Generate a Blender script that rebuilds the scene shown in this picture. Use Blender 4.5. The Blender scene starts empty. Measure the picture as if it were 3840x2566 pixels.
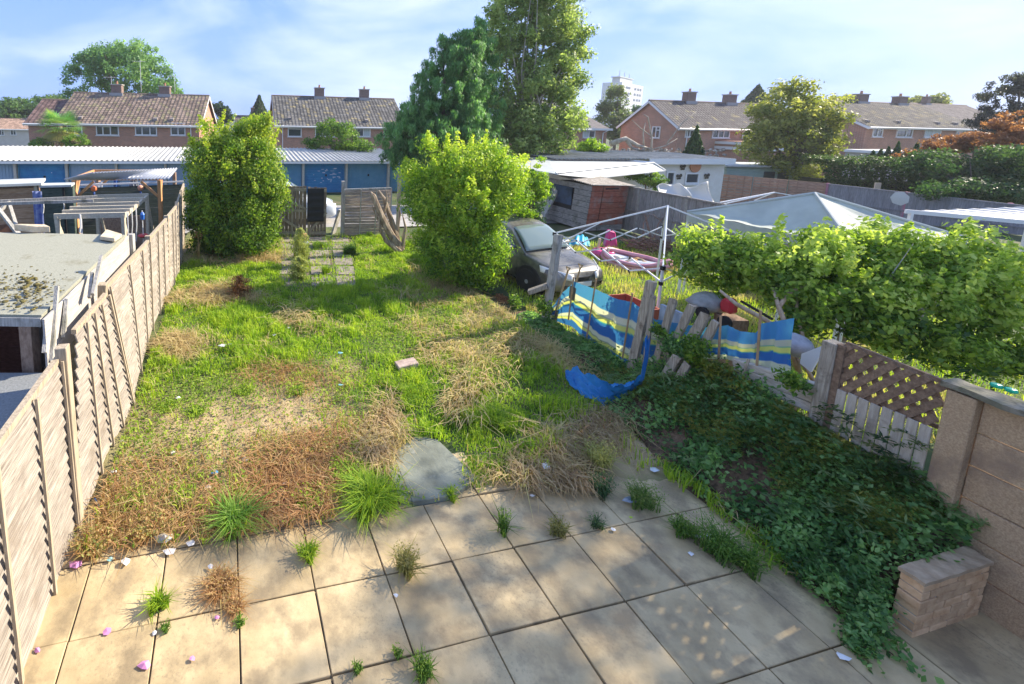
import bpy, bmesh, math, random
import numpy as np
from mathutils import Vector, Matrix
random.seed(7); rng = np.random.default_rng(7)
R = math.radians
SC = bpy.context.scene
COL = SC.collection
# ---------------------------------------------------------------- camera
FPX, CX, CY, PITCH, ROLL, H = 1739.5, 1250.3, 708.4, .148, .02, 4.0
W0, H0 = 3840.0, 2566.0
cam = bpy.data.cameras.new('camera'); camo = bpy.data.objects.new('camera', cam); COL.objects.link(camo)
cam.sensor_width = 36; cam.sensor_fit = 'HORIZONTAL'; cam.lens = FPX / W0 * 36
cam.shift_x = (W0 / 2 - CX) / W0; cam.shift_y = -(H0 / 2 - CY) / W0
cam.clip_end = 3000; cam.clip_start = .05
camo.location = (0, 0, H)
camo.matrix_world = Matrix.Translation((0, 0, H)) @ Matrix.Rotation(math.pi / 2 - PITCH, 4, 'X') @ Matrix.Rotation(ROLL, 4, 'Z')
SC.camera = camo
# ---------------------------------------------------------------- light
SUN_EL = 33.0
SUN_DIR = Vector((.94 * math.cos(R(SUN_EL)), .341 * math.cos(R(SUN_EL)), math.sin(R(SUN_EL)))).normalized()
sl = bpy.data.lights.new('sun', 'SUN'); so = bpy.data.objects.new('sun', sl); COL.objects.link(so)
sl.energy = 3.1; sl.angle = R(.6); sl.color = (1, .89, .72)
so.rotation_euler = SUN_DIR.to_track_quat('Z', 'Y').to_euler(); so.location = (20, 10, 30)
wd = bpy.data.worlds.new('World'); SC.world = wd; wd.use_nodes = True
nt = wd.node_tree; nt.nodes.clear()
def wn(t, **k):
    n = nt.nodes.new(t)
    for a, b in k.items(): setattr(n, a, b)
    return n
sky = wn('ShaderNodeTexSky', sky_type='NISHITA', sun_disc=False)
sky.sun_elevation = R(SUN_EL); sky.sun_rotation = math.atan2(SUN_DIR.x, SUN_DIR.y); sky.air_density = 1.2; sky.dust_density = .3; sky.ozone_density = 3.0
tc = wn('ShaderNodeTexCoord'); mp = wn('ShaderNodeMapping'); mp.inputs['Scale'].default_value = (1.6, 1.6, 4.2); mp.inputs['Rotation'].default_value = (.1, .3, .5)
nz = wn('ShaderNodeTexNoise'); nz.inputs['Scale'].default_value = 1.55; nz.inputs['Detail'].default_value = 6; nz.inputs['Roughness'].default_value = .52; nz.inputs['Distortion'].default_value = .35
cr = wn('ShaderNodeValToRGB'); cr.color_ramp.elements[0].position = .40; cr.color_ramp.elements[1].position = .72
cr.color_ramp.elements[0].color = (0, 0, 0, 1); cr.color_ramp.elements[1].color = (.8, .8, .8, 1)
tint = wn('ShaderNodeMix', data_type='RGBA', blend_type='MULTIPLY'); tint.inputs['Factor'].default_value = 1; tint.inputs['B'].default_value = (.66, .62, .84, 1)
mx = wn('ShaderNodeMix', data_type='RGBA'); mx.inputs['B'].default_value = (2.3, 2.55, 3.05, 1)
bg = wn('ShaderNodeBackground'); bg.inputs['Strength'].default_value = .13; wo = wn('ShaderNodeOutputWorld')
L = nt.links.new
L(tc.outputs['Generated'], mp.inputs['Vector']); L(mp.outputs[0], nz.inputs['Vector']); L(nz.outputs['Fac'], cr.inputs[0])
bl = wn('ShaderNodeMix', data_type='RGBA'); bl.inputs['Factor'].default_value = .9; bl.inputs['B'].default_value = (.52, 1.02, 2.45, 1)
L(sky.outputs[0], tint.inputs['A']); L(tint.outputs['Result'], bl.inputs['A']); L(bl.outputs['Result'], mx.inputs['A']); L(cr.outputs[0], mx.inputs['Factor'])
L(mx.outputs['Result'], bg.inputs[0]); L(bg.outputs[0], wo.inputs[0])
SC.view_settings.view_transform = 'Standard'; SC.view_settings.look = 'None'; SC.view_settings.exposure = 1.92; SC.view_settings.gamma = 1
SC.view_settings.use_curve_mapping = False
SC.render.engine = 'CYCLES'
SC.cycles.max_bounces = 6; SC.cycles.transparent_max_bounces = 6
# ---------------------------------------------------------------- photo pixel -> place
def ray(u, v):
    a, b = (u - CX) / FPX, (v - CY) / FPX
    c, s = math.cos(ROLL), math.sin(ROLL)
    x, y = a * c + b * s, -a * s + b * c
    c, s = math.cos(PITCH), math.sin(PITCH)
    return Vector((x, c - y * s, -s - y * c))
O = Vector((0, 0, H))
def gp(u, v, z=0.): d = ray(u, v); return O + d * ((z - H) / d.z)
def at(u, v, Y): d = ray(u, v); return O + d * (Y / d.y)
def vp(u, v, P, D):                      # ray meets the vertical plane through P along D
    d = ray(u, v); n = (-D[1], D[0]); t = (n[0] * P[0] + n[1] * P[1]) / (n[0] * d.x + n[1] * d.y); return O + d * t
BP, BD = (5.2, 4.65), (-.21, .978)
def bp(u, v): return vp(u, v, BP, BD)
GA = R(12.3); EX = Vector((math.cos(GA), math.sin(GA), 0)); EY = Vector((-math.sin(GA), math.cos(GA), 0)); Z = Vector((0, 0, 1))
def project(P):                          # numpy world -> full photo px
    x, y, z = P[:, 0], P[:, 1], P[:, 2] - H
    c, s = math.cos(PITCH), math.sin(PITCH)
    zc = y * c - z * s; yc = -(y * s + z * c)
    a, b = x / zc, yc / zc; c, s = math.cos(ROLL), math.sin(ROLL)
    return CX + FPX * (a * c - b * s), CY + FPX * (a * s + b * c)
def sst(a, b, t): t = np.clip((t - a) / (b - a), 0, 1); return t * t * (3 - 2 * t)
def terr(x, y):
    x = np.asarray(x, float); y = np.asarray(y, float)
    return -.8 * sst(17, 28, y) - .7 * sst(35, 44, y) * (1 - sst(5, 22, x))
def tz(x, y): return float(terr(x, y))
# ---------------------------------------------------------------- materials
MATS = {}
def node(nt, t, **k):
    n = nt.nodes.new(t)
    for a, b in k.items(): setattr(n, a, b)
    return n
def M(name, c1, c2=None, scale=6, rough=.8, bump=.0, stretch=(1, 1, 1), vary=.0, metal=0, spec=.3, c3=None, scale3=2, amt3=.5, transl=0, attr=False, bscale=None, lo=.35, hi=.65):
    if name in MATS: return MATS[name]
    m = bpy.data.materials.new(name); m.use_nodes = True; t = m.node_tree; b = t.nodes['Principled BSDF']; l = t.links.new
    b.inputs['Roughness'].default_value = rough; b.inputs['Metallic'].default_value = metal; b.inputs['Specular IOR Level'].default_value = spec
    tc = node(t, 'ShaderNodeTexCoord'); mp = node(t, 'ShaderNodeMapping'); mp.inputs['Scale'].default_value = stretch; l(tc.outputs['Object'], mp.inputs[0])
    if attr:
        a = node(t, 'ShaderNodeAttribute', attribute_name='col'); out = a.outputs['Color']
    elif c2 is None:
        rg = node(t, 'ShaderNodeRGB'); rg.outputs[0].default_value = (*c1, 1); out = rg.outputs[0]
    else:
        n = node(t, 'ShaderNodeTexNoise'); n.inputs['Scale'].default_value = scale; n.inputs['Detail'].default_value = 6; n.inputs['Roughness'].default_value = .6; l(mp.outputs[0], n.inputs['Vector'])
        r = node(t, 'ShaderNodeValToRGB'); r.color_ramp.elements[0].position = lo; r.color_ramp.elements[1].position = hi
        r.color_ramp.elements[0].color = (*c1, 1); r.color_ramp.elements[1].color = (*c2, 1); l(n.outputs['Fac'], r.inputs[0]); out = r.outputs[0]
    if c3 is not None:
        n3 = node(t, 'ShaderNodeTexNoise'); n3.inputs['Scale'].default_value = scale3; n3.inputs['Detail'].default_value = 5; n3.inputs['Roughness'].default_value = .65; l(tc.outputs['Object'], n3.inputs['Vector'])
        r3 = node(t, 'ShaderNodeValToRGB'); r3.color_ramp.elements[0].position = 1 - amt3 - .08; r3.color_ramp.elements[1].position = 1 - amt3 + .1; l(n3.outputs['Fac'], r3.inputs[0])
        x = node(t, 'ShaderNodeMix', data_type='RGBA'); x.inputs['B'].default_value = (*c3, 1); l(out, x.inputs['A']); l(r3.outputs[0], x.inputs['Factor']); out = x.outputs['Result']
    if vary:
        oi = node(t, 'ShaderNodeObjectInfo'); hs = node(t, 'ShaderNodeHueSaturation'); mr = node(t, 'ShaderNodeMapRange')
        mr.inputs['To Min'].default_value = 1 - vary; mr.inputs['To Max'].default_value = 1 + vary; l(oi.outputs['Random'], mr.inputs['Value']); l(mr.outputs[0], hs.inputs['Value']); l(out, hs.inputs['Color']); out = hs.outputs[0]
    l(out, b.inputs['Base Color'])
    if bump:
        n = node(t, 'ShaderNodeTexNoise'); n.inputs['Scale'].default_value = bscale or scale * 2; n.inputs['Detail'].default_value = 6; l(mp.outputs[0], n.inputs['Vector'])
        bm = node(t, 'ShaderNodeBump'); bm.inputs['Strength'].default_value = bump; bm.inputs['Distance'].default_value = .02; l(n.outputs['Fac'], bm.inputs['Height']); l(bm.outputs[0], b.inputs['Normal'])
    if transl:
        tr = node(t, 'ShaderNodeBsdfTranslucent'); ms = node(t, 'ShaderNodeMixShader'); ms.inputs[0].default_value = transl
        g = node(t, 'ShaderNodeMix', data_type='RGBA', blend_type='MULTIPLY'); g.inputs['Factor'].default_value = 1; g.inputs['B'].default_value = (1.5, 1.6, .8, 1) if attr else (1, 1, 1, 1); l(out, g.inputs['A']); l(g.outputs['Result'], tr.inputs['Color'])
        l(b.outputs[0], ms.inputs[1]); l(tr.outputs[0], ms.inputs[2]); l(ms.outputs[0], t.nodes['Material Output'].inputs[0])
    MATS[name] = m; return m
def brickmat(name, c1, c2, mortar, rot=0., sc=1.):
    m = bpy.data.materials.new(name); m.use_nodes = True; t = m.node_tree; b = t.nodes['Principled BSDF']; l = t.links.new; b.inputs['Roughness'].default_value = .9
    tc = node(t, 'ShaderNodeTexCoord'); sp = node(t, 'ShaderNodeSeparateXYZ'); ad = node(t, 'ShaderNodeMath', operation='ADD'); cb = node(t, 'ShaderNodeCombineXYZ')
    l(tc.outputs['Object'], sp.inputs[0]); l(sp.outputs[0], ad.inputs[0]); l(sp.outputs[1], ad.inputs[1]); l(ad.outputs[0], cb.inputs[0]); l(sp.outputs[2], cb.inputs[1])
    br = node(t, 'ShaderNodeTexBrick'); br.inputs['Scale'].default_value = 1; br.inputs['Brick Width'].default_value = .225 * sc; br.inputs['Row Height'].default_value = .075 * sc; br.inputs['Mortar Size'].default_value = .008 * sc
    br.inputs['Color1'].default_value = (*c1, 1); br.inputs['Color2'].default_value = (*c2, 1); br.inputs['Mortar'].default_value = (*mortar, 1); l(cb.outputs[0], br.inputs['Vector'])
    n = node(t, 'ShaderNodeTexNoise'); n.inputs['Scale'].default_value = 1.2; n.inputs['Detail'].default_value = 6; l(tc.outputs['Object'], n.inputs['Vector'])
    mr = node(t, 'ShaderNodeMapRange'); mr.inputs['To Min'].default_value = .72; mr.inputs['To Max'].default_value = 1.28; l(n.outputs['Fac'], mr.inputs['Value'])
    hs = node(t, 'ShaderNodeHueSaturation'); l(mr.outputs[0], hs.inputs['Value']); l(br.outputs[0], hs.inputs['Color']); l(hs.outputs[0], b.inputs['Base Color'])
    MATS[name] = m; return m
def glassmat():
    m = bpy.data.materials.new('window glass'); m.use_nodes = True; b = m.node_tree.nodes['Principled BSDF']
    b.inputs['Base Color'].default_value = (.045, .06, .065, 1); b.inputs['Roughness'].default_value = .06; b.inputs['Specular IOR Level'].default_value = .9; return m
GLASS = glassmat()
LEAF = M('leaf', (0, 0, 0), attr=True, rough=.5, transl=.48, spec=.3)
GRASS = M('grass blade', (0, 0, 0), attr=True, rough=.6, transl=.38, spec=.25)
STALK = M('stalk', (.22, .17, .08), rough=.8)
BARK = M('bark', (.09, .07, .05), (.2, .17, .13), 9, .9, .5, (1, 1, .3))
BARKP = M('pale bark', (.25, .22, .17), (.45, .41, .33), 9, .9, .4, (1, 1, .3))
WOODG = M('weathered fence wood', (.17, .145, .12), (.41, .36, .30), 5, .85, .35, (3, .8, 26), vary=.13, c3=(.2, .16, .12), scale3=1.5, amt3=.36)
WOODP = M('fence post wood', (.3, .24, .165), (.47, .39, .28), 5, .85, .3, (9, 9, .8), vary=.06)
WOODGR = M('grey old wood', (.25, .24, .22), (.44, .42, .38), 5, .9, .4, (8, 8, .8), vary=.12, c3=(.13, .13, .1), scale3=3, amt3=.4)
WOODB = M('brown old wood', (.2, .13, .09), (.34, .24, .17), 5, .9, .4, (6, 6, 3), vary=.14)
WOODO = M('orange timber', (.44, .22, .09), (.6, .33, .15), 5, .8, .2, (6, 6, .8), vary=.06)
WHITE = M('white plastic', (.72, .72, .7), rough=.4)
WHITEM = M('white painted metal', (.7, .71, .72), rough=.35, spec=.5)
CONC = M('concrete', (.3, .28, .24), (.42, .39, .33), 14, .9, .3)
# ---------------------------------------------------------------- mesh building
class MB:
    def __init__(s): s.v = []; s.f = []; s.c = []
    def _add(s, vs, fs, col=None):
        o = len(s.v); s.v += [Vector(v) for v in vs]; s.f += [tuple(i + o for i in f) for f in fs]
        s.c += [col or (1, 1, 1)] * len(vs); return s
    def hexa(s, p, col=None):                   # p: 8 pts, bottom loop 0-3, top loop 4-7
        return s._add(p, [(3, 2, 1, 0), (4, 5, 6, 7), (0, 1, 5, 4), (1, 2, 6, 5), (2, 3, 7, 6), (3, 0, 4, 7)], col)
    def box(s, c, sx, sy, sz, X=Vector((1, 0, 0)), Y=Vector((0, 1, 0)), Zv=Z, col=None):
        c = Vector(c); a, b, d = X * sx / 2, Y * sy / 2, Zv * sz / 2
        return s.hexa([c - a - b - d, c + a - b - d, c + a + b - d, c - a + b - d, c - a - b + d, c + a - b + d, c + a + b + d, c - a + b + d], col)
    def beam(s, p, q, w, h=None, up=Z, col=None):   # rectangular bar from p to q
        p, q = Vector(p), Vector(q); d = (q - p); ln = d.length; d.normalize(); h = h or w
        x = d.cross(Vector(up));
        if x.length < 1e-3: x = d.cross(Vector((1, 0, 0)))
        x.normalize(); y = x.cross(d).normalized()
        return s.box((p + q) / 2, w, h, ln, x, y, d, col)
    def tube(s, pts, r, n=6, col=None, cap=True):
        pts = [Vector(p) for p in pts]; r = r if isinstance(r, (list, tuple)) else [r] * len(pts)
        vs = []; fs = []
        for i, p in enumerate(pts):
            d = (pts[min(i + 1, len(pts) - 1)] - pts[max(i - 1, 0)]).normalized()
            x = d.cross(Vector((.13, .27, .95)));
            if x.length < .05: x = d.cross(Vector((1, 0, 0)))
            x.normalize(); y = d.cross(x)
            vs += [p + (x * math.cos(2 * math.pi * k / n) + y * math.sin(2 * math.pi * k / n)) * r[i] for k in range(n)]
        for i in range(len(pts) - 1):
            for k in range(n): a = i * n + k; b = i * n + (k + 1) % n; fs.append((a, b, b + n, a + n))
        if cap: fs.append(tuple(range(n - 1, -1, -1))); fs.append(tuple((len(pts) - 1) * n + k for k in range(n)))
        return s._add(vs, fs, col)
    def lathe(s, c, prof, n=14, col=None, ax=Z):   # prof: (r, h)
        c = Vector(c); ax = Vector(ax).normalized(); x = ax.orthogonal().normalized(); y = ax.cross(x); vs = []; fs = []
        for r, h in prof: vs += [c + ax * h + (x * math.cos(2 * math.pi * k / n) + y * math.sin(2 * math.pi * k / n)) * r for k in range(n)]
        for i in range(len(prof) - 1):
            for k in range(n): a = i * n + k; b = i * n + (k + 1) % n; fs.append((a, b, b + n, a + n))
        fs.append(tuple(range(n - 1, -1, -1))); fs.append(tuple((len(prof) - 1) * n + k for k in range(n)))
        return s._add(vs, fs, col)
    def prism(s, poly, ext, col=None):
        poly = [Vector(p) for p in poly]; ext = Vector(ext); n = len(poly)
        return s._add(poly + [p + ext for p in poly], [tuple(range(n - 1, -1, -1)), tuple(range(n, 2 * n))] + [(i, (i + 1) % n, (i + 1) % n + n, i + n) for i in range(n)], col)
    def grid(s, fn, nu, nv, thick=None, col=None):
        vs = [Vector(fn(i / nu, j / nv)) for j in range(nv + 1) for i in range(nu + 1)]; w = nu + 1
        fs = [(j * w + i, j * w + i + 1, (j + 1) * w + i + 1, (j + 1) * w + i) for j in range(nv) for i in range(nu)]
        if thick is not None:
            t = Vector(thick); n = len(vs); vs = vs + [v + t for v in vs]; fs = fs + [tuple(i + n for i in reversed(f)) for f in fs]
            bd = [(i, i + 1) for i in range(nu)] + [(nv * w + i + 1, nv * w + i) for i in range(nu)] + [((j + 1) * w, j * w) for j in range(nv)] + [(j * w + nu, (j + 1) * w + nu) for j in range(nv)]
            fs += [(b, a, a + n, b + n) for a, b in bd]
        return s._add(vs, fs, col)
    def build(s, name, mat, parent=None, smooth=False, cols=False, bev=0):
        o0 = parent_origin(parent); me = bpy.data.meshes.new(name)
        me.from_pydata([v - o0 for v in s.v], [], s.f); me.materials.append(mat)
        if cols:
            a = me.color_attributes.new('col', 'FLOAT_COLOR', 'POINT'); a.data.foreach_set('color', np.array([(*c, 1) for c in s.c], np.float32).ravel())
        bm = bmesh.new(); bm.from_mesh(me); bmesh.ops.recalc_face_normals(bm, faces=bm.faces)
        if bev: bmesh.ops.bevel(bm, geom=list(bm.edges), offset=bev, segments=1, affect='EDGES')
        bm.to_mesh(me); bm.free()
        if smooth: me.polygons.foreach_set('use_smooth', [True] * len(me.polygons))
        o = bpy.data.objects.new(name, me); COL.objects.link(o)
        if parent: o.parent = parent
        ORG[o.name] = o0
        return o
ORG = {}
def parent_origin(p):
    if p is None: return Vector((0, 0, 0))
    return ORG[p.name]
def tag(o, label=None, cat=None, group=None, kind=None):
    if label: o['label'] = label
    if cat: o['category'] = cat
    if group: o['group'] = group
    if kind: o['kind'] = kind
    return o
def thing(name, loc, label, cat, group=None):
    o = bpy.data.objects.new(name, None); COL.objects.link(o); o.location = loc; ORG[o.name] = Vector(loc); o.empty_display_size = .2
    return tag(o, label, cat, group)
def fast(name, V, F, C, mat, parent=None):
    F = np.asarray(F, np.int32); V = np.asarray(V, float)
    V = np.asarray(V, np.float32) - np.array(parent_origin(parent), np.float32); F = np.asarray(F, np.int32)
    me = bpy.data.meshes.new(name); me.vertices.add(len(V)); me.vertices.foreach_set('co', V.ravel())
    k = F.shape[1]; me.loops.add(F.size); me.loops.foreach_set('vertex_index', F.ravel()); me.polygons.add(len(F))
    me.polygons.foreach_set('loop_start', np.arange(0, F.size, k, dtype=np.int32)); me.polygons.foreach_set('loop_total', np.full(len(F), k, np.int32))
    a = me.color_attributes.new('col', 'FLOAT_COLOR', 'POINT'); C = np.c_[C, np.ones(len(C))].astype(np.float32); a.data.foreach_set('color', C.ravel())
    me.materials.append(mat); me.update(calc_edges=True); me.validate()
    o = bpy.data.objects.new(name, me); COL.objects.link(o); ORG[o.name] = parent_origin(parent)
    if parent: o.parent = parent
    return o
def unit(n): d = rng.normal(size=(n, 3)); return d / np.linalg.norm(d, axis=1)[:, None]
def leafquads(P, N, size, col, aspect=.5, droop=0., tdir=None):
    n = len(P); T = unit(n) if tdir is None else tdir + unit(n) * .5; T[:, 2] -= droop
    T -= (T * N).sum(1)[:, None] * N; T /= np.linalg.norm(T, axis=1)[:, None] + 1e-9; B = np.cross(N, T)
    s = size[:, None]
    V = np.stack([P - T * s * .5, P + B * s * aspect * .5 - N * s * .08, P + T * s * .5, P - B * s * aspect * .5 - N * s * .08], 1).reshape(-1, 3)
    F = np.arange(4 * n).reshape(n, 4); C = np.repeat(col, 4, 0); return V, F, C
def crown(name, lobes, nclump, cr_, nleaf, lsize, pal, parent=None, aspect=.55, droop=.2, mat=None, shell=.62, hang=0, flat=.35, tip=.25, shoots=0):
    """lobes: (x,y,z,rx,ry,rz). Clumps scattered through the lobes, leaves scattered on and in the clumps."""
    lb = np.array(lobes, float); w = lb[:, 3] * lb[:, 4] + lb[:, 3] * lb[:, 5]; li = rng.choice(len(lb), nclump, p=w / w.sum())
    d = unit(nclump); rr = shell + (1.08 - shell) * rng.random(nclump); cc = lb[li, :3] + d * lb[li, 3:] * rr[:, None]
    cr0 = cr_ * (.6 + .8 * rng.random(nclump)); bright = rng.random(nclump)
    if shoots:
        si = rng.choice(len(lb), shoots, p=w / w.sum()); sd = unit(shoots); sd[:, 2] = np.abs(sd[:, 2]) + .15; sd /= np.linalg.norm(sd, axis=1)[:, None]; b0 = lb[si, :3] + sd * lb[si, 3:] * .95; ln_ = cr_ * (.7 + 1.2 * rng.random(shoots)); dr = sd * .45 + np.array([0, 0, .7]) + unit(shoots) * .25
        for k in range(6): cc = np.concatenate([cc, b0 + dr * (ln_ * (k / 5))[:, None]]); cr0 = np.concatenate([cr0, np.full(shoots, cr_ * (.42 - .045 * k))]); bright = np.concatenate([bright, .6 + .4 * rng.random(shoots)]); d = np.concatenate([d, sd])
    pw = cr0 ** 1.6; ci = rng.choice(len(cc), nleaf, p=pw / pw.sum()); d2 = unit(nleaf); r2 = rng.random(nleaf) ** .5
    off = d2 * (cr0[ci] * r2)[:, None]; off[:, 2] *= (1 - flat)
    if hang: off[:, 2] = -np.abs(off[:, 2]) * hang + cr0[ci] * .3; off[:, :2] *= .55
    P = cc[ci] + off; N = d2 * .7 + d[ci] * .35 + unit(nleaf) * .65; N /= np.linalg.norm(N, axis=1)[:, None]
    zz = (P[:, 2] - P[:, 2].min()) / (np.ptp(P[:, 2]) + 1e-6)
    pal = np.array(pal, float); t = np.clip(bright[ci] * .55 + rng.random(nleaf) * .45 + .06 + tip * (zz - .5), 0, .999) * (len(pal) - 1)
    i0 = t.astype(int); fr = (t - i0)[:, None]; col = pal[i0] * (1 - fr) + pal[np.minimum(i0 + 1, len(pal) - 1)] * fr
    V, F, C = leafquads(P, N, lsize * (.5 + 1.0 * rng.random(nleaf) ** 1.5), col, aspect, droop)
    o = fast(name, V, F, C, mat or LEAF, parent); return o, cc
def limbs(name, base, tips, r0, mat, parent, trunk_h=None, lean=(0, 0), n=7):
    b = MB(); base = Vector(base); tips = [Vector(t) for t in tips]
    top = Vector((sum(t.x for t in tips) / len(tips), sum(t.y for t in tips) / len(tips), max(t.z for t in tips)))
    fk = base.lerp(top, .35) if trunk_h is None else Vector((base.x + lean[0], base.y + lean[1], base.z + trunk_h))
    b.tube([base, base.lerp(fk, .5) + Vector((.04, .02, 0)), fk, fk.lerp(top, .5), top], [r0, r0 * .8, r0 * .68, r0 * .35, r0 * .1], n)
    for t in tips:
        s_ = fk.lerp(top, random.random() * .5); m_ = s_.lerp(t, .5) + Vector((random.uniform(-.1, .1), random.uniform(-.1, .1), .12)) * (t - s_).length * .6
        b.tube([s_, m_, t], [r0 * .38, r0 * .22, r0 * .06], 5)
    return b.build(name, mat, parent, smooth=True)
GR = [(.03, .08, .015), (.07, .15, .025), (.14, .25, .035), (.25, .35, .055)]
GL = [(.05, .13, .015), (.11, .23, .02), (.22, .34, .03), (.36, .44, .05)]
GD = [(.015, .045, .018), (.035, .085, .033), (.07, .14, .055), (.12, .2, .07)]
# ================================================================ SETTING
# colour patches of the garden: (kind, x, y, rx, ry, weight) in 2347-wide photo coordinates; kinds: g lush, l light green weed, s straw, b brown weed, d bare soil
PATCH = [('g',540,625,130,26,1.7),('g',430,625,50,24,1.2),('g',420,700,70,30,1.4),('g',500,735,120,45,1.0),('g',400,870,80,60,.8),('l',400,900,100,40,1.2),('g',640,745,90,60,.8),('g',770,700,140,70,1.1),('g',860,665,110,50,.8),
 ('g',800,790,120,50,.8),('l',860,800,150,50,.6),('g',940,905,65,65,2.6),('g',1130,965,95,55,3.2),('g',1000,930,120,60,.7),('g',850,1140,90,50,1.2),('g',900,590,120,50,.8),('g',1010,1020,60,40,.7),('g',1160,1010,120,40,.8),
 ('s',450,690,80,20,1.5),('s',400,800,60,25,1.0),('s',680,720,80,40,.5),('s',1020,790,90,40,.5),('s',1080,870,70,40,.6),('s',1270,1040,110,45,1.0),('s',1290,1110,100,35,1.1),('g',1220,960,90,70,.9),('l',1150,900,90,60,.5),('s',885,950,40,60,1.1),('s',865,1040,45,50,1.2),('s',720,760,60,40,.8),('s',1000,700,120,35,.5),('g',1000,720,160,60,.5),('s',1180,740,100,50,.4),('l',960,770,130,60,.6),('l',1120,770,90,50,.6),('s',1040,650,120,40,.6),
 ('b',560,1080,150,80,.7),('b',700,1010,110,70,.9),('b',740,900,110,50,.5),('b',520,1190,170,40,1.2),('b',300,1200,90,70,1.3),('b',700,1120,110,70,1.2),('b',620,870,100,50,.4),('b',340,1080,90,70,.4),
 ('d',470,1060,170,100,1.2),('d',600,950,180,60,1.5),('l',520,1050,170,90,.7),('l',640,960,150,60,.5),('d',360,960,80,60,.6),('d',790,830,110,40,.6),('d',650,1040,120,70,.7),('d',330,1130,80,60,.6),('l',360,1020,100,80,.8),('l',470,960,120,60,.4),('l',330,1180,60,60,.5),('l',700,930,120,50,.5),('l',760,1100,80,50,.3),
 ('g',720,570,40,20,1.2),('s',560,600,110,15,1.5),('d',470,580,60,10,1.5),('d',1400,990,150,90,.9),('b',1380,1010,90,60,.5),('s',1420,960,70,60,.5),('d',1450,1060,70,40,.6)]
KINDS = 'glsbd'
def patchw(P):
    u, v = project(P); u = u / 1.636; v = v / 1.636; W = np.full((len(P), 5), .0); W[:, 0] = .36; W[:, 1] = .26; W[:, 2] = .2; W[:, 4] = .08
    for k, x, y, rx, ry, w in PATCH: W[:, KINDS.index(k)] += w * np.exp(-(((u - x) / rx) ** 2 + ((v - y) / ry) ** 2) * .9)
    W = W * (.35 + 1.3 * np.stack([vnoise(P[:, 0] + 20, P[:, 1], .7, 31 + q) for q in range(5)], 1)); W = W ** 2.6; return W / W.sum(1)[:, None], u, v
def garden_uv(x, y):                      # garden frame: s across from the left fence, t along from the house
    X = np.asarray(x) - (-2.05); Y = np.asarray(y) - 2.5; return X * EX.x + Y * EX.y, X * EY.x + Y * EY.y
def vnoise(x, y, s, seed=0):
    r = np.random.default_rng(seed); g = r.random((64, 64)); x = x / s % 63; y = y / s % 63; i = x.astype(int); j = y.astype(int); a = x - i; b = y - j; a = a * a * (3 - 2 * a); b = b * b * (3 - 2 * b)
    return (g[i, j] * (1 - a) + g[(i + 1) % 64, j] * a) * (1 - b) + (g[i, (j + 1) % 64] * (1 - a) + g[(i + 1) % 64, (j + 1) % 64] * a) * b
# far ground, one sheet to the horizon
def ground():
    xs = np.r_[-1500, -600, -250, -120, np.arange(-70, 90, 2.5), 130, 260, 600, 1500]; ys = np.r_[-60, -20, -5, 0, np.arange(2, 70, 2.), 90, 140, 300, 700, 2000]
    X, Y = np.meshgrid(xs, ys); Zz = terr(X, Y) - .03; V = np.stack([X.ravel(), Y.ravel(), Zz.ravel()], 1); w = len(xs)
    F = np.array([(j * w + i, j * w + i + 1, (j + 1) * w + i + 1, (j + 1) * w + i) for j in range(len(ys) - 1) for i in range(w - 1)])
    n = rng.random(len(V))[:, None]; C = np.array([.05, .075, .025]) * (.8 + .4 * n)
    o = fast('ground', V, F, C, M('far grass', (.035, .06, .018), (.08, .105, .035), .8, .95, 0, c3=(.13, .11, .06), scale3=.35, amt3=.42)); tag(o, kind='structure')
ground()
# garden soil, fine sheet with uneven ground
def soil():
    s = np.arange(-.1, 7.2, .05); t = np.arange(-1.2, 13.6, .05); S, T = np.meshgrid(s, t); X = -2.05 + S * EX.x + T * EY.x; Y = 2.5 + S * EX.y + T * EY.y; X = X.ravel(); Y = Y.ravel()
    P = np.stack([X, Y, 0 * X], 1); W, u, v = patchw(P); flat_ = np.exp(-(((u - 985) / 95) ** 2 + ((v - 1085) / 85) ** 2) ** 2 * 1.0); n = vnoise(X + 20, Y, .5, 1) * .6 + vnoise(X + 20, Y, .17, 2) * .4
    edge = sst(0, .5, (Y - (4.15 + (X + 2) * .06)))
    Zz = (.02 + .07 * n + .03 * vnoise(X + 20, Y, .08, 3)) * edge * (1 - flat_) - .02
    cg = np.array([[.07, .10, .03], [.13, .14, .045], [.24, .19, .09], [.26, .15, .07], [.46, .34, .19]]); C = W @ cg * (.65 + .7 * n)[:, None]
    V = np.stack([X, Y, Zz], 1); w = len(s); i = np.arange(len(s) - 1)[None, :]; j = np.arange(len(t) - 1)[:, None]; a = (j * w + i).ravel(); F = np.stack([a, a + 1, a + w + 1, a + w], 1)
    m = M('soil', (0, 0, 0), attr=True, rough=.95, bump=.8, bscale=40); o = fast('garden_soil', V, F, C, m); tag(o, kind='structure')
soil()
# ---------------------------------------------------------------- patio of separate slabs
SLABM = M('slab stone', (.38, .285, .15), (.545, .425, .24), 2.2, .85, .3, bscale=9, vary=.12, c3=(.28, .215, .125), scale3=3, amt3=.46)
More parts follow.
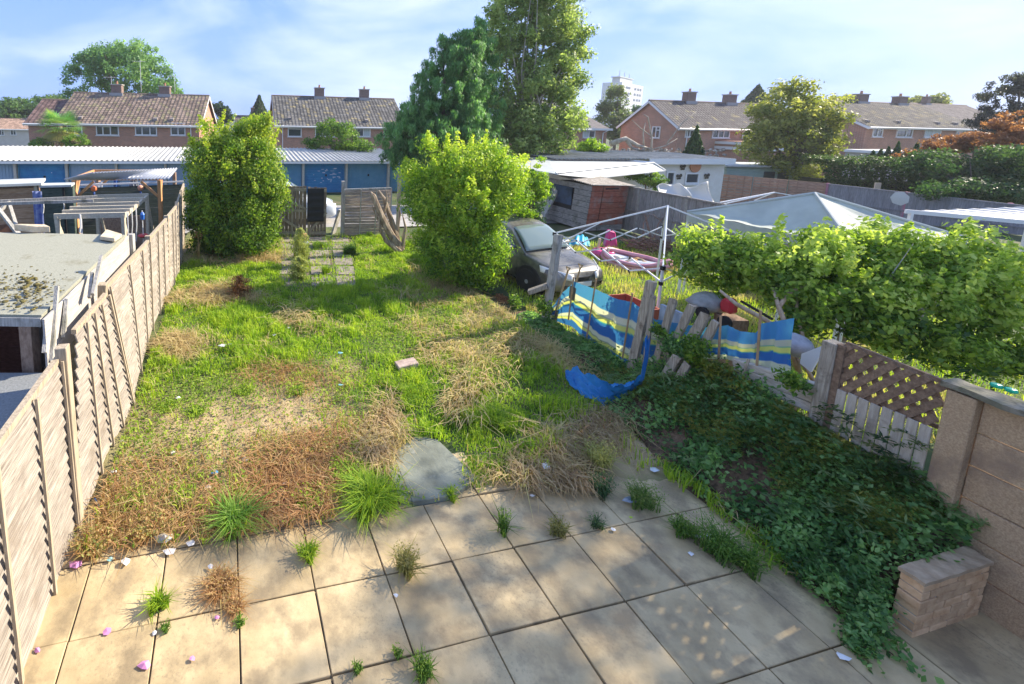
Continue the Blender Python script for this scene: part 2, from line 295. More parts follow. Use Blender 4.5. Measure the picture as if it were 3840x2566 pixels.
# dark speckle stains on slabs
def stain(m):
    t = m.node_tree; l = t.links.new; b = t.nodes['Principled BSDF']; src = b.inputs['Base Color'].links[0].from_socket; tc = node(t, 'ShaderNodeTexCoord')
    n = node(t, 'ShaderNodeTexNoise'); n.inputs['Scale'].default_value = 38; n.inputs['Detail'].default_value = 8; n.inputs['Roughness'].default_value = .75; l(tc.outputs['Object'], n.inputs[0])
    n2 = node(t, 'ShaderNodeTexNoise'); n2.inputs['Scale'].default_value = .9; n2.inputs['Detail'].default_value = 3; l(tc.outputs['Object'], n2.inputs[0])
    r = node(t, 'ShaderNodeMapRange'); r.inputs['From Min'].default_value = .52; r.inputs['From Max'].default_value = .68; l(n.outputs[0], r.inputs[0])
    r2 = node(t, 'ShaderNodeMapRange'); r2.inputs['From Min'].default_value = .45; r2.inputs['From Max'].default_value = .62; r2.inputs['To Max'].default_value = .65; l(n2.outputs[0], r2.inputs[0])
    mu = node(t, 'ShaderNodeMath', operation='MULTIPLY'); l(r.outputs[0], mu.inputs[0]); l(r2.outputs[0], mu.inputs[1])
    x = node(t, 'ShaderNodeMix', data_type='RGBA'); x.inputs['B'].default_value = (.16, .13, .085, 1); l(src, x.inputs['A']); l(mu.outputs[0], x.inputs['Factor']); l(x.outputs['Result'], b.inputs['Base Color'])
stain(SLABM)
S0 = .6385; YAW = .229; SO = Vector((-.525 * H, .902 * H, 0)); sx = Vector((math.cos(YAW), math.sin(YAW), 0)); sy = Vector((-math.sin(YAW), math.cos(YAW), 0))
MORT = M('mortar bed', (.14, .11, .07), (.25, .2, .13), 20, .95, .4)
base = MB(); c0 = SO + sx * 3.6 - sy * .9; base.box(Vector((c0.x, c0.y, -.04)), 9.6, 4.3, .06, sx, sy)
patio = base.build('patio', MORT); tag(patio, kind='structure')
for i in range(-2, 13):
    for j in range(-4, 2):       # row j between line j and j+1 (j=0: between R1 and R0)
        if j == 1 and i not in (8, 9, 10, 11): continue
        a = SO + sx * (i * S0) + sy * (j * S0); w = S0
        if i == -2: continue
        x0 = .006; g_ = .007 + random.uniform(-.003, .003); z0 = -.01; z1 = .022 + random.uniform(-.005, .005); b = MB()
        p = [a + sx * x0 + sy * g_, a + sx * (w - g_) + sy * x0, a + sx * (w - x0) + sy * (w - g_), a + sx * g_ + sy * (w - x0)]
        tl = random.uniform(-.009, .009)
        b.hexa([q + Z * z0 for q in p] + [p[0] + Z * (z1 + tl), p[1] + Z * z1, p[2] + Z * (z1 - tl), p[3] + Z * z1])
        b.build('slab', SLABM, patio, bev=.004)
# slate slab at the edge of the grass and the far path
SLATE = M('slate slab', (.12, .13, .1), (.22, .235, .185), 3, .7, .4, bscale=14, c3=(.5, .5, .46), scale3=2.2, amt3=.33)
def slabpoly(name, pts, z0, z1, mat, parent=None):
    b = MB(); pts = [Vector((p.x, p.y, z0)) for p in pts]; b.prism(pts, (0, 0, z1 - z0)); return b.build(name, mat, parent, bev=.006)
sp = slabpoly('slate_paving', [gp(1470, 1720), gp(1560, 1655), gp(1640, 1668), gp(1790, 1815), gp(1700, 1880), gp(1545, 1905)], 0, .075, SLATE)
tag(sp, kind='structure')
for k, (pp) in enumerate([[(1450,1760),(1500,1725),(1560,1900),(1500,1900)]]): slabpoly('slab', [gp(*q) for q in pp], 0, .07, SLATE, sp)
pathb = MB(); a, b_, c, d = gp(1045, 895), gp(1310, 895), gp(1345, 1085), gp(1040, 1085); pathb.prism([Vector((p.x, p.y, -.02)) for p in (a, b_, c, d)], (0, 0, .07))
PATHM = M('old path concrete', (.19, .16, .13), (.31, .265, .22), 4, .9, .4, c3=(.16, .13, .1), scale3=4, amt3=.4, vary=.12)
path = pathb.build('path', M('path bed', (.1, .08, .05), (.17, .13, .09), 9, .95)); tag(path, kind='structure')
for k in range(6):
    t0, t1 = k / 6, (k + 1) / 6
    for (s0, s1) in ((.02, .22), (.42, .68), (.74, .98)):
        q = lambda s, t: Vector((*((a.lerp(d, t)).lerp(b_.lerp(c, t), s).xy), 0))
        e = random.uniform(-.01, .015); slabpoly('paving_slab', [q(s0 + e, t0 + .015), q(s1 + e, t0 + .01), q(s1, t1 - .015), q(s0, t1 - .02)], .03, .062 + random.uniform(0, .02), PATHM, path)
# alley behind the gate
al = MB(); al.grid(lambda s, t: (lambda p: Vector((p.x, p.y, tz(p.x, p.y) + .012)))(Vector((-25, 11.3, 0)) + EX * (s * 42) + EY * (t * 8)), 40, 14)
tag(al.build('alley_road', M('alley concrete', (.26, .25, .23), (.4, .38, .35), 1.5, .9, .2)), kind='structure')
# ================================================================ HOUSES
GLASSM = GLASS; CURT = M('net curtain', (.5, .55, .53), rough=.9); POTM = M('clay pot', (.4, .2, .12), rough=.9)
LEAD = M('lead flashing', (.3, .3, .3), rough=.7)
BRK = brickmat('red brick', (.44, .19, .11), (.31, .14, .09), (.5, .4, .31)); BRK3 = brickmat('chimney brick', (.21, .13, .1), (.15, .1, .08), (.25, .2, .17)); BRK2 = brickmat('orange brick', (.40, .18, .11), (.3, .13, .08), (.4, .3, .22))
def window(par, T, x0, z0, x1, z1, style, sill=True):
    """style: list of (fraction, kind) kinds p plain pane, t pane with a toplight, c curtained"""
    W = lambda x, y, z: T @ Vector((x, y, z)); f = MB(); t = .08; ax = T.to_3x3() @ Vector((1, 0, 0)); ay = T.to_3x3() @ Vector((0, 1, 0))
    def bar(xa, za, xb, zb, y=-.03, d=.07): f.box(W((xa + xb) / 2, y, (za + zb) / 2), xb - xa, d, zb - za, ax, ay)
    bar(x0, z0, x0 + t, z1); bar(x1 - t, z0, x1, z1); bar(x0 + t, z1 - t, x1 - t, z1); bar(x0 + t, z0, x1 - t, z0 + t)
    x = x0 + t; ww = x1 - x0 - 2 * t; cells = []
    for i, (fr, k) in enumerate(style):
        xe = x + ww * fr
        if i < len(style) - 1: bar(xe - t / 2, z0 + t, xe + t / 2, z1 - t)
        if k == 't': zt = z0 + (z1 - z0) * .68; bar(x + t * .4, zt - t / 2, xe - t * .4, zt + t / 2, -.035); cells += [(x, z0 + t, xe, zt, 'p'), (x, zt, xe, z1 - t, 'p')]
        else: cells.append((x, z0 + t, xe, z1 - t, k))
        x = xe
    fo = f.build('window', WHITE, par)
    for (a, b, c, d, k) in cells:
        g = MB(); g.box(W((a + c) / 2, .0, (b + d) / 2), c - a - .01, .02, d - b - .01, ax, ay); g.build('pane', GLASSM, fo)
        if k == 'c':
            cu = MB(); cu.grid(lambda s, q: W(a + (c - a) * s, -.013 - .004 * math.sin(s * 40), b + (d - b) * q), 16, 1, ay * .002); cu.build('curtain', CURT, fo)
    if sill: s_ = MB(); s_.box(W((x0 + x1) / 2, -.06, z0 - .04), x1 - x0 + .12, .14, .05, ax, ay); s_.build('sill', WHITE, fo)
def tiles(par, T, w, run, z0, z1, mat, base, moss, y0=0., ny=None, nx=None, x0=-.25, x1=None):
    """interlocking roof tiles on the front slope, one joined piece, colour varies tile by tile"""
    x1 = w + .25 if x1 is None else x1; sl = math.hypot(run - y0, z1 - z0); nx = nx or int((x1 - x0) / .33); ny = ny or int(sl / .3); dx = (x1 - x0) / nx
    V = []; Fc = []; C = []
    for j in range(ny):
        ta, tb = j / ny - .03 / ny, (j + 1.12) / ny
        for i in range(nx):
            a = x0 + i * dx; o = len(V); cc = np.array(base) * (.62 + .75 * random.random()); 
            if random.random() < moss: cc = np.array((.2, .17, .1)) * (.8 + .5 * random.random())
            lift = .055
            for (t_, dz) in ((ta, .035), (tb, .0)):
                y = y0 + (run - y0) * t_; zz = z0 + (z1 - z0) * t_
                for (xx, hz) in ((a, 0.012), (a + dx * .22, lift), (a + dx * .44, .012), (a + dx * .98, .005)): V.append(T @ Vector((xx, y, zz + dz + hz + .05)))
            y = y0 + (run - y0) * ta; zz = z0 + (z1 - z0) * ta
            V.append(T @ Vector((a, y, zz + .02))); V.append(T @ Vector((a + dx, y, zz + .02)))
            C += [cc] * 10; Fc += [(o, o + 1, o + 5, o + 4), (o + 1, o + 2, o + 6, o + 5), (o + 2, o + 3, o + 7, o + 6), (o, o + 8, o + 9, o + 3)]
    ob = fast('roof_tiles', np.array([tuple(v) for v in V]), Fc, C, mat, par); ob['kind'] = 'stuff'; return ob
TILEM = M('roof tile', (0, 0, 0), attr=True, rough=.85, bump=.2, bscale=30)
def house(name, label, cat, PF, ang, w, d, hg, he, hr, wins, chim, tile=(.16, .11, .09), moss=.05, brick=None, barge=True, vents=(), group='brick houses behind the garages', pipes=(), backtiles=False, gable_wins=(), ridge_y=None, extras=None):
    """PF: front left corner (x, y); hg ground z, he eaves z, hr ridge z"""
    brick = brick or BRK; root = thing(name, (PF[0], PF[1], hg), label, cat, group)
    T = Matrix.Translation((PF[0], PF[1], 0)) @ Matrix.Rotation(ang, 4, 'Z'); W = lambda x, y, z: T @ Vector((x, y, z)); ax = T.to_3x3() @ Vector((1, 0, 0)); ay = T.to_3x3() @ Vector((0, 1, 0)); ry = ridge_y or d / 2
    b = MB(); b.prism([W(0, 0, hg - .3), W(0, d, hg - .3), W(0, d, he - .02), W(0, ry, hr - .04), W(0, 0, he - .02)], ax * w); b.build('wall', brick, root)
    r = MB(); ov = .3; k = (hr - he) / ry
    for s in (0, 1):
        y0_, y1_ = (-ov, ry) if s == 0 else (d + ov, ry); z0_ = he - ov * k
        r.prism([W(-.22, y0_, z0_), W(-.22, y1_, hr), W(-.22, y1_, hr + .06), W(-.22, y0_, z0_ + .06)], ax * (w + .44))
    ro = r.build('roof', M('roof underlay', tile, rough=.9), root)
    tiles(root, T, w, ry, he - ov * k + .02, hr + .02, TILEM, tile, moss, y0=-ov)
    rt = MB(); n = max(6, int(w / .45))
    for i in range(n): rt.tube([W(-.25 + (w + .5) * i / n, ry, hr + .07), W(-.25 + (w + .5) * (i + .97) / n, ry, hr + .07)], .11, 6)
    rt.build('ridge_tiles', M('ridge', tuple(c * .9 for c in tile), rough=.9), root)
    f = MB(); f.box(W(w / 2, -.31, he - ov * k - .02), w + .5, .03, .2, ax, ay); f.build('fascia', WHITE, root)
    g = MB(); g.tube([W(-.3, -.38, he - ov * k + .01), W(w + .3, -.38, he - ov * k + .01)], .055, 6); g.build('gutter', WHITE, root)
    if barge:
        for xx in (-.25, w + .24):
            f = MB(); 
            for s in (0, 1):
                y0_ = -ov - .05 if s == 0 else d + ov + .05; f.beam(W(xx, y0_, he - ov * k - .08), W(xx, ry, hr - .05), .035, .2, up=ax.cross(Vector((0, 0, 1))))
            f.build('barge_board', WHITE, root)
    for (x0, z0, x1, z1, st) in wins: window(root, T, x0, z0, x1, z1, st)
    for (y0, z0, y1, z1, st) in gable_wins:
        T2 = T @ Matrix.Translation((0, d, 0)) @ Matrix.Rotation(-math.pi / 2, 4, 'Z'); window(root, T2, y0, z0, y1, z1, st)
    for (cx_, ch, cw) in chim:
        c = MB(); c.box(W(cx_, ry, hr + ch / 2 - .25), cw, .6, ch + .5, ax, ay); co = c.build('chimney', BRK3, root)
        c = MB(); c.box(W(cx_, ry, hr + ch + .04), cw + .14, .74, .09, ax, ay); c.build('chimney_cap', CONC, co)
        c = MB(); c.lathe(W(cx_, ry, hr + ch + .08), [(.11, 0), (.09, .28), (.11, .3)], 8); c.build('chimney_pot', POTM, co)
        c = MB(); c.box(W(cx_, ry - .34, hr - .02), cw + .25, .12, .3, ax, ay); c.build('flashing', LEAD, co)
    for (vx, t) in vents:
        c = MB(); y = -ov + (ry + ov) * t; z_ = he - ov * k + (hr - he + ov * k) * t; c.prism([W(vx - .16, y - .2, z_ + .04), W(vx - .16, y + .15, z_ + .33), W(vx - .16, y - .2, z_ + .25)], ax * .32); c.build('roof_vent', M('vent', (.25, .22, .2)), root)
    for px in pipes:
        c = MB(); c.tube([W(px, -.36, he - .1), W(px, -.08, he - .4), W(px, -.08, hg)], .045, 6); c.build('drain_pipe', WHITE, root)
    return root, T, W
def hloc(u, v, PF, ang):                  # pixel on the front wall plane -> local x, z
    p = vp(u, v, PF, (math.cos(ang), math.sin(ang))); q = p - Vector((PF[0], PF[1], 0)); return q.x * math.cos(ang) + q.y * math.sin(ang), p.z
def wrect(rects, PF, ang):
    out = []
    for (u0, v0, u1, v1, st) in rects:
        x0, za = hloc(u0, v1, PF, ang); x1, zb = hloc(u1, v0, PF, ang); xm, zl = hloc((u0 + u1) / 2, v1, PF, ang); _, zh = hloc((u0 + u1) / 2, v0, PF, ang); out.append((x0, zl, x1, zh, st))
    return out
HA = R(12)
def place(uL, uR, vE, Yl, ang=HA):        # front wall between two pixels at the eaves
    p = at(uL, vE, Yl); PF = (p.x, p.y); xr, _ = hloc(uR, vE, PF, ang); return PF, xr, p.z
PN = [(.33, 'p'), (.34, 't'), (.33, 'p')]; P2 = [(.5, 'p'), (.5, 't')]; PT = [(1, 't')]
# left house
HL = R(5); PF, w, ze = place(212, 746, 457, 40, HL); d = 8.2
zr = at(520, 360, PF[1] + 2.5 + d / 2).z
wl = wrect([(362, 461, 445, 508, [(.28, 'p'), (.36, 't'), (.36, 'p')]), (508, 461, 588, 508, [(.3, 'p'), (.4, 't'), (.3, 'p')]), (641, 461, 695, 508, P2), (253, 461, 308, 508, P2)], PF, HL)
c1 = hloc(441, 360, (PF[0] - d / 2 * math.sin(HL), PF[1] + d / 2 * math.cos(HL)), HL)[0]; c2 = hloc(620, 362, (PF[0] - d / 2 * math.sin(HL), PF[1] + d / 2 * math.cos(HL)), HL)[0]
h1, T1, W1 = house('brick_house', 'brown tiled brick house with sunlit right gable, behind the white garage roof at left', 'house', PF, HL, w, d, -1.5, ze, zr, wl, [(c1, .85, .95), (c2, .8, .95)], (.20, .15, .115), .2, vents=[(c1 - 1.8, .14), (c1 + 4.5, .14), (c2 + 1.5, .14), (1.3, .14)], pipes=[w - .7])
for (ux, vt, vb, cc) in ((418, 285, 355, c1 - .5), (593, 225, 355, c2 - 2.2), (648, 280, 360, c2 + .9)):
    y_ = PF[1] + 4; pt = at(ux, vt, y_); pb = W1(cc, d / 2, zr + .3); b = MB(); pt = Vector((pb.x, pb.y, pt.z)); b.tube([pb, pt], .022, 5); b.beam(pt + Vector((-.7, 0, -.1)), pt + Vector((.5, 0, -.1)), .02)
    for k in range(6): b.beam(pt + Vector((-.6 + .2 * k, -.22, -.1)), pt + Vector((-.6 + .2 * k, .22, -.1)), .015)
    b.build('aerial', M('aluminium', (.5, .5, .5), rough=.4, metal=.6), h1)
# its lower left neighbour
PF2, w2, ze2 = place(96, 262, 459, 39.5); zr2 = at(200, 378, PF2[1] + 4.5).z
house('brick_house', 'darker roofed house end adjoining the left house, behind the palm', 'house', (PF2[0], PF2[1] + .3), HA, w2 + 1, 8, -1.5, ze2, zr2, [], [], (.13, .085, .075), .02)
# middle house
PM, w, ze = place(1040, 1518, 466, 44.5); d = 8.4
zr = at(1280, 369, PM[1] + 1 + d / 2).z; back = (PM[0] - d / 2 * math.sin(HA), PM[1] + d / 2 * math.cos(HA))
wl = wrect([(1079, 470, 1131, 513, PT), (1181, 470, 1262, 513, PN), (1330, 470, 1390, 513, [(.55, 't'), (.45, 'c')]), (1437, 474, 1491, 514, PT)], PM, HA)
c1 = hloc(1197, 365, back, HA)[0]; c2 = hloc(1365, 365, back, HA)[0]
house('brick_house', 'grey tiled brick house with two square chimneys, centred behind the garages', 'house', PM, HA, w, d, -1.5, ze, zr, wl, [(c1, .95, .95), (c2, .95, .95)], (.12, .115, .105), .1, vents=[(c2 - .7, .17), (c2 + 3.3, .17), (1.2, .2)], pipes=[.5])
# dark low house seen between the two
p = at(888, 470, 70); house('brick_house', 'distant dark roofed house in the gap between left and middle house', 'house', (p.x, p.y), HA, 12, 8, -1.5, at(950, 478, 70).z, at(950, 437, 74).z, wrect([(965, 486, 985, 512, PT)], (p.x, p.y), HA), [(2.6, 1.3, .8)], (.13, .1, .09), 0)
# house behind the tall tree
PB, w, ze = place(1990, 2278, 475, 44, HA); d = 8; zr = at(2200, 385, PB[1] + 4 + 2).z
wl = wrect([(2183, 478, 2233, 517, [(.5, 'c'), (.5, 't')])], PB, HA)
hb, TB, WB = house('brick_house', 'hipped grey roof house half hidden behind the tall birch tree', 'house', PB, HA, w - 2.4, d, -1.3, ze, zr, [], [], (.14, .125, .12), .03, barge=False)
# its hipped right end
hip = MB(); hip._add([WB(w - 2.4, -.3, ze - .15), WB(w + .3, -.3, ze - .15), WB(w + .3, d + .3, ze - .15), WB(w - 2.4, d + .3, ze - .15), WB(w - 2.6, d / 2, zr + .09)], [(0, 1, 4), (1, 2, 4), (2, 3, 4), (3, 0, 4), (0, 3, 2, 1)]); hip.build('hip_roof', M('hip tile', (.13, .115, .11), (.2, .18, .17), 3, .9, .5, (1, 1, 8)), hb)
hw = MB(); hw.box(WB(w - 1.2, d / 2 - .003, (ze - .2 - 1.3) / 2), 2.42, d, ze + 1.2, TB.to_3x3() @ Vector((1, 0, 0)), TB.to_3x3() @ Vector((0, 1, 0))); hw.build('wall', BRK, hb)
for a_ in wl: window(hb, TB, *a_)
hp = MB(); hp.tube([WB(w + .1, -.36, ze - .1), WB(w - .5, -.1, ze - .5), WB(w - .5, -.1, -1)], .05, 6); hp.build('drain_pipe', WHITE, hb)
hp = MB(); hp.box(WB(w - 1.2, -.33, ze - .15), 3.1, .03, .2, TB.to_3x3() @ Vector((1, 0, 0)), TB.to_3x3() @ Vector((0, 1, 0))); hp.build('fascia', WHITE, hb)
# gable house
GAN = R(14); PG, w, ze = place(2545, 2905, 474, 42, GAN); pb_ = Vector((-math.sin(GAN), math.cos(GAN), 0))
r_ = ray(2330, 474); k_ = r_.x / r_.y; d = (PG[0] - k_ * PG[1]) / (k_ * pb_.y - pb_.x); apex = Vector((PG[0], PG[1], 0)) + pb_ * d / 2; zr = at(2439, 380, apex.y).z
wl = wrect([(2567, 478, 2605, 515, P2), (2668, 478, 2738, 518, PN), (2780, 478, 2830, 518, [(.5, 'c'), (.5, 'p')])], PG, GAN)
bk = (apex.x, apex.y); c1 = hloc(2583, 375, bk, GAN)[0]; c2 = hloc(2735, 378, bk, GAN)[0]
gw0 = vp(2443, 517, PG, (pb_.x, pb_.y)); gw1 = vp(2479, 475, PG, (pb_.x, pb_.y)); gd0 = (Vector((gw0.x, gw0.y, 0)) - Vector((PG[0], PG[1], 0))).dot(pb_); gd1 = (Vector((gw1.x, gw1.y, 0)) - Vector((PG[0], PG[1], 0))).dot(pb_)
hg_, TG, WG = house('brick_house', 'red brick house showing its white edged gable, right of the tower', 'house', PG, GAN, w + 3, d, -.9, ze, zr, wl, [(c1, .95, 1.0), (c2, .85, 1.1)], (.095, .085, .085), .05, pipes=[1.0], gable_wins=[(d - gd0, gw0.z, d - gd1, gw1.z, P2)])
b = MB(); x0 = hloc(2685, 560, PG, GAN)[0]
b.box(WG(x0 + 3.4, -1.6, 1.0), 7, 3.2, 3.6, TG.to_3x3() @ Vector((1, 0, 0)), TG.to_3x3() @ Vector((0, 1, 0))); ex = b.build('extension', BRK, hg_)
for zz, hh in ((2.62, .22), (2.18, .25)):
    b = MB(); b.box(WG(x0 + 3.4, -1.7, zz), 7.3, 3.5, hh, TG.to_3x3() @ Vector((1, 0, 0)), TG.to_3x3() @ Vector((0, 1, 0))); b.build('fascia', WHITE, ex)
# right hand terrace
PR, w, ze = place(3250, 3672, 471, 41, R(16)); GAR = R(16); pb_ = Vector((-math.sin(GAR), math.cos(GAR), 0))
wl = wrect([(3268, 476, 3312, 514, P2), (3357, 478, 3424, 516, [(.62, 't'), (.38, 'p')]), (3462, 478, 3530, 516, [(.5, 'c'), (.5, 'c')]), (3580, 480, 3620, 516, PT)], PR, GAR)
d = 8.5; apex = Vector((PR[0], PR[1], 0)) + pb_ * d / 2; zr = at(3300, 386, apex.y + 1).z; bk = (apex.x, apex.y); c1 = hloc(3224, 385, bk, GAR)[0]; c2 = hloc(3372, 385, bk, GAR)[0]
hr_, TR, WR = house('brick_house', 'terraced brick house with two chimneys and a row of roof vents, above the hedge', 'house', PR, GAR, w, d, -.6, ze, zr, wl, [(c1, .8, 1.3), (c2, .75, 1.3)], (.11, .1, .09), .14, vents=[(.7, .16), (w * .3, .16), (w * .65, .16), (w * .82, .16)])
b = MB(); b.box(WR(-2.0, -2.3, .9), 4.4, 2.6, 2.6, TR.to_3x3() @ Vector((1, 0, 0)), TR.to_3x3() @ Vector((0, 1, 0))); e2 = b.build('extension', M('render', (.5, .47, .42), rough=.9), hr_)
b = MB(); b.box(WR(-2.0, -2.4, 2.3), 4.8, 3, .22, TR.to_3x3() @ Vector((1, 0, 0)), TR.to_3x3() @ Vector((0, 1, 0))); b.build('fascia', WHITE, e2)
# far right roof behind, and cream houses far left
p = at(3560, 480, 62); house('brick_house', 'distant low roof with single chimney beyond the terraced house', 'house', (p.x, p.y), R(16), 13, 8, -.6, at(3600, 450, 62).z, at(3600, 393, 66).z, [], [(3.4, 1.0, .8)], (.13, .11, .11), 0)
CREAM = M('cream render', (.55, .5, .42), (.62, .56, .48), 2, .9)
p = at(-60, 488, 75); PC = (p.x, p.y)
house('rendered_house', 'distant cream rendered house with tan tiled roof at far left edge', 'house', PC, R(10), 7.2, 8, -1.5, at(30, 484, 75).z, at(30, 447, 79).z, wrect([(-2, 485, 15, 508, P2), (40, 485, 60, 507, P2)], PC, R(10)), [(5.9, .9, .7)], (.36, .24, .17), 0, brick=CREAM, barge=False, group='brick houses behind the garages')
b = MB(); # tower block
TWR = 230.0; pc_ = at(2322, 415, TWR); AT = R(42)
def tower():
    root = thing('tower_block', (pc_.x, pc_.y, 0), 'pale grey high-rise tower block far behind the houses', 'tower block'); ex_ = Vector((math.cos(AT), math.sin(AT), 0)); ey_ = Vector((-math.sin(AT), math.cos(AT), 0))
    c = Vector((pc_.x, pc_.y, 0)); zt = at(2340, 308, TWR).z
    k = lambda u, dv: (lambda r, n: (n.x * c.x + n.y * c.y) / (n.x * r.x + n.y * r.y))(ray(u, 400), Vector((-dv.y, dv.x, 0)))
    r1 = ray(2412, 330); n = Vector((-ex_.y, ex_.x, 0)); L1 = ((r1 * ((n.x * c.x + n.y * c.y) / (n.x * r1.x + n.y * r1.y))) - c).to_2d().length
    r2 = ray(2258, 330); n = Vector((-ey_.y, ey_.x, 0)); L2 = ((r2 * ((n.x * c.x + n.y * c.y) / (n.x * r2.x + n.y * r2.y))) - c).to_2d().length
    b = MB(); b.box(c + ex_ * L1 / 2 + ey_ * L2 / 2 + Z * (zt / 2 - 3), L1, L2, zt + 6, ex_, ey_); b.build('wall', M('tower render', (.55, .58, .58), (.66, .68, .68), .1, .8), root)
    b = MB(); b.box(c + ex_ * L1 * .3 + ey_ * L2 * .35 + Z * (zt + 1.2), L1 * .55, L2 * .4, 2.4, ex_, ey_); b.build('plant_room', M('plant room', (.5, .52, .52)), root)
    b = MB(); b.box(c + ex_ * L1 * .3 + ey_ * L2 * .35 + Z * (zt + 2.6), L1 * .62, L2 * .46, .4, ex_, ey_); b.build('roof_slab', M('plant room', (.5, .52, .52)), root)
    for k_ in range(3):
        q = c + ex_ * L1 * (.1 + .22 * k_) + ey_ * L2 * .3 + Z * (zt + 2.8); b = MB(); b.tube([q, q + Z * (3.2 - .4 * k_)], .12, 5); b.beam(q + Z * 2.2 - ex_ * .6, q + Z * 2.2 + ex_ * .6, .12); b.build('mast', M('mast', (.25, .25, .25)), root)
    fh = 2.75; nfl = int((zt + 2) / fh)
    for fl in range(nfl):
        zz = zt - 2.2 - fl * fh
        b = MB(); b.box(c + ex_ * L1 * .28 - ey_ * .05 + Z * zz, L1 * .2, .1, 1.0, ex_, ey_); b.build('window', GLASS, root)
        for q in (.62, .76, .88):
            b = MB(); b.box(c + ex_ * L1 * q - ey_ * .05 + Z * zz, L1 * .08, .1, 1.1, ex_, ey_); b.build('window', GLASS, root)
        for q in (.35, .55, .68):
            b = MB(); b.box(c + ey_ * L2 * q - ex_ * .05 + Z * zz, .1, L2 * .07, 1.1, ex_, ey_); b.build('window', GLASS, root)
        b = MB(); b.box(c + ex_ * L1 * .06 - ey_ * .05 + Z * zz, L1 * .12, .12, 1.5, ex_, ey_); b.build('balcony', M('balcony', (.25, .28, .3)), root)
tower()
# ================================================================ GARAGES
gl = gp(0, 604, 1.3); ge = EX
def garages():
    A = gl - ge * 6.5; root = thing('garage_block', (A.x, A.y, -.8), 'long row of lock-up garages with blue doors under one white corrugated roof', 'garages')
    ln = 6.5 + 24.6; dep = 6.0; zE, zR = 1.3, 1.72; bk = Vector((-ge.y, ge.x, 0)); F = lambda x, y, z: Vector((A.x, A.y, 0)) + ge * x + bk * y + Z * z
    b = MB(); b.prism([F(0, .25, -1), F(0, dep, -1), F(0, dep, zR - .1), F(0, .25, zE - .05)], ge * ln); b.build('wall', CONC, root)
    RM = M('fibre cement roof', (.32, .32, .3), (.43, .43, .4), 1.5, .7, .1, vary=.05, c3=(.3, .29, .26), scale3=1.2, amt3=.35)
    ns = 12; sw = ln / ns
    for k in range(ns):
        b = MB(); nw = 9
        def fn(s, t):
            ph = (s * nw) % 1; hz = .065 * (1 - min(1, abs(ph - .5) * 3.0)); return F((k + s) * sw, -.35 + (dep + .4) * t, zE + .03 + (zR - zE) * t + max(0, hz))
        b.grid(fn, nw * 8, 2, Z * -.012); b.build('roof_sheet', RM, root)
    b = MB(); b.box(F(ln / 2, -.36, zE - .06), ln, .03, .14, ge, bk); b.build('fascia', WHITE, root)
    xs = [vp(u, 640, (A.x, A.y), (ge.x, ge.y)) - Vector((A.x, A.y, 0)) for u in (57, 250, 436, 620, 800, 970, 1137, 1299, 1457, 1615)]; xs = [Vector((q.x, q.y, 0)).dot(ge) for q in xs]
    xs = [xs[0] - 5.6, xs[0] - 2.8] + xs; PB1 = M('pale blue painted door', (.22, .33, .45), (.28, .38, .49), 4, .6, .1, (1, 1, .3), vary=.08); PB2 = M('royal blue painted door', (.015, .17, .40), (.03, .25, .48), 3, .5, .05, vary=.06); PB3 = M('mid blue painted door', (.08, .25, .40), (.11, .29, .44), 3, .55, .05)
    kinds = ['v1', 'v1', 'h2', 'v1', 'h1', 'v1', 'v1', 'v3', 'h2', 'v3', 'v3', 'v3']
    for x in xs: b = MB(); b.box(F(x, .1, .2), .14, .34, 2.1, ge, bk); b.build('pillar', M('pillar concrete', (.42, .39, .34), (.52, .48, .42), 8, .9, .2), root)
    for k in range(len(xs) - 1):
        x0, x1 = xs[k] + .1, xs[k + 1] - .1; kd = kinds[k]; mat = {'1': PB1, '2': PB2, '3': PB3}[kd[1]]; b = MB(); z0, z1 = -.8, 1.12
        b.box(F((x0 + x1) / 2, .2, (z0 + z1) / 2), x1 - x0, .03, z1 - z0, ge, bk)
        if kd[0] == 'v':
            n = 14
            for i in range(n): xx = x0 + .1 + (x1 - x0 - .2) * (i + .5) / n; b.box(F(xx, .175, (z0 + z1) / 2), (x1 - x0 - .2) / n * .55, .03, z1 - z0 - .1, ge, bk)
        else:
            for i in range(10): zz = z0 + .1 + (z1 - z0 - .2) * (i + .5) / 10; b.box(F((x0 + x1) / 2, .175, zz), x1 - x0 - .25, .03, .13, ge, bk)
        do = b.build('door', mat, root)
        b = MB(); b.box(F((x0 + x1) / 2 + .1, .14, .35), .1, .06, .14, ge, bk); b.build('handle', M('black plastic', (.02, .02, .02)), do)
        b = MB(); t = .05
        b.box(F(x0 + .02, .15, .16), t, .1, z1 - z0, ge, bk); b.box(F(x1 - .02, .15, .16), t, .1, z1 - z0, ge, bk); b.box(F((x0 + x1) / 2, .15, z1 + .02), x1 - x0, .1, .05, ge, bk); b.build('door_frame', PB3, do)
        if kd == 'h2':
            for q in range(30):  # flaked paint patches
                px, pz = x0 + .3 + (x1 - x0 - .6) * random.random() ** .8, z0 + .55 + random.random() * 1.1; b = MB() if q == 0 else b
                if k > 5 or q < 5: b.box(F(px, .157, pz), random.uniform(.03, .26 if k > 5 else .06), .004, random.uniform(.015, .05), ge, bk)
            b.build('flaked_paint', M('bare primer', (.6, .66, .7)), do)
garages()
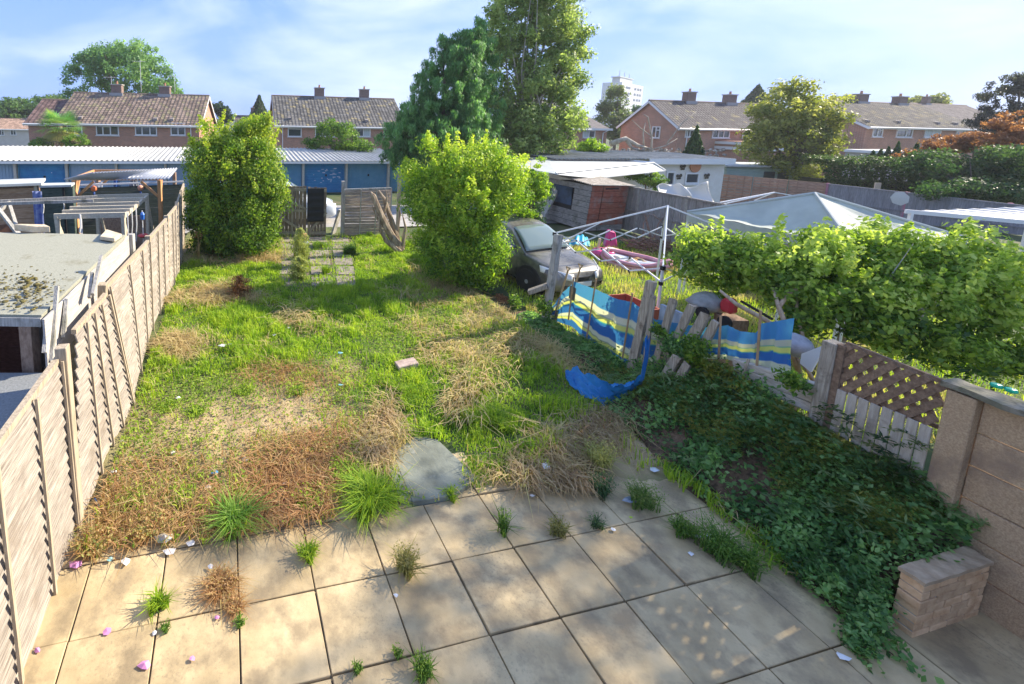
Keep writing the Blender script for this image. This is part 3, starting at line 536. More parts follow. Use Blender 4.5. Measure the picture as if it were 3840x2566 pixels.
# ================================================================ LEFT GARDEN FENCE
def quadpt(q, s, t): return q[0].lerp(q[1], s).lerp(q[3].lerp(q[2], s), t)     # q: bottomA, bottomB, topB, topA
fence = thing('lap_fence', (-2.46, 3.98, 0), 'long sunlit lap panel fence with leaning panels along the left side of the lawn', 'fence')
FN = Vector((EX.x, EX.y, 0))            # faces into the garden
def lap_panel(root, q, nb, batt, name='fence_panel', over=-.12, wmat=None, bmat=None, n=FN, th=.012, frame=True, bw=.032, jit=.02, order=1):
    wmat = wmat or WOODG; bmat = bmat or WOODP
    fr = MB()
    if frame:
        fr.beam(q[3] - n * .01 , q[2] - n * .01, .05, .05)
    else: fr.beam(q[3] - n * .03, q[2] - n * .03, .02, .02)
    p = fr.build(name, bmat, root)
    if frame: b = MB(); b.beam(quadpt(q, 0, .01), quadpt(q, 1, .01), .03, .03); b.build('bottom_rail', bmat, p)
    for i in range(nb):
        t0 = i / nb; t1 = (i + 1 + over) / nb; t1 = min(t1, 1.0); j0 = random.uniform(-1, 1) * jit / nb * 3; j1 = random.uniform(-1, 1) * jit / nb * 3; b = MB(); ns = 5; bow = [random.uniform(-.004, .004) for _ in range(ns + 1)]
        lo = [quadpt(q, k / ns, t0 + (j0 * (1 - k / ns) + j1 * k / ns) + bow[k] * 1.2) + n * (.034 + bow[k]) for k in range(ns + 1)]; hi = [quadpt(q, k / ns, t1) + n * .004 for k in range(ns + 1)]
        vs = []
        for k in range(ns + 1): vs += [lo[k], lo[k] - n * th, hi[k] - n * th, hi[k]]
        fs = [(k * 4 + a, k * 4 + (a + 1) % 4, k * 4 + 4 + (a + 1) % 4, k * 4 + 4 + a) for k in range(ns) for a in range(4)] + [(0, 1, 2, 3), (ns * 4 + 3, ns * 4 + 2, ns * 4 + 1, ns * 4)]
        b._add(vs, fs); b.build('board', wmat, p)
    for (s0, s1) in batt:
        b = MB(); b.beam(quadpt(q, s0, .0) + n * .055, quadpt(q, s1, 1) + n * .045, bw, .022, up=n); b.build('batten', bmat, p)
    return p
def fq(a, b, c, d, zt=1.78):            # pixels of bottom A, bottom B, top B, top A
    return [gp(*a), gp(*b), gp(*c, zt), gp(*d, zt)]
P1b, P1t = gp(280, 1985), gp(262, 1290, 1.78)
# nearest panel, continues out of the frame towards the camera
A0 = P1b - EY * 1.86; B0 = A0 - EY * 1.86; up = Vector((-.03, 0, 1.78)); C0 = B0 - EY * 1.86
P1T = P1b + up
lap_panel(fence, [C0, B0, B0 + up, C0 + up], 15, [(.33, .33), (.66, .66)])
lap_panel(fence, [B0, A0, A0 + up, B0 + up], 15, [(.02, .02), (.3, .3), (.55, .55), (.8, .8)])
lap_panel(fence, [A0, P1b, P1T, A0 + up], 15, [(.03, .03), (.3, .31), (.645, .66), (.97, .97)])
# leaning second panel: its far top corner has slipped off the post
P2b = gp(492, 1520); P2t = gp(386, 1075, 1.86); P2s = gp(398, 1105, 1.8)
q = [P1b + EY * .08, P2b, P2s, gp(280, 1245, 1.78)]
lap_panel(fence, q, 15, [(.3, .22), (.52, .46), (.73, .7), (.98, .98)], over=-.15, jit=.035)
q = [P2b, gp(566, 1250), gp(556, 905, 1.76), gp(400, 1075, 1.76)]
lap_panel(fence, q, 15, [(.0, .0), (.32, .4), (.66, .74), (.98, .98)])
q = [gp(566, 1243), gp(634, 1105), gp(624, 822, 1.72), gp(560, 895, 1.76)]
lap_panel(fence, q, 15, [(.33, .33), (.66, .66)])
q = [gp(635, 1100), gp(666, 1036), gp(661, 775, 1.7), gp(628, 815, 1.72)]
lap_panel(fence, q, 15, [(.33, .33), (.66, .66)])
q = [gp(667, 1034), gp(678, 960), gp(677, 725, 1.7), gp(664, 768, 1.7)]
lap_panel(fence, q, 15, [(.4, .4), (.8, .8)])
q = [gp(678, 958), gp(690, 905), gp(690, 690, 1.7), gp(679, 722, 1.7)]
lap_panel(fence, q, 12, [(.5, .5)])
for (b_, t_, w_) in ((P1b + FN * .03, P1T + Z * .12 + FN * .03, .1), (A0, A0 + up + Z * .1, .1), (B0, B0 + up + Z * .1, .1), (P2b - FN * .35 - EY * .1, P2t + Z * .04, .1), (gp(566, 1245) - FN * .03, gp(554, 884, 1.82), .1), (gp(634, 1101) - FN * .02, gp(623, 808, 1.78), .1), (gp(666, 1036), gp(663, 757, 1.78), .09), (gp(678, 958), gp(679, 715, 1.75), .09)):
    b = MB(); b.beam(b_ - Z * .1, t_, w_, w_, up=EY); b.build('post', WOODP, fence, bev=.006)
# ================================================================ LEFT NEIGHBOUR
# old pale fence running beside the felt roofed shed
OLD = M('bleached wood', (.33, .31, .28), (.5, .47, .43), 5, .85, .3, (3, .8, 18), vary=.07)
of = thing('board_fence', (-3.4, 6, 0), 'bleached board fence with broken stakes between the felt shed roof and the leaning fence', 'fence')
oz = 1.55; ta, tb = gp(155, 1215, 2.0), gp(800 * .574, 540 * .574 + 600, 2.0)
rl = (tb - ta).normalized(); hn = Vector((rl.y, -rl.x, 0)).normalized(); tb = ta + rl * 3.35
for i in range(9):
    z0 = 1.95 - i * .19; b = MB(); b.beam(Vector((ta.x, ta.y, z0)) + hn * .02, Vector((tb.x, tb.y, z0)) + hn * .02, .02, .185); b.build('board', OLD, of)
for (ut, vt, ub, vb, zt) in ((645, 630, 605, 880, 2.25), (585, 740, 583, 900, 2.1), (352, 825, 335, 1310, 2.25), (415, 910, 415, 1160, 2.05), (288, 1030, 290, 1260, 2.0)):
    pt = gp(ut * .574, vt * .574 + 600, zt) + hn * .03; pbm = vp(ub * .574, vb * .574 + 600, (pt.x + hn.x * .02, pt.y + hn.y * .02), (rl.x, rl.y)); b = MB(); b.beam(pbm, pt, .035, .05); b.build('stake', WOODGR, of)
b = MB(); b.beam(Vector((tb.x, tb.y, 0)) + hn * .05, Vector((tb.x, tb.y, 2.05)) + hn * .05, .09); b.build('post', WOODGR, of)
# felt roofed shed
FELT = M('mineral roofing felt', (.25, .25, .19), (.35, .345, .27), 60, .95, .35, c3=(.16, .14, .07), scale3=3.2, amt3=.33)
rc = [gp(-60, 838, 2.12), gp(470, 881, 2.12), gp(155, 1182, 2.05), gp(-60, 1178, 2.05)]
rd = (rc[1] - rc[2]); fd = (rc[3] - rc[2]).normalized(); rc[3] = rc[2] + fd * 2.6; rc[0] = rc[3] + rd
shed = thing('garden_shed', (rc[2].x - 1, rc[2].y + 1, 0), 'open fronted shed under a big moss spotted grey felt roof', 'shed')
b = MB(); b.prism([p - Z * .05 for p in rc], Z * .05); roof = b.build('roof', FELT, shed)
b = MB(); b.beam(rc[2] - Z * .07, rc[3] - Z * .07, .04, .09); b.build('fascia', WOODGR, shed)
inn = [rc[2] + fd * .16, rc[3], rc[0], rc[1] + fd * .16]
DRED = M('dark red stained board', (.16, .06, .04), (.24, .1, .07), 4, .9, .3, (4, 4, 10))
back = rd.normalized()
def wallbox(p, q, z0, z1, th, mat, name, par, n=10):
    for i in range(n): b = MB(); b.beam(Vector((p.x, p.y, z0 + (z1 - z0) * (i + .5) / n)), Vector((q.x, q.y, z0 + (z1 - z0) * (i + .5) / n)), th, (z1 - z0) / n * .96); b.build(name, mat, par)
wallbox(inn[0] + back * 1.6, inn[1] + back * 1.6, 0, 2.0, .03, DRED, 'board', shed, 9)
wallbox(inn[1], inn[2], 0, 2.0, .03, DRED, 'board', shed, 9); wallbox(inn[0], inn[3], 0, 2.0, .02, OLD, 'board', shed, 9)
b = MB(); b.beam(inn[0] + back * .05 - Z * 2.05, inn[0] + back * .05 - Z * .1, .12); b.build('post', WOODB, shed)
b = MB(); b.beam(inn[0] + fd * .5 + back * .5 - Z * 2.05, inn[0] + fd * 0.1 + back * .4 - Z * 1.3, .02, .5); b.build('leaning_board', DRED, shed)
b = MB(); b.grid(lambda s, t: inn[0] + fd * (2.4 * s) + back * (1.6 * t) - Z * 2.02, 1, 1); b.build('floor', M('shed floor', (.06, .05, .04)), shed)
# moss cushions on the roof
rt_n = 0; MOSS = M('moss', (.07, .055, .025), (.16, .14, .04), 30, 1, .6)
mo = MB()
for k in range(620):
    if k < 460: u_, v_ = rng.normal(95, 85), rng.normal(1085, 42)
    elif k < 540: s_ = random.random(); u_, v_ = 60 + 140 * s_ + rng.normal(0, 6), 975 - 95 * s_ + rng.normal(0, 4)
    elif k < 580: s_ = random.random(); u_, v_ = 190 + 160 * s_, 890 + 14 * s_ + rng.normal(0, 5)
    else: s_ = random.random(); u_, v_ = 230 + 100 * s_ + rng.normal(0, 8), 990 - 45 * s_
    if v_ > 1168 or v_ < 860: continue
    p = gp(u_, v_, 2.09)
    if (p - rc[2]).dot(fd) < .05: continue
    r_ = random.uniform(.004, .017) ** 1.0 * (1.5 if k < 160 else .8) * random.choice([.7, 1, 1.5]); mo.lathe(p - Z * .01, [(r_, 0), (r_ * .8, r_ * .4), (.3 * r_, r_ * .55)], 5)
mm = mo.build('moss', MOSS, shed, smooth=True); mm['kind'] = 'stuff'
# broken stone and paving piece on the roof
STONE = M('rough buff stone', (.5, .4, .26), (.66, .56, .4), 9, .95, .6)
p = gp(120, 872, 2.12) + Z * .06; b = MB(); bmv = [Vector((random.uniform(-.02, .02), random.uniform(-.02, .02), random.uniform(-.015, .02))) for _ in range(12)]
prof = [(-.28, .08), (-.2, .15), (-.02, .17), (.15, .14), (.27, .06), (.05, -.02)]
b.prism([p + Vector((x, y * .9 - .05, -.06)) + bmv[i] for i, (x, y) in enumerate(prof)], Z * .11); tag(b.build('broken_stone', STONE, bev=.01), 'rough broken lump of stone on the back left of the felt roof', 'stone')
p0, p1, p2, p3 = gp(375, 900, 2.13), gp(430, 908, 2.13), gp(458, 890, 2.13), gp(400, 868 + 4, 2.13); b = MB(); b.prism([p0, p1, p2, p3], Z * .055); tag(b.build('paving_piece', STONE, bev=.006), 'flat buff paving slab piece on the back right corner of the felt roof', 'stone')
# lower felt roof in the near corner
l0, l1 = gp(195, 1398, 1.5), gp(20, 1640, 1.5); ld = Vector((-1, -.0, 0)); b = MB(); l1 = l0 + (l1 - l0) * 2.0
b.prism([l0 - Z * .05, l1 - Z * .05, l1 - Z * .05 + ld * 2.5, l0 - Z * .05 + ld * 2.5 - Vector((0, .1, 0))], Z * .05); ls = thing('garden_shed', (l0.x - .6, l0.y - .6, 0), 'low flat dark felt roof in the near left corner behind the fence', 'shed')
b.build('roof', M('dark felt', (.16, .17, .17), (.24, .25, .25), 50, .95, .3), ls)
b = MB(); b.prism([l0 - Z * 1.5, l1 - Z * 1.5, l1 - Z * 1.5 + ld * 2.4, l0 - Z * 1.5 + ld * 2.4], Z * 1.44); b.build('wall', WOODB, ls)
# ---- brown cabin and green shed
def F2(u, v, z): return gp(u, v, z)
cp = gp(136, 692, 2.0); cab = thing('garden_cabin', (cp.x - 1, cp.y + .6, 0), 'brown horizontal board cabin with grey flat roof at the left edge', 'cabin')
pl = gp(0, 697, 2.0); pdir = (pl - cp).normalized(); pl = cp + pdir * 3.2; nb = Vector((pdir.y, -pdir.x, 0)); nb = nb if nb.y > 0 else -nb
CABM = M('tan cabin board', (.34, .2, .11), (.46, .31, .2), 3, .85, .3, (2, 2, 9), vary=.14)
for i in range(13): b = MB(); zz = .08 + i * .147; b.beam(Vector((cp.x, cp.y, zz)), Vector((pl.x, pl.y, zz)), .03, .142); b.build('board', CABM, cab)
b = MB(); b.beam(Vector((cp.x, cp.y, 0)) - nb * .02, Vector((cp.x, cp.y, 1.98)) - nb * .02, .09); b.build('corner_post', M('cream trim', (.55, .5, .4)), cab)
b = MB(); b.prism([Vector((p.x, p.y, 2.0)) for p in (cp - nb * .25 - pdir * .15, pl - nb * .25, pl + nb * .9, cp + nb * .9 - pdir * .15)], Z * .07); b.build('roof', M('grey roof sheet', (.36, .39, .38), (.46, .48, .46), 4, .8), cab)
b = MB(); b.prism([cp + nb * .05 - Z * 2, cp + nb * .8 - Z * 2, pl + nb * .8 - Z * 2, pl + nb * .05 - Z * 2], Z * 1.98); b.build('wall', WOODB, cab)
b = MB(); dx = cp + pdir * .75; b.box(Vector((dx.x, dx.y, .45)) - nb * .03, .5, .05, .9, pdir, nb); b.build('door', M('dark brown door', (.14, .06, .035), (.2, .1, .06), 3, .8), cab)
gs = gp(150, 700, 1.95); ge2 = gp(270, 697, 1.95)
gsh = thing('garden_shed', ((gs.x + ge2.x) / 2, gs.y + .5, 0), 'dark green horizontal board shed between the cabin and the timber canopy', 'shed')
GDK = M('dark green board', (.045, .07, .055), (.09, .12, .1), 4, .85, .3, (2, 2, 9), vary=.12); dd = (ge2 - gs); dd.z = 0; nn = Vector((-dd.y, dd.x, 0)).normalized()
for i in range(13): b = MB(); zz = .07 + i * .145; b.beam(Vector((gs.x, gs.y, zz)) + nn * .05, Vector((ge2.x, ge2.y, zz)) + nn * .05, .03, .14); b.build('board', GDK, gsh)
b = MB(); b.prism([Vector((q.x, q.y, 1.93)) for q in (gs - nn * .1, ge2 - nn * .1, ge2 + nn * .45, gs + nn * .45)], Z * .06); b.build('roof', M('grey roof sheet', (.5, .5, .5)), gsh)
b = MB(); b.prism([Vector((q.x, q.y, 0)) for q in (gs + nn * .1, ge2 + nn * .1, ge2 + nn * .4, gs + nn * .4)], Z * 1.92); b.build('wall', GDK, gsh)
b = MB(); q = gs.lerp(ge2, .72); b.box(Vector((q.x, q.y, 1.0)), .05, .05, 1.9, dd.normalized(), nn); b.build('frame', M('black plastic', (.02, .02, .02)), gsh)
b = MB(); q = gp(157, 715, 1.7); b.box(q, .12, .12, .22); tag(b.build('wall_lamp', M('black plastic', (.02, .02, .02)), None), 'small black lamp box on the pale corner of the brown cabin', 'lamp')
# ---- dark green fence panelling behind the canopy
dg = thing('board_fence', (-6, 15.2, 0), 'dark green horizontal board fence behind the timber canopy', 'fence'); da, db = gp(300, 697, 1.75), gp(690, 683, 1.75); dd = db - da
for i in range(11):
    zz = .05 + i * .155; b = MB(); b.beam(Vector((da.x, da.y, zz)), Vector((db.x, db.y, zz)), .02, .15); b.build('board', M('near black green board', (.035, .05, .045), (.06, .08, .07), 4, .85, .3, (2, 2, 9), vary=.1), dg)
b = MB(); b.beam(da + Z * .02, db + Z * .02, .05, .05); b.build('top_rail', M('pale sheet', (.5, .52, .55)), dg)
# ---- timber canopy with corrugated clear roof
f0, f1 = gp(278, 672, 2.05), gp(598, 672, 2.05); b0 = f0 + EY * 2.1; b1 = f1 + EY * 2.1
canopy = thing('timber_canopy', (f0.x + 1, f0.y + 1, 0), 'orange timber post canopy with silvery corrugated sheet roof', 'canopy')
for (p, wmat) in ((f0, WOODO), (f1, WOODO), (b0 + EX * .1, WOODB), (b1 + EX * .2, WOODB)):
    b = MB(); b.beam(Vector((p.x, p.y, 0)), Vector((p.x, p.y, 2.02)), .11); b.build('post', wmat, canopy, bev=.005)
xd = (f1 - f0).normalized()
for (p, s) in ((f0, 1), (f1, -1), (b0 + EX * .1, 1)):
    b = MB(); b.beam(Vector((p.x, p.y, 1.45)), Vector((p.x, p.y, 1.97)) + xd * s * .55, .07, .07); b.build('brace', WOODO, canopy)
    b = MB(); b.beam(Vector((p.x, p.y, 1.5)), Vector((p.x, p.y, 1.97)) + EY * .45, .07, .07); b.build('brace', WOODO, canopy)
for (p, q) in ((f0, f1), (b0, b1), (f0, b0), (f1, b1)): b = MB(); b.beam(Vector((p.x, p.y, 2.06)), Vector((q.x, q.y, 2.06)), .06, .1); b.build('rail', WOODO, canopy)
ca, cb_ = gp(240, 673, 2.16), gp(634, 672, 2.16)
cc, cd = gp(668, 630, 2.42), gp(345, 648, 2.42)
b = MB(); nw = 30
def cf(s, t): p = ca.lerp(cb_, s).lerp(cd.lerp(cc, s), t); return p + Z * .022 * math.sin(s * nw * 2 * math.pi)
b.grid(cf, nw * 6, 2, Z * -.006); b.build('roof_sheet', M('corrugated plastic', (.5, .53, .6), (.62, .65, .7), 1.5, .3, spec=.5, transl=.3), canopy, smooth=True)
# closed parasol
pp = gp(475, 720, 1.5) + EY * 1.2; par = thing('parasol', (pp.x, pp.y, 0), 'closed grey parasol standing under the timber canopy', 'parasol')
b = MB(); n = 16; vs = []
prof = [(.03, 2.0), (.1, 1.8), (.17, 1.4), (.24, .95)]
b.grid(lambda s, t: Vector((pp.x, pp.y, 0)) + (lambda k: Vector((math.cos(s * 6.283) * k * (1 + .25 * math.sin(s * 6.283 * 8)), math.sin(s * 6.283) * k * (1 + .25 * math.sin(s * 6.283 * 8)), 1.95 - t)))(.03 + .22 * t ** .8), 48, 6); b.build('canvas', M('grey canvas', (.16, .17, .19), (.24, .25, .27), 4, .95), par)
b = MB(); b.tube([Vector((pp.x, pp.y, 0)), Vector((pp.x, pp.y, 2.02))], .022); b.build('pole', WHITEM, par)
b = MB(); b.lathe(Vector((pp.x, pp.y, 0)), [(.25, 0), (.25, .06), (.05, .1)]); b.build('foot', CONC, par)
for (u, v, c, lab) in ((352, 708, (.6, .16, .06), 'orange lantern hanging from the left of the canopy front'), (527, 705, (.6, .3, .2), 'pale orange lantern hanging at the right of the canopy front')):
    p = gp(u, v, 1.75); ln_ = thing('lantern', tuple(p), lab, 'lantern'); b = MB(); b.lathe(p, [(.02, -.09), (.08, -.05), (.09, 0), (.08, .05), (.02, .09)], 10); b.build('shade', M('lantern%d' % u, c, rough=.6), ln_, smooth=True)
    b = MB(); b.tube([p + Z * .08, p + Z * .32], .006, 4); b.build('cord', WHITE, ln_)
    b = MB(); b.lathe(p - Z * .2, [(.02, 0), (.035, .05), (.02, .1)], 8); b.build('weight', M('blue bead', (.05, .1, .3)), ln_)
for (u, v, cl_) in ((332, 725, 'lower left'), (346, 718, 'upper right')):
    p = gp(u, v, 1.55) + EY; b = MB(); b.box(p, .1, .03, .35, EX, EY); tag(b.build('wind_chime', WHITE), 'white slat of a hanging chime beside the left lantern, the %s one' % cl_, 'wind chime', 'chimes under the canopy')
p = gp(408, 712, 1.6) + EY; b = MB(); b.grid(lambda s, t: p + Vector((s * .16 - .08, .03 * math.sin(s * 9), .18 - .42 * t)), 8, 4, EY * .004); tag(b.build('hanging_cloth', M('blue cloth', (.04, .12, .35), rough=.9)), 'blue cloth hanging behind the canopy between lantern and parasol', 'cloth')
# ---- climbing frame of grey timber
cf_ = thing('climbing_frame', (-5.5, 11.5, 0), 'weathered timber monkey-bar frame with ropes beyond the felt roof', 'climbing frame'); zt = 1.75
q0, q1, q2, q3 = gp(212, 812, zt), gp(462, 806, zt), gp(550, 733, zt), gp(362, 738, zt)
WG = M('bleached frame timber', (.4, .35, .26), (.55, .49, .38), 5, .9, .3, (6, 6, 6), vary=.06)
for k, t in enumerate((0, .17, .34, .52, .76, 1)):
    a_, c_ = q0.lerp(q3, t), q1.lerp(q2, t); b = MB(); b.beam(a_ - xd * .05, c_ + xd * .05, .06, .11 if t > 0 else .12); b.build('bar', WG, cf_)
b = MB(); b.beam(q1 - Z * .05, q2 - Z * .05, .06, .09); b.build('side_rail', WG, cf_); b = MB(); b.beam(q0 - Z * .05, q3 - Z * .05, .06, .09); b.build('side_rail', WG, cf_)
for (p, o_) in ((q0, .35), (q1, -.0), (q2, 0), (q3, 0)):
    b = MB(); b.beam(Vector((p.x + o_ * .3, p.y, 0)), p, .08); b.build('leg', WG, cf_)
    b = MB(); b.beam(Vector((p.x + o_ * .3, p.y + .5, .3)), p - Z * .1, .05); b.build('brace', WG, cf_)
# long swing beam pair going left, with A frame
s0, s1 = gp(365, 738, 1.9), gp(-40, 757, 1.9); b = MB(); b.beam(s0, s1, .05, .07); b.build('swing_beam', WOODGR, cf_)
s2, s3 = gp(350, 753, 1.9), gp(-40, 766, 1.9); b = MB(); b.beam(s2, s3, .05, .07); b.build('swing_beam', WOODGR, cf_)
for (u0, v0, u1, v1) in ((32, 757, 62, 850), (32, 757, -8, 800), (-5, 785, 45, 850)):
    a_ = gp(u0, v0, 1.88); c_ = at(u1, v1, a_.y - .3); b = MB(); b.beam(a_, c_ + (c_ - a_) * .6, .07); b.build('leg', WOODGR, cf_)
for (u, v0, v1, r_) in ((162, 757, 800, .012), (238, 757, 795, .012), (300, 805, 872, .02), (510, 780, 905, .014), (494, 790, 895, .012), (478, 800, 930, .012)):
    a_ = gp(u, v0, 1.8); c_ = at(u, v1, a_.y); b = MB(); b.tube([a_, a_.lerp(c_, .5) + Vector((.02, 0, 0)), c_], r_, 5); b.build('rope', WHITE, cf_)
a_ = gp(533, 790, 1.7)
b = MB(); b.tube([a_, a_ - Z * 1.0], .012, 5); ts = thing('disc_swing', tuple(a_), 'rope swing with blue top and red disc hanging from the frame', 'swing'); b.build('rope', WHITE, ts)
b = MB(); b.lathe(a_ - Z * .22, [(.05, 0), (.06, .12), (.03, .18)], 8); b.build('toggle', M('blue plastic', (.03, .13, .45), rough=.4), ts)
b = MB(); b.lathe(a_ - Z * .66, [(.1, 0), (.13, .03), (.1, .06)], 12); b.build('disc', M('red plastic', (.5, .03, .04), rough=.4), ts)
p = gp(145, 790, 1.3); b = MB(); b.grid(lambda s, t: p + Vector((s * .28 - .14, .04 * math.sin(s * 12), .55 - 1.2 * t)), 12, 4, EY * .004); tag(b.build('hanging_towel', M('blue violet towel', (.09, .13, .4), (.3, .34, .5), 6, .95)), 'blue and white towel hanging on the cabin corner', 'towel')
p = gp(60, 805, 1.0); b = MB(); b.lathe(p, [(.2, -.04), (.24, .02), (.16, .1), (.02, .13)], 12); tag(b.build('sandpit_cover', M('teal plastic', (.02, .25, .26), rough=.4), smooth=True), 'teal plastic lid on the bench by the brown cabin', 'lid')
b = MB(); b.box(p - Z * .1 + EX * .1, .9, .35, .04, EX, EY); bt = thing('work_bench', (p.x, p.y, 0), 'small wooden bench in front of the brown cabin', 'bench'); b.build('top', WOODGR, bt)
for s in (-.38, .5): b = MB(); b.beam(Vector((p.x + s, p.y, 0)), Vector((p.x + s, p.y, .88)), .05); b.build('leg', WOODGR, bt)
# low brown boards fence under the frame
lowf = thing('board_fence', (-5, 13.3, 0), 'low reddish board fence standing below the climbing frame', 'fence'); la, lb_ = gp(368, 815, 1.0), gp(555, 812, 1.0)
for i in range(6): zz = .1 + i * .17; b = MB(); b.beam(Vector((la.x, la.y, zz)), Vector((lb_.x, lb_.y, zz)), .02, .16); b.build('board', WOODB, lowf)
# ================================================================ GATE AND FAR BOUNDARY
GZ = -.05
g0, g1, g2, g3 = gp(1010, 893), gp(1150, 893), gp(1222, 893), gp(1275, 890)
GW = M('gate wood', (.15, .115, .075), (.27, .21, .14), 5, .9, .3, (7, 7, 1), vary=.15); GWR = M('gate rail', (.22, .19, .13), (.34, .3, .22), 5, .9)
def leaf(name, a, b_, hh, lab, n, braces, mirror=False):
    root = thing(name, tuple(a), lab, 'gate'); d = (b_ - a); w = d.length; d.normalize(); nn = Vector((d.y, -d.x, 0))
    for i in range(n): b = MB(); b.box(a + d * (w * (i + .5) / n) + Z * (hh / 2 + random.uniform(-.015, .01)), w / n * .93, .02, hh, d, nn); b.build('board', GW, root)
    for zz in (.18, .95, hh - .12): b = MB(); b.box(a + d * w / 2 + nn * .03 + Z * zz, w, .035, .09, d, nn); b.build('rail', GWR, root)
    for (s0, z0, s1, z1) in braces: b = MB(); b.beam(a + d * (w * s0) + nn * .055 + Z * z0, a + d * (w * s1) + nn * .055 + Z * z1, .08, .03, up=nn); b.build('brace', GWR, root)
    for s in ((.0, .62) if not mirror else (.02,)): b = MB(); b.box(a + d * (w * s + .03) + nn * .03 + Z * hh / 2, .07, .05, hh, d, nn); b.build('stile', GWR, root)
    return root
ga0 = gp(1000, 893); gL = leaf('gate_leaf', ga0, g1 - EX * .02, 1.78, 'closed left gate leaf of dark vertical boards with diagonal braces', 11, [(.05, 1.65, 1, 1.0), (.05, .95, 1, .2)])
gR = leaf('gate_leaf', g1 + EX * .02, g2, 1.75, 'right gate leaf carrying a black sheet, next to the gap', 6, [(.05, .2, 1, .9)], True)
nn = Vector((EX.y, -EX.x, 0)); b = MB(); w_ = (g2 - g1).length; c_ = at(1183, 770, g1.y - .08); b.grid(lambda s, t: c_ + EX * (s - .5) * w_ * .86 + nn * (.03 + .006 * math.sin(t * 30)) + Z * ((t - .5) * 1.12), 6, 24, nn * -.01); b.build('black_sheet', M('black rubber sheet', (.012, .014, .016), rough=.6), gR)
b = MB(); b.beam(gp(1282, 890) - Z * .1, gp(1282, 890) + Z * 1.95, .11); tag(b.build('gate_post', WOODGR), 'square grey wooden gate post between the gap and the lap panel', 'post')
b = MB(); b.beam(g3 + Vector((-.25, .25, 0)), g3 + Vector((.0, .15, .95)), .35, .06); tag(b.build('leaning_board', WOODGR), 'grey board leaning in the gap beside the gate post', 'board')
fp = thing('lap_fence', tuple(gp(1370, 888)), 'single weathered waney lap panel right of the gate', 'fence'); WL = M('waney board', (.2, .155, .12), (.4, .32, .26), 4, .9, .4, (1.5, 1.5, 14), vary=.16)
lap_panel(fp, [gp(1288, 890), gp(1458, 888), gp(1468, 706, 1.72), gp(1292, 712, 1.72)], 17, [(.0, .0), (.34, .34), (.67, .67), (1, 1)], n=-EY, wmat=WL, bmat=WOODGR, jit=.04)
b = MB(); b.beam(gp(1490, 880) - Z * .1, gp(1490, 880) + Z * 2.15, .12); tag(b.build('fence_post', WOODP), 'tall square post behind the dead stump', 'post')
# dead stump, twisted and pale
st = thing('dead_stump', tuple(gp(1480, 965)), 'pale split dead tree stump leaning left beside the lime green shrub', 'stump'); b = MB()
def sb(pts, rr, n=7, Y=13.6): b.tube([at(u, v, Y + dy) for (u, v, dy) in pts], rr, n)
sb([(1505, 940, 0), (1465, 880, 0), (1430, 810, -.1), (1400, 735, -.1), (1388, 722, -.1)], [.13, .12, .1, .08, .04], 7)
sb([(1500, 930, .1), (1470, 830, .1), (1440, 745, .1), (1420, 715, .1)], [.1, .08, .055, .02]); sb([(1440, 800, 0), (1450, 745, 0), (1448, 712, 0)], [.05, .03, .01]); sb([(1450, 860, -.1), (1415, 820, -.1), (1395, 770, -.15)], [.06, .035, .01]); sb([(1490, 870, .1), (1500, 800, .1), (1490, 760, .1)], [.05, .03, .01])
sb([(1500, 945, -.1), (1450, 905, -.1), (1425, 860, -.15), (1420, 790, -.15)], [.09, .08, .05, .015]); sb([(1510, 930, 0), (1520, 850, 0), (1508, 800, 0)], [.07, .04, .01])
b.build('trunk', M('split pale wood', (.16, .11, .07), (.45, .36, .26), 12, .9, .6, (1, 1, .25)), st)
# plants by the path, pot in front of the gate
pt = gp(1138, 905); b = MB(); b.lathe(pt, [(.08, 0), (.11, .2), (.125, .2), (.125, .25)], 12); tag(b.build('flower_pot', POTM), 'small terracotta pot standing before the gate', 'pot')
b = MB(); pt = gp(1146, 918); b.lathe(pt, [(.1, 0), (.12, .06), (.11, .08), (.03, .08)], 12, ax=Vector((0, -.6, .5))); tag(b.build('white_dish', WHITE), 'round white dish lying against the terracotta pot', 'dish')
# ================================================================ RIGHT BOUNDARY
BDv = Vector((BD[0], BD[1], 0)).normalized(); BN = Vector((-BDv.y, BDv.x, 0)); BN = BN if BN.x < 0 else -BN      # BN faces our garden
def stake(u0, v0, u1, v1, w, lab, name='stake', cat='stake', grp='split palings of the broken fence', mat=WOODGR, off=0., th=None, tip=True):
    p, q = bp(u1, v1) + BN * off, bp(u0, v0) + BN * off; q2 = q; b = MB(); d = (p - q).normalized(); x = BDv; th = th or w * .45
    base_ = p + d * max(0, p.z / max(.2, -d.z)) * .6
    n = 6; vs = []; jag = [random.uniform(-.02, .05) for _ in range(4)]
    for k in range(n + 1):
        c = q.lerp(base_, k / n) + x * random.uniform(-.006, .006); ww = w * (1 + random.uniform(-.1, .1)); tt = th * (1 + random.uniform(-.1, .1))
        ring = [c - x * ww / 2 - BN * tt / 2, c + x * ww / 2 - BN * tt / 2, c + x * ww / 2 + BN * tt / 2, c - x * ww / 2 + BN * tt / 2]
        if k == 0: ring = [r - d * j for r, j in zip(ring, jag)]
        vs += ring
    fs = [(k * 4 + a, k * 4 + (a + 1) % 4, k * 4 + 4 + (a + 1) % 4, k * 4 + 4 + a) for k in range(n) for a in range(4)] + [(0, 3, 2, 1), (n * 4, n * 4 + 1, n * 4 + 2, n * 4 + 3)]
    b._add(vs, fs); return tag(b.build(name, mat, bev=.004), lab, cat, grp)
PAL = M('split paling wood', (.24, .2, .15), (.46, .4, .31), 6, .9, .5, (9, 9, .7), vary=.1, c3=(.12, .09, .06), scale3=5, amt3=.38)
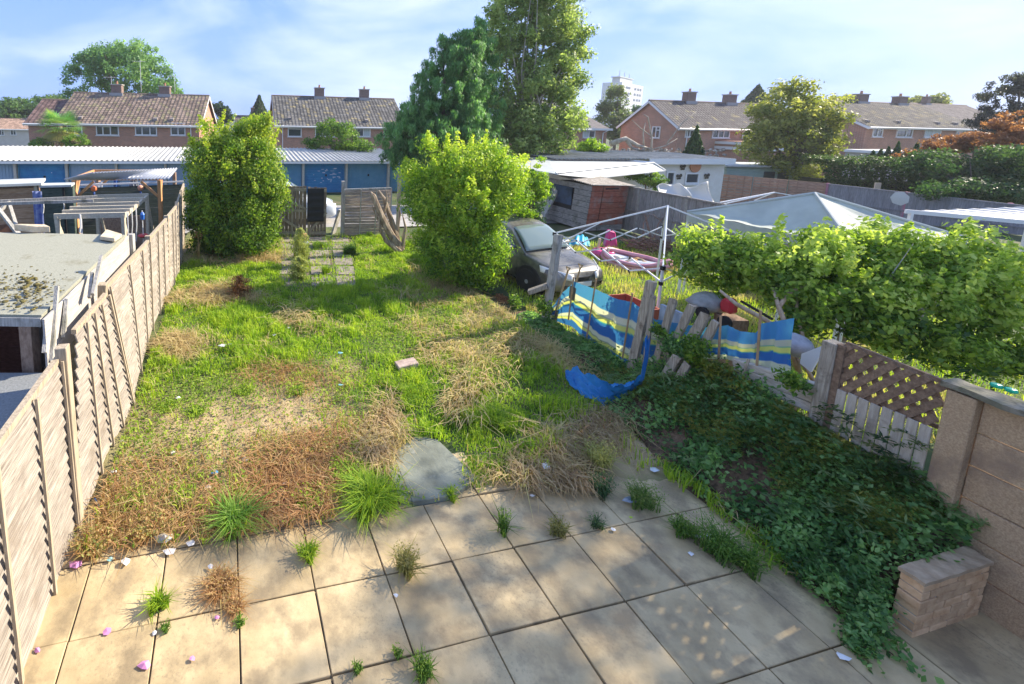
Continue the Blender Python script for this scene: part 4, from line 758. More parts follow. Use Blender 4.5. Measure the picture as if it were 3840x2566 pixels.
stake(2098, 885, 2045, 1225, .125, 'tall grooved grey post at the car end of the striped windbreak', 'fence_post', 'post', None, off=.02, th=.11)
stake(2452, 1058, 2395, 1310, .135, 'tallest and widest pale paling beside the striped windbreak', mat=PAL, off=.05)
stake(2471, 1112, 2438, 1370, .075, 'thin paling just right of the tallest one', mat=PAL, off=.1)
stake(2543, 1126, 2480, 1350, .105, 'third paling, leaning left with a square top', mat=PAL, off=.08)
stake(2602, 1148, 2478, 1410, .1, 'fourth paling with a jagged top, leaning left', mat=PAL, off=.04)
stake(2652, 1184, 2580, 1300, .12, 'fifth paling, mostly behind bramble leaves', mat=PAL, off=.03)
stake(2684, 1206, 2640, 1290, .1, 'last short paling before the second windbreak piece', mat=PAL, off=.0)
for (a, w_, lab) in (((2590, 1335, 2500, 1480), .13, 'broad fallen paling end under the bramble, left of two'), ((2630, 1360, 2545, 1505), .1, 'narrower fallen paling end under the bramble, right of two'), ((2817, 1352, 2795, 1420), .035, 'thin peg standing by the horizontal timber')):
    stake(*a, w_, lab, mat=PAL, off=.22 if w_ > .05 else .05)
b = MB(); p, q = at(1982, 1096, 8.9), at(2052, 1072, 8.75); b.beam(p, q, .16, .09); tag(b.build('log_end', PAL, bev=.01), 'short thick sawn log lying behind the tall grooved post', 'log')
# horizontal timber between palings and trellis post
tb_ = thing('timber_rail', tuple(bp(2950, 1450)), 'thick weathered horizontal timber running to the trellis post', 'rail')
a0, a1, a2, a3 = bp(2745, 1345), bp(3072, 1446), bp(3050, 1556), bp(2750, 1425)
for k in range(3):
    t0, t1 = k / 3, (k + .93) / 3; b = MB(); L0, L1 = a0.lerp(a3, t0), a1.lerp(a2, t0); M0, M1 = a0.lerp(a3, t1), a1.lerp(a2, t1); b.prism([L0, L1, M1, M0], -BN * .09); b.build('board', M('bleached rail', (.4, .34, .27), (.6, .54, .45), 4, .9, .5, (2, 2, 10), vary=.06), tb_, bev=.006)
# trellis with posts and planks
tr = thing('trellis_fence', tuple(bp(3300, 1560)), 'brown diagonal trellis above vertical planks, between timber post and concrete wall', 'fence')
TRW = M('trellis wood', (.15, .095, .06), (.27, .18, .115), 6, .9, .35, (5, 5, 5), vary=.1); PLK = M('plank wood', (.33, .28, .22), (.5, .44, .35), 5, .9, .35, (6, 6, .9), vary=.08, c3=(.2, .17, .13), scale3=4, amt3=.36)
t0 = bp(3130, 1283); b = MB(); b.beam(Vector((t0.x, t0.y, 0)), t0, .15, .12, up=BDv); b.build('post', PAL, tr, bev=.006)
t0 = bp(3160, 1290) - BDv * .02 + BN * .02; b = MB(); b.beam(Vector((t0.x, t0.y, 0)), t0, .07, .07, up=BDv); b.build('post', TRW, tr, bev=.003)  # brown upright gives the post its dark front, shade put into colour
TL, TRr, BR, BL = bp(3178, 1288), bp(3580, 1448), bp(3520, 1605), bp(3122, 1450)
def tq(s, t): return BL.lerp(BR, s).lerp(TL.lerp(TRr, s), t)
b = MB(); b.beam(TL + BN * .01, TRr + BN * .01, .04, .03, up=BN); b.build('rail', TRW, tr); b = MB(); b.beam(BL - BN * .02, BR - BN * .02, .035, .03, up=BN); b.build('rail', TRW, tr)
def clip(s0, s1):      # diag from (s0,0) to (s1,1) clipped to the panel
    out = []
    for t in np.linspace(0, 1, 41):
        s = s0 + (s1 - s0) * t
        if 0 <= s <= .97: out.append((s, t))
    return (out[0], out[-1]) if len(out) > 3 else None
for k in range(-3, 8):
    c = clip(k * .15 - .02, k * .15 + .36)
    if c: b = MB(); b.beam(tq(*c[0]) + BN * .03, tq(*c[1]) + BN * .03, .06, .014, up=BN); b.build('slat', TRW, tr)
    c = clip(k * .15 + .40, k * .15 + .02)
    if c: b = MB(); b.beam(tq(*c[0]) + BN * .01, tq(*c[1]) + BN * .01, .055, .014, up=BN); b.build('slat', TRW, tr)
p0, p1 = bp(3112, 1442), bp(3515, 1602); npk = 9
for k in range(npk):
    c = p0.lerp(p1, (k + .5) / npk) + BN * .045; wdt = (p1 - p0).length / npk * .84; ht = c.z + random.uniform(-.01, .012); b = MB(); b.box(Vector((c.x, c.y, ht / 2)), wdt, .018, ht, BDv, BN); b.build('plank', PLK, tr, bev=.002)
# concrete wall of gravel boards
cwall = thing('concrete_wall', tuple(bp(3560, 1700) * 1.0), 'tall buff pebble concrete panel wall with mossy coping at the right edge', 'wall')
PEB = M('pebble concrete', (.38, .25, .14), (.56, .40, .24), 70, .9, .6, bscale=120, vary=.07, c3=(.26, .18, .12), scale3=2.2, amt3=.4)
w0 = bp(3560, 1470); w0 = Vector((w0.x, w0.y, 0)); wl_ = 5.2
b = MB(); b.box(w0 - BDv * .09 - BN * .01 + Z * .9, .17, .13, 1.8, BDv, BN); b.build('post', PEB, cwall, bev=.008)
for k in range(6):
    for (s0, s1) in ((.18, 2.0), (2.12, 3.9)):
        b = MB(); c = w0 - BDv * (s0 + s1) / 2 - BN * (.05 - .004 * random.random()); b.box(c + Z * (.3 * k + .15), s1 - s0, .05, .288, BDv, BN); b.build('panel', PEB, cwall, bev=.006)
b = MB(); b.box(w0 - BDv * 2.06 - BN * .01 + Z * .9, .12, .13, 1.8, BDv, BN); b.build('post', PEB, cwall, bev=.008)
b = MB(); b.grid(lambda s, t: w0 - BDv * (-.03 + 4 * s) + BN * (.07 - .22 * t + .006 * math.sin(s * 90)) + Z * (1.815 + .008 * math.sin(s * 57 + t * 3)), 60, 3, Z * .045); b.build('coping', M('mossy coping', (.13, .12, .08), (.34, .3, .23), 12, .95, .7, c3=(.07, .08, .03), scale3=6, amt3=.45), cwall)
# low brick stub
stub = thing('brick_stub_wall', (4.7, 3.2, 0), 'low buff brick wall stub with cement top against the concrete wall', 'wall'); BUFF = M('buff brick', (.48, .29, .15), (.66, .45, .26), 9, .9, .5, vary=.14)
e0 = Vector((4.64, 3.19, 0)); ex_ = (Vector((5.42, 3.38, 0)) - e0).normalized(); ey_ = Vector((-ex_.y, ex_.x, 0)); ln_ = .82; thk = .13
for j in range(7):
    x = -.1 if j % 2 else 0.
    while x < ln_:
        a_, c_ = max(0, x), min(ln_, x + .205)
        if c_ - a_ > .04:
            jj = random.uniform(-.006, .006) + (-.02 if j in (4,) and a_ == 0 else 0); b = MB(); b.box(e0 + ex_ * ((a_ + c_) / 2) + ey_ * jj * .5 + Z * (.037 + .072 * j) + ex_ * (jj if a_ == 0 else 0), c_ - a_ - .008, thk, .064, ex_, ey_); b.build('brick', BUFF, stub, bev=.004)
        x += .213
b = MB(); b.box(e0 + ex_ * ln_ / 2 + Z * .25, ln_ - .02, thk - .02, .49, ex_, ey_); b.build('mortar', CONC, stub)
b = MB(); b.grid(lambda s, t: e0 + ex_ * (-.015 + (ln_ + .015) * s) + ey_ * ((t - .5) * (thk + .02)) + Z * (.507 + .004 * math.sin(s * 23 + t * 5)), 14, 3, Z * .03); b.build('cement_top', M('cement cap', (.34, .245, .15), (.5, .38, .25), 8, .95, .6), stub)
# ================================================================ WINDBREAK
def strip(name, cols, bands, label, cat, off=0., grp=None, wav=.03, nsub=6, nv=48):
    pts = []
    for i in range(len(cols) - 1):
        for k in range(nsub): t = k / nsub; pts.append(tuple(cols[i][j] * (1 - t) + cols[i + 1][j] * t for j in range(3)))
    pts.append(cols[-1]); V = []; C = []; n = len(pts)
    for i, (u, vt, vb) in enumerate(pts):
        sag = 0; T_, B_ = bp(u, vt), bp(u - (vb - vt) * .06, vb)
        for j in range(nv + 1):
            t = j / nv; ph = math.sin(i * 1.05) * math.sin(t * 3.14); p = T_.lerp(B_, t) + BN * (off + wav * ph + .012 * math.sin(i * 2.3 + t * 6)); V.append(tuple(p)); tt = t + .022 * math.sin(i * .19) + .006 * math.sin(i * 1.1)
            for (lim, c) in bands:
                if tt <= lim: break
            C.append(c)
    F = [(i * (nv + 1) + j, (i + 1) * (nv + 1) + j, (i + 1) * (nv + 1) + j + 1, i * (nv + 1) + j + 1) for i in range(n - 1) for j in range(nv)]
    root = thing(name, tuple(bp(cols[0][0], cols[0][2])), label, cat, grp); o = fast('fabric', V, F, np.array(C), M('striped cloth', (0, 0, 0), attr=True, rough=.55, transl=.35), root); o.data.polygons.foreach_set('use_smooth', [True] * len(o.data.polygons)); return root
B1, B2, WH, YE = (.05, .2, .52), (.025, .12, .44), (.58, .56, .52), (.52, .53, .18)
bands = [(.26, B1), (.36, WH), (.385, (.3, .36, .4)), (.47, YE), (.49, (.05, .3, .35)), (.70, B2), (.78, (.5, .52, .5)), (.80, (.2, .25, .25)), (.87, YE), (2, B2)]
wb1 = strip('windbreak', [(2056, 1160, 1196), (2100, 1098, 1212), (2144, 1058, 1225), (2223, 1086, 1300), (2300, 1122, 1345), (2364, 1135, 1385), (2420, 1185, 1410), (2470, 1212, 1412)], bands, 'blue, white and yellow striped windbreak sheet between the grooved post and the palings', 'windbreak', off=-.06)
bands2 = [(.36, B1), (.5, (.42, .42, .4)), (.52, (.1, .3, .3)), (.62, YE), (.64, (.05, .3, .3)), (.82, B2), (2, (.45, .47, .45))]
bands2 = [(.38, B1), (.5, (.42, .42, .4)), (.52, (.1, .3, .3)), (.62, YE), (.64, (.05, .3, .3)), (.84, B2), (2, (.45, .47, .45))]
wb2 = strip('windbreak', [(2440, 1200, 1330), (2500, 1212, 1340), (2553, 1222, 1345), (2640, 1232, 1350), (2700, 1222, 1350), (2745, 1245, 1362), (2806, 1252, 1372), (2828, 1216, 1385), (2880, 1208, 1392), (2945, 1196, 1408)], bands2, 'second blue striped windbreak piece behind the bare shrub trunk', 'windbreak', off=-.12)
PEG = M('windbreak pole', (.3, .19, .1), (.42, .28, .16), 8, .7)
for (root, lst) in ((wb1, ((2148, 1040, 2128, 1200), (2232, 1046, 2196, 1270), (2368, 1100, 2330, 1345))), (wb2, ((2698, 1186, 2690, 1350), (2848, 1165, 2832, 1390)))):
    for (a_, c_, d_, e_) in lst: b = MB(); b.tube([bp(a_, c_) - BN * .02, bp(d_, e_) - BN * .02], .013, 6); b.build('pole', PEG, root)
# blue sheet lying in the brambles
def ribbon(name, pts, mat, label, cat, wz=.35, seed=3):
    rr = np.random.default_rng(seed); b = MB(); n = len(pts); P = []
    def f(s, t):
        x = s * (n - 1); i = min(int(x), n - 2); k = x - i; a = [pts[i][j] * (1 - k) + pts[i + 1][j] * k for j in range(6)]
        top, bot = gp(a[0], a[1], a[4]), gp(a[2], a[3], a[5]); p = top.lerp(bot, t); return p + Z * (.05 * (float(vnoise(np.array([s * 9 + 3.]), np.array([t * 2.2 + 3.]), .3, 61)[0]) - .5) * 2 + .03 * (float(vnoise(np.array([s * 9 + 3.]), np.array([t * 3 + 3.]), .11, 62)[0]) - .5) * 2)
    b.grid(f, 60, 26, Z * -.004); return tag(b.build(name, mat, smooth=True), label, cat)
ribbon('blue_sheet', [(2118, 1400, 2124, 1425, .25, .2), (2150, 1378, 2185, 1482, .38, .1), (2230, 1415, 2262, 1520, .42, .08), (2300, 1440, 2312, 1510, .42, .1), (2360, 1436, 2372, 1462, .5, .35), (2402, 1410, 2412, 1440, .6, .45), (2418, 1330, 2432, 1340, .85, .8), (2418, 1262, 2440, 1268, 1.05, 1.0)], M('crumpled blue sheet', (.02, .17, .46), (.03, .24, .55), 6, .45, .15, transl=.15), 'crumpled bright blue plastic sheet lying in the brambles below the palings', 'sheet')
# garden tools
for (u0, v0, u1, v1, lab) in ((2112, 1018, 2088, 1112, 'garden fork with forked wooden handle leaning behind the windbreak'), (2158, 1008, 2146, 1060, 'straight wooden spade handle standing above the windbreak')):
    tl_ = thing('garden_tool', tuple(bp(u1, v1)), lab, 'garden tool'); p, q = bp(u0, v0) - BN * .1, bp(u1, v1) - BN * .08; b = MB(); b.tube([q + (q - p) * .8, p], .018, 6); b.build('handle', M('tool handle', (.4, .28, .14), rough=.6), tl_)
    b = MB(); b.tube([p, p + Z * .07 + BDv * .05], .012, 5); b.tube([p, p + Z * .07 - BDv * .05], .012, 5); b.tube([p + Z * .07 + BDv * .055, p + Z * .07 - BDv * .055], .014, 5); b.build('grip', M('tool handle', (.4, .28, .14)), tl_)
    b = MB(); qq = q + (q - p) * .8; b.box(qq, .16, .02, .25, BDv, BN); b.build('blade', M('steel', (.2, .2, .2), metal=.8, rough=.5), tl_)
# ================================================================ CARS
def car(name, label, loc, heading, body, size=(4.15, 1.7, 1.47), group=None):
    L_, W_, Hh = size; root = thing(name, (loc[0], loc[1], loc[2]), label, 'car', group); X = Vector((heading[0], heading[1], 0)).normalized(); Yv = Vector((-X.y, X.x, 0)); Cn = Vector(loc); P = lambda x, y, z: Cn + X * x + Yv * y + Z * z
    hw = W_ / 2; xs = [-.5, -.485, -.45, -.38, -.28, -.1, .06, .2, .27, .34, .4, .45, .48, .495, .5]; wf = [.72, .86, .93, .97, .99, 1, 1, 1, .99, .98, .96, .92, .86, .78, .66]; zt = [.72, .86, .93, .95, .95, .94, .93, .93, .90, .86, .81, .75, .69, .62, .52]; zb = [.34, .28, .24, .22, .2, .2, .2, .2, .2, .2, .22, .24, .26, .3, .36]
    def loft(ringf, name_, mat, par=root, bev=0):
        b = MB(); rings = [ringf(i) for i in range(len(xs))]; n = len(rings[0]); vs = [p for r in rings for p in r]; fs = []
        for i in range(len(rings) - 1):
            for k in range(n): a = i * n + k; c = i * n + (k + 1) % n; fs.append((a, c, c + n, a + n))
        fs += [tuple(range(n)), tuple((len(rings) - 1) * n + k for k in range(n - 1, -1, -1))]; b._add(vs, fs); return b.build(name_, mat, par, smooth=True)
    def ring(i):
        x = xs[i] * L_; w = hw * wf[i]; h0, h1 = zb[i] * Hh / 1.47, zt[i] * Hh / 1.47; half = [(.82, h0), (.97, h0 + .05), (1.0, (h0 * .55 + h1 * .45)), (.985, h1 - .16), (.955, h1 - .06), (.87, h1 - .005), (.55, h1 + .018), (0, h1 + .025)]
        return [P(x, -w * a, z) for a, z in half] + [P(x, w * a, z) for a, z in reversed(half[:-1])]
    bo = loft(ring, 'body', body)
    gx = [-.47, -.41, -.33, -.15, .02, .1, .255]; gz = [.93, 1.22, 1.40, 1.455, 1.44, 1.36, .91]; b = MB(); vs = []; n = 8; s = Hh / 1.47
    for x, z in zip(gx, gz):
        x = x * L_; z *= s; t = (z - .9 * s) / (.555 * s); wt = hw * (.93 - .2 * t); vs += [P(x, -hw * .93, .88 * s), P(x, -wt, z - .05 * t), P(x, -wt * .93, z), P(x, -wt * .5, z + .018 * t), P(x, wt * .5, z + .018 * t), P(x, wt * .93, z), P(x, wt, z - .05 * t), P(x, hw * .93, .88 * s)]
    fs = []
    for i in range(len(gx) - 1):
        for k in range(n - 1): a = i * n + k; fs.append((a, a + 1, a + 1 + n, a + n))
    b._add(vs, fs); b.build('cabin', body, root, smooth=True)
    def pt(i, k): return vs[i * n + k]
    up_ = lambda p, o: p + (p - P(0, 0, .9)).normalized() * o
    b = MB()       # windscreen proud of the shell
    a0, a1, c0, c1 = pt(5, 2).lerp(pt(4, 2), .15), pt(5, 5).lerp(pt(4, 5), .15), pt(6, 1), pt(6, 6)
    A0, A1 = a0.lerp(a1, .06), a0.lerp(a1, .94); C0, C1 = c0.lerp(c1, .05), c0.lerp(c1, .95); C0 = C0.lerp(A0, .05); C1 = C1.lerp(A1, .05)
    m0, m1 = pt(5, 2).lerp(pt(6, 2), .5), pt(5, 5).lerp(pt(6, 5), .5); nrm = (A1 - A0).cross(C0 - A0).normalized(); nrm = nrm if nrm.z > 0 else -nrm
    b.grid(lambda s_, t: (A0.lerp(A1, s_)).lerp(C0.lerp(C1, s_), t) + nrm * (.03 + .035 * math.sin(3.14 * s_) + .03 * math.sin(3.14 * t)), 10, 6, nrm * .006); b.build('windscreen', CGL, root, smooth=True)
    for sgn, k0, k1 in ((-1, 1, 0), (1, 6, 7)):
        for (xa, xb, za, zb_) in ((-.05, .13, 1.36, 1.0), (-.25, -.065, 1.36, 1.0), (-.39, -.265, 1.3, 1.02)):
            b = MB(); zz1 = za * s; zz0 = (zb_ - .03) * s; f = lambda x, z: P(x * L_, sgn * (hw * (.93 - .2 * ((z / s - .9) / .555)) + .012), z)
            xt = xb if xb < .1 else .07; b.prism([f(xa, zz0), f(xb + (.07 if xb > .1 else 0), zz0), f(xt, zz1), f(xa, zz1)], Yv * sgn * .006); b.build('side_window', GLASS, root)
    b = MB(); r0, r1 = pt(1, 2), pt(1, 5); q0, q1 = pt(0, 1), pt(0, 6); nr = -X * .02 + Z * .02; b.prism([r0.lerp(r1, .08) + nr, r0.lerp(r1, .92) + nr, q0.lerp(q1, .95) + nr, q0.lerp(q1, .05) + nr], nr * .3); b.build('rear_window', GLASS, root)
    TY = M('tyre rubber', (.018, .018, .018), rough=.85); RIM = M('alloy rim', (.28, .28, .27), metal=0, rough=.45); BLK = M('black plastic', (.02, .02, .02))
    for sx_ in (-.315, .31):
        for sgn in (-1, 1):
            c = P(sx_ * L_, sgn * (hw - .1), .31); w_ = thing('wheel', tuple(c), None, None); w_.parent = root; w_.location = c - Cn; ax_ = Yv * sgn
            b = MB(); b.lathe(c - ax_ * .08, [(.2, 0), (.3, .01), (.31, .05), (.31, .16), (.29, .195), (.2, .2)], 22, ax=ax_); b.build('tyre', TY, w_, smooth=False)
            b = MB(); b.lathe(c + ax_ * .085, [(.2, 0), (.2, .035), (.17, .03), (.05, .02), (.05, .045)], 18, ax=ax_); 
            b.build('rim', RIM, w_)
            b = MB()
            for q in range(5): an = q * 1.2566 + .3; dv = X * math.cos(an) + Z * math.sin(an); b.beam(c + ax_ * .118 + dv * .07, c + ax_ * .118 + dv * .16, .05, .012, up=ax_)
            sl3 = b.build('rim_slots', BLK, w_); sl3['kind'] = 'stuff'
            b = MB(); b.lathe(P(sx_ * L_, sgn * (hw - .25), .33), [(.37, 0), (.37, .248), (.36, .252)], 22, ax=ax_); b.build('wheel_arch', BLK, root)
    for sgn in (-1, 1):
        b = MB(); b.grid(lambda s_, t: P((.5 - .12 * s_ ** 1.4) * L_ - .02 - .04 * t, sgn * hw * (.34 + .6 * s_ ** .8), (.53 + .12 * s_ + .15 * t) * s) + X * .075 + Yv * sgn * .03, 8, 3, (X + Yv * sgn * .4) * .015); b.build('headlight', M('headlight lens', (.75, .76, .74), rough=.15, spec=.8), root, smooth=True)
        b = MB(); b.box(P(.17 * L_, sgn * (hw + .07), .98 * s), .1, .2, .12, X, Yv); b.build('door_mirror', body, root, bev=.03)
    for (zz, hh, mt, nm) in ((.5, .09, BLK, 'grille'), (.33, .12, BLK, 'bumper_vent')): b = MB(); b.grid(lambda s_, t: P(L_ * (.5 - .012 * abs(s_ - .5) ** 2 * 4) + .005, (s_ - .5) * W_ * (.4 if nm == 'grille' else .6), (zz + hh * t) * s), 8, 1, X * .012); b.build(nm, mt, root)
    b = MB(); b.box(P(L_ * .5 + .02, 0, .42 * s), .012, .5, .11, X, Yv); b.build('number_plate', WHITE, root)
    return root
CARB = M('charcoal car paint', (.05, .05, .05), (.08, .078, .072), 3, .25, metal=.2, spec=.7, c3=(.2, .19, .165), scale3=1.4, amt3=.5); CGL = M('car glass with painted reflection', (.16, .21, .2), rough=.06, spec=.9)  # windscreen colour is lightened to stand in for its pale reflection
car('parked_car', 'dusty black hatchback parked between the lime shrub and the empty gazebo frame', (4.95, 12.05, .0), (.36, -.93), CARB)
CARW = M('white car paint', (.62, .67, .7), rough=.25, spec=.6)
car('parked_car', 'white car standing in the alley behind the garden gate', (-2.1, 18.0, tz(-1.7, 18)), (.97, .2), CARW, (4.3, 1.75, 1.6))
# a pale van end and bollard behind the gap
# ================================================================ GAZEBOS
GZT = 1.57; C1 = Vector((5.0, 10.2, GZT)); ux = Vector((.95, .312, 0)).normalized(); uy = Vector((.312, -.95, 0)).normalized(); C2 = C1 + ux * 3.35; C3 = C1 + uy * 2.5; C4 = C2 + uy * 2.5
gz = thing('bare_gazebo', tuple(C1.lerp(C4, .5).xy) + (0,), 'bare white folding gazebo frame without its cover, beside the black car', 'gazebo')
ap = at(2595, 772, (C1.y + C4.y) / 2); ap = Vector(((C1.x + C4.x) / 2, (C1.y + C4.y) / 2, ap.z)); JNT = M('black plastic', (.02, .02, .02))
for c in (C1, C2, C3, C4):
    b = MB(); b.beam(Vector((c.x, c.y, 0)), c, .035, .035); b.build('leg', WHITEM, gz); b = MB(); b.beam(c, ap - Z * .02, .022, .03); b.build('roof_arm', WHITEM, gz); b = MB(); b.box(c - Z * .02, .06, .06, .07); b.box(c - Z * .3, .055, .055, .06); b.build('joint', JNT, gz)
    m_ = c.lerp(ap, .45); b = MB(); b.beam(m_, c - Z * .3, .016, .02); b.build('strut', WHITEM, gz)
b = MB(); b.beam(ap, ap - Z * .75, .03); b.build('centre_pole', WHITEM, gz)
for a_, c_ in ((C1, C2), (C1, C3), (C2, C4), (C3, C4)):
    nsg = 4
    for ph in (0, 1):
        for k in range(nsg):
            z0, z1 = (-.02, -.3) if (k + ph) % 2 == 0 else (-.3, -.02); p, q = a_.lerp(c_, k / nsg) + Z * z0 * .9, a_.lerp(c_, (k + 1) / nsg) + Z * z1 * .9; b = MB(); b.beam(p, q, .016, .026); b.build('scissor_bar', WHITEM, gz)
            b = MB(); b.box(q, .03, .03, .035); b.build('joint', JNT, gz)
# covered green gazebo
Lc = Vector((8.3, 10.7, 2.02)); ex2 = Vector((.975, .22, 0)).normalized(); ey2 = Vector((.22, -.975, 0)).normalized(); Nc = Lc + ey2 * 3; Rc = Nc + ex2 * 3; Fc_ = Lc + ex2 * 3; ctr = Lc.lerp(Rc, .5); apz = at(3055, 728, ctr.y).z; apx = at(3055, 728, ctr.y); ctr = Vector((apx.x, ctr.y, apz))
gg = thing('gazebo', (ctr.x, ctr.y, 0), 'gazebo with slumped grey green fabric canopy behind the leafy shrub', 'gazebo'); CAN = M('grey green canvas', (.46, .50, .45), (.56, .6, .54), 2, .7, .1, transl=.3); CANW = M('pale canvas', (.5, .54, .52), rough=.7, transl=.3)
for (a_, c_, mt) in ((Lc, Nc, CAN), (Nc, Rc, CAN), (Rc, Fc_, CAN), (Fc_, Lc, CAN)):
    b = MB(); b.grid(lambda s, t: a_.lerp(c_, s).lerp(ctr, t) - Z * (.30 * math.sin(math.pi * min(1, t * 1.0)) * math.sin(math.pi * s) * (1 - t) + .016 * math.sin(s * 30 + t * 9) * (1 - t)) , 20, 16); b.build('canopy', mt, gg, smooth=True)
    b = MB(); b.grid(lambda s, t: a_.lerp(c_, s) - Z * (.005 + t * (.2 + .05 * abs(math.sin(s * 9)))) + Vector((0, 0, 0)), 30, 2, Vector((.003, .003, 0))); b.build('valance', CAN, gg)
    b = MB(); b.tube([a_ + Z * .01, a_.lerp(ctr, .5) + Z * .015, ctr + Z * .02], .03, 6); b.build('seam', CANW, gg)
b = MB()
tri = [Nc.lerp(Rc, .12), Nc.lerp(Rc, .55), Nc.lerp(ctr, .62)]
for c in (Lc, Nc, Rc, Fc_):
    for o_ in (0, .14): b = MB(); q = c + (ctr - c).normalized() * .04 + ex2 * o_; b.beam(Vector((q.x, q.y, 0)), Vector((q.x, q.y, 2.0)), .045 if o_ == 0 else .03); b.build('leg', WHITEM, gg)
# white framed parasol-like gazebo top behind it
p = at(2905, 722, 14.5); b = MB(); tpz = p
gf2 = thing('bare_gazebo', (p.x, p.y, 0), 'second bare white gazebo frame top showing behind the green canopy', 'gazebo')
for (u, v) in ((2715, 765), (3010, 740), (2700, 760), (2830, 752)): q = at(u, v, 14 + (u % 3)); b = MB(); b.beam(p, q, .035, .03); b.build('roof_arm', WHITEM, gf2)
for (u, v) in ((2715, 765), (3010, 740)): q = at(u, v, 14 + (u % 3)); b = MB(); b.beam(q, Vector((q.x, q.y, 0)), .035, .03); b.build('leg', WHITEM, gf2)
# big grey canopy roof on the far right garden
c0, c1, c2, c3 = gp(1925, 625, 2.05), gp(2045, 578, 2.25), gp(2450, 613, 2.15), gp(2085, 652, 2.15)
gcan = thing('carport_canopy', tuple(c2.xy) + (-.6,), 'wide pale grey sheet canopy on white poles behind the old shed', 'canopy'); GS = M('pale grey sheet', (.40, .43, .42), (.48, .51, .5), 1, .6, .05)
b = MB(); b.prism([c0, c1, c2, c3], Z * -.03); b.build('roof', GS, gcan)
c4, c5 = gp(2494, 640, 1.75), gp(2235, 668, 1.85); b = MB(); b.prism([c3 - Z * .02, c2 - Z * .02, c4, c5], Z * -.02); b.build('side_slope', GS, gcan)
b = MB(); b.tube([c3 + Z * .03, c2 + Z * .03, c4 + Z * .02], .04, 6); b.tube([c1 + Z * .03, c2 + Z * .03], .05, 6); b.build('edge_tube', WHITEM, gcan)
b = MB(); b.beam(c2 - Z * .05, Vector((c2.x - .2, c2.y, -.7)), .07); b.build('pole', WHITEM, gcan)
b = MB(); b.beam(c5, c4, .05); b.build('edge_tube', WHITEM, gcan)
# old shed, grey side and red end
sc = gp(2192, 866); sh = thing('old_shed', (sc.x, sc.y, 0), 'old shed with grey windowed side and faded red boarded end', 'shed'); RED = M('faded red board', (.28, .075, .045), (.40, .15, .09), 3, .85, .3, (2, 2, 8), vary=.12, c3=(.3, .2, .16), scale3=2.2, amt3=.42); SG = M('grey shed board', (.23, .21, .19), (.38, .35, .31), 3, .9, .3, (2, 2, 8), vary=.1, c3=(.16, .15, .12), scale3=3, amt3=.4)
sw, sl_, shh = 1.62, 2.6, 1.74; lean = Vector((.12, 0, 0)); sxp = EX; syp = EY
for i in range(8):
    z0 = i * shh / 8; zc_ = z0 + shh / 16; b = MB(); off = lean * (zc_ / shh)
    for (a_, c_) in ((0, .3), (.3, .78), (.78, 1)):
        b = MB(); b.beam(sc + sxp * sw * (a_ + .008) + Z * zc_ + off - syp * (.02 + (.02 if a_ == .3 else 0)), sc + sxp * sw * (c_ - .008) + Z * zc_ + off - syp * (.02 + (.02 if a_ == .3 else 0)), .03, shh / 8 * .93, up=Z); b.build('board', RED if i > 0 else SG, sh)
    for (a_, c_) in ((0, .33), (.33, .84), (.84, 1)):
        if a_ == .33 and i in (3, 4, 5, 6): continue
        b = MB(); b.beam(sc + syp * sl_ * a_ + Z * zc_ + off, sc + syp * sl_ * c_ + Z * zc_ + off, .03, shh / 8 * .93, up=Z); b.build('board', SG, sh)
b = MB(); b.box(sc + syp * sl_ * .585 + Z * 1.17 + lean * .6 - sxp * .0, .02, sl_ * .44, .72, sxp, syp); b.build('window', M('dirty dark glass', (.03, .05, .07), (.05, .09, .16), 3, .2), sh)
b = MB(); b.box(sc + sxp * sw * .52 + Z * 1.62 + lean - syp * .05, sw * .36, .02, .05, sxp, syp); b.build('gap', M('black plastic', (.02, .02, .02)), sh)  # black strip laid over the boards to stand for a dark opening
b = MB(); b.prism([sc + Z * .02 + sxp * .04 + syp * .04, sc + sxp * sw + Z * .02 + syp * .04, sc + sxp * sw + syp * sl_ + Z * .02, sc + sxp * .04 + syp * sl_ + Z * .02], Z * 1.6 + lean); b.build('black_filling', M('black plastic', (.02, .02, .02)), sh)  # solid black block filling the shed behind its boards
rz = shh + .06; R0, R1, R2, R3 = sc + lean - sxp * .15 - syp * .2 + Z * rz, sc + lean + sxp * (sw + .12) - syp * .2 + Z * (rz - .05), sc + lean + sxp * (sw + .12) + syp * (sl_ + .1) + Z * (rz + .18), sc + lean - sxp * .15 + syp * (sl_ + .1) + Z * (rz + .2)
b = MB(); b.grid(lambda s, t: R0.lerp(R1, s).lerp(R3.lerp(R2, s), t) + Z * .018 * math.sin(t * 26 * 6.283), 2, 130, Z * -.02); b.build('roof', M('lichened cement sheet', (.3, .26, .2), (.5, .45, .37), 7, .95, .5, c3=(.16, .15, .1), scale3=4, amt3=.36), sh)
b = MB(); q = at(2058, 700, 20); b.beam(gp(2025, 830), at(2090, 700, 19.2), .3, .1); tag(b.build('leaning_plank', WOODGR), 'rough plank leaning on the left side of the old shed', 'plank')
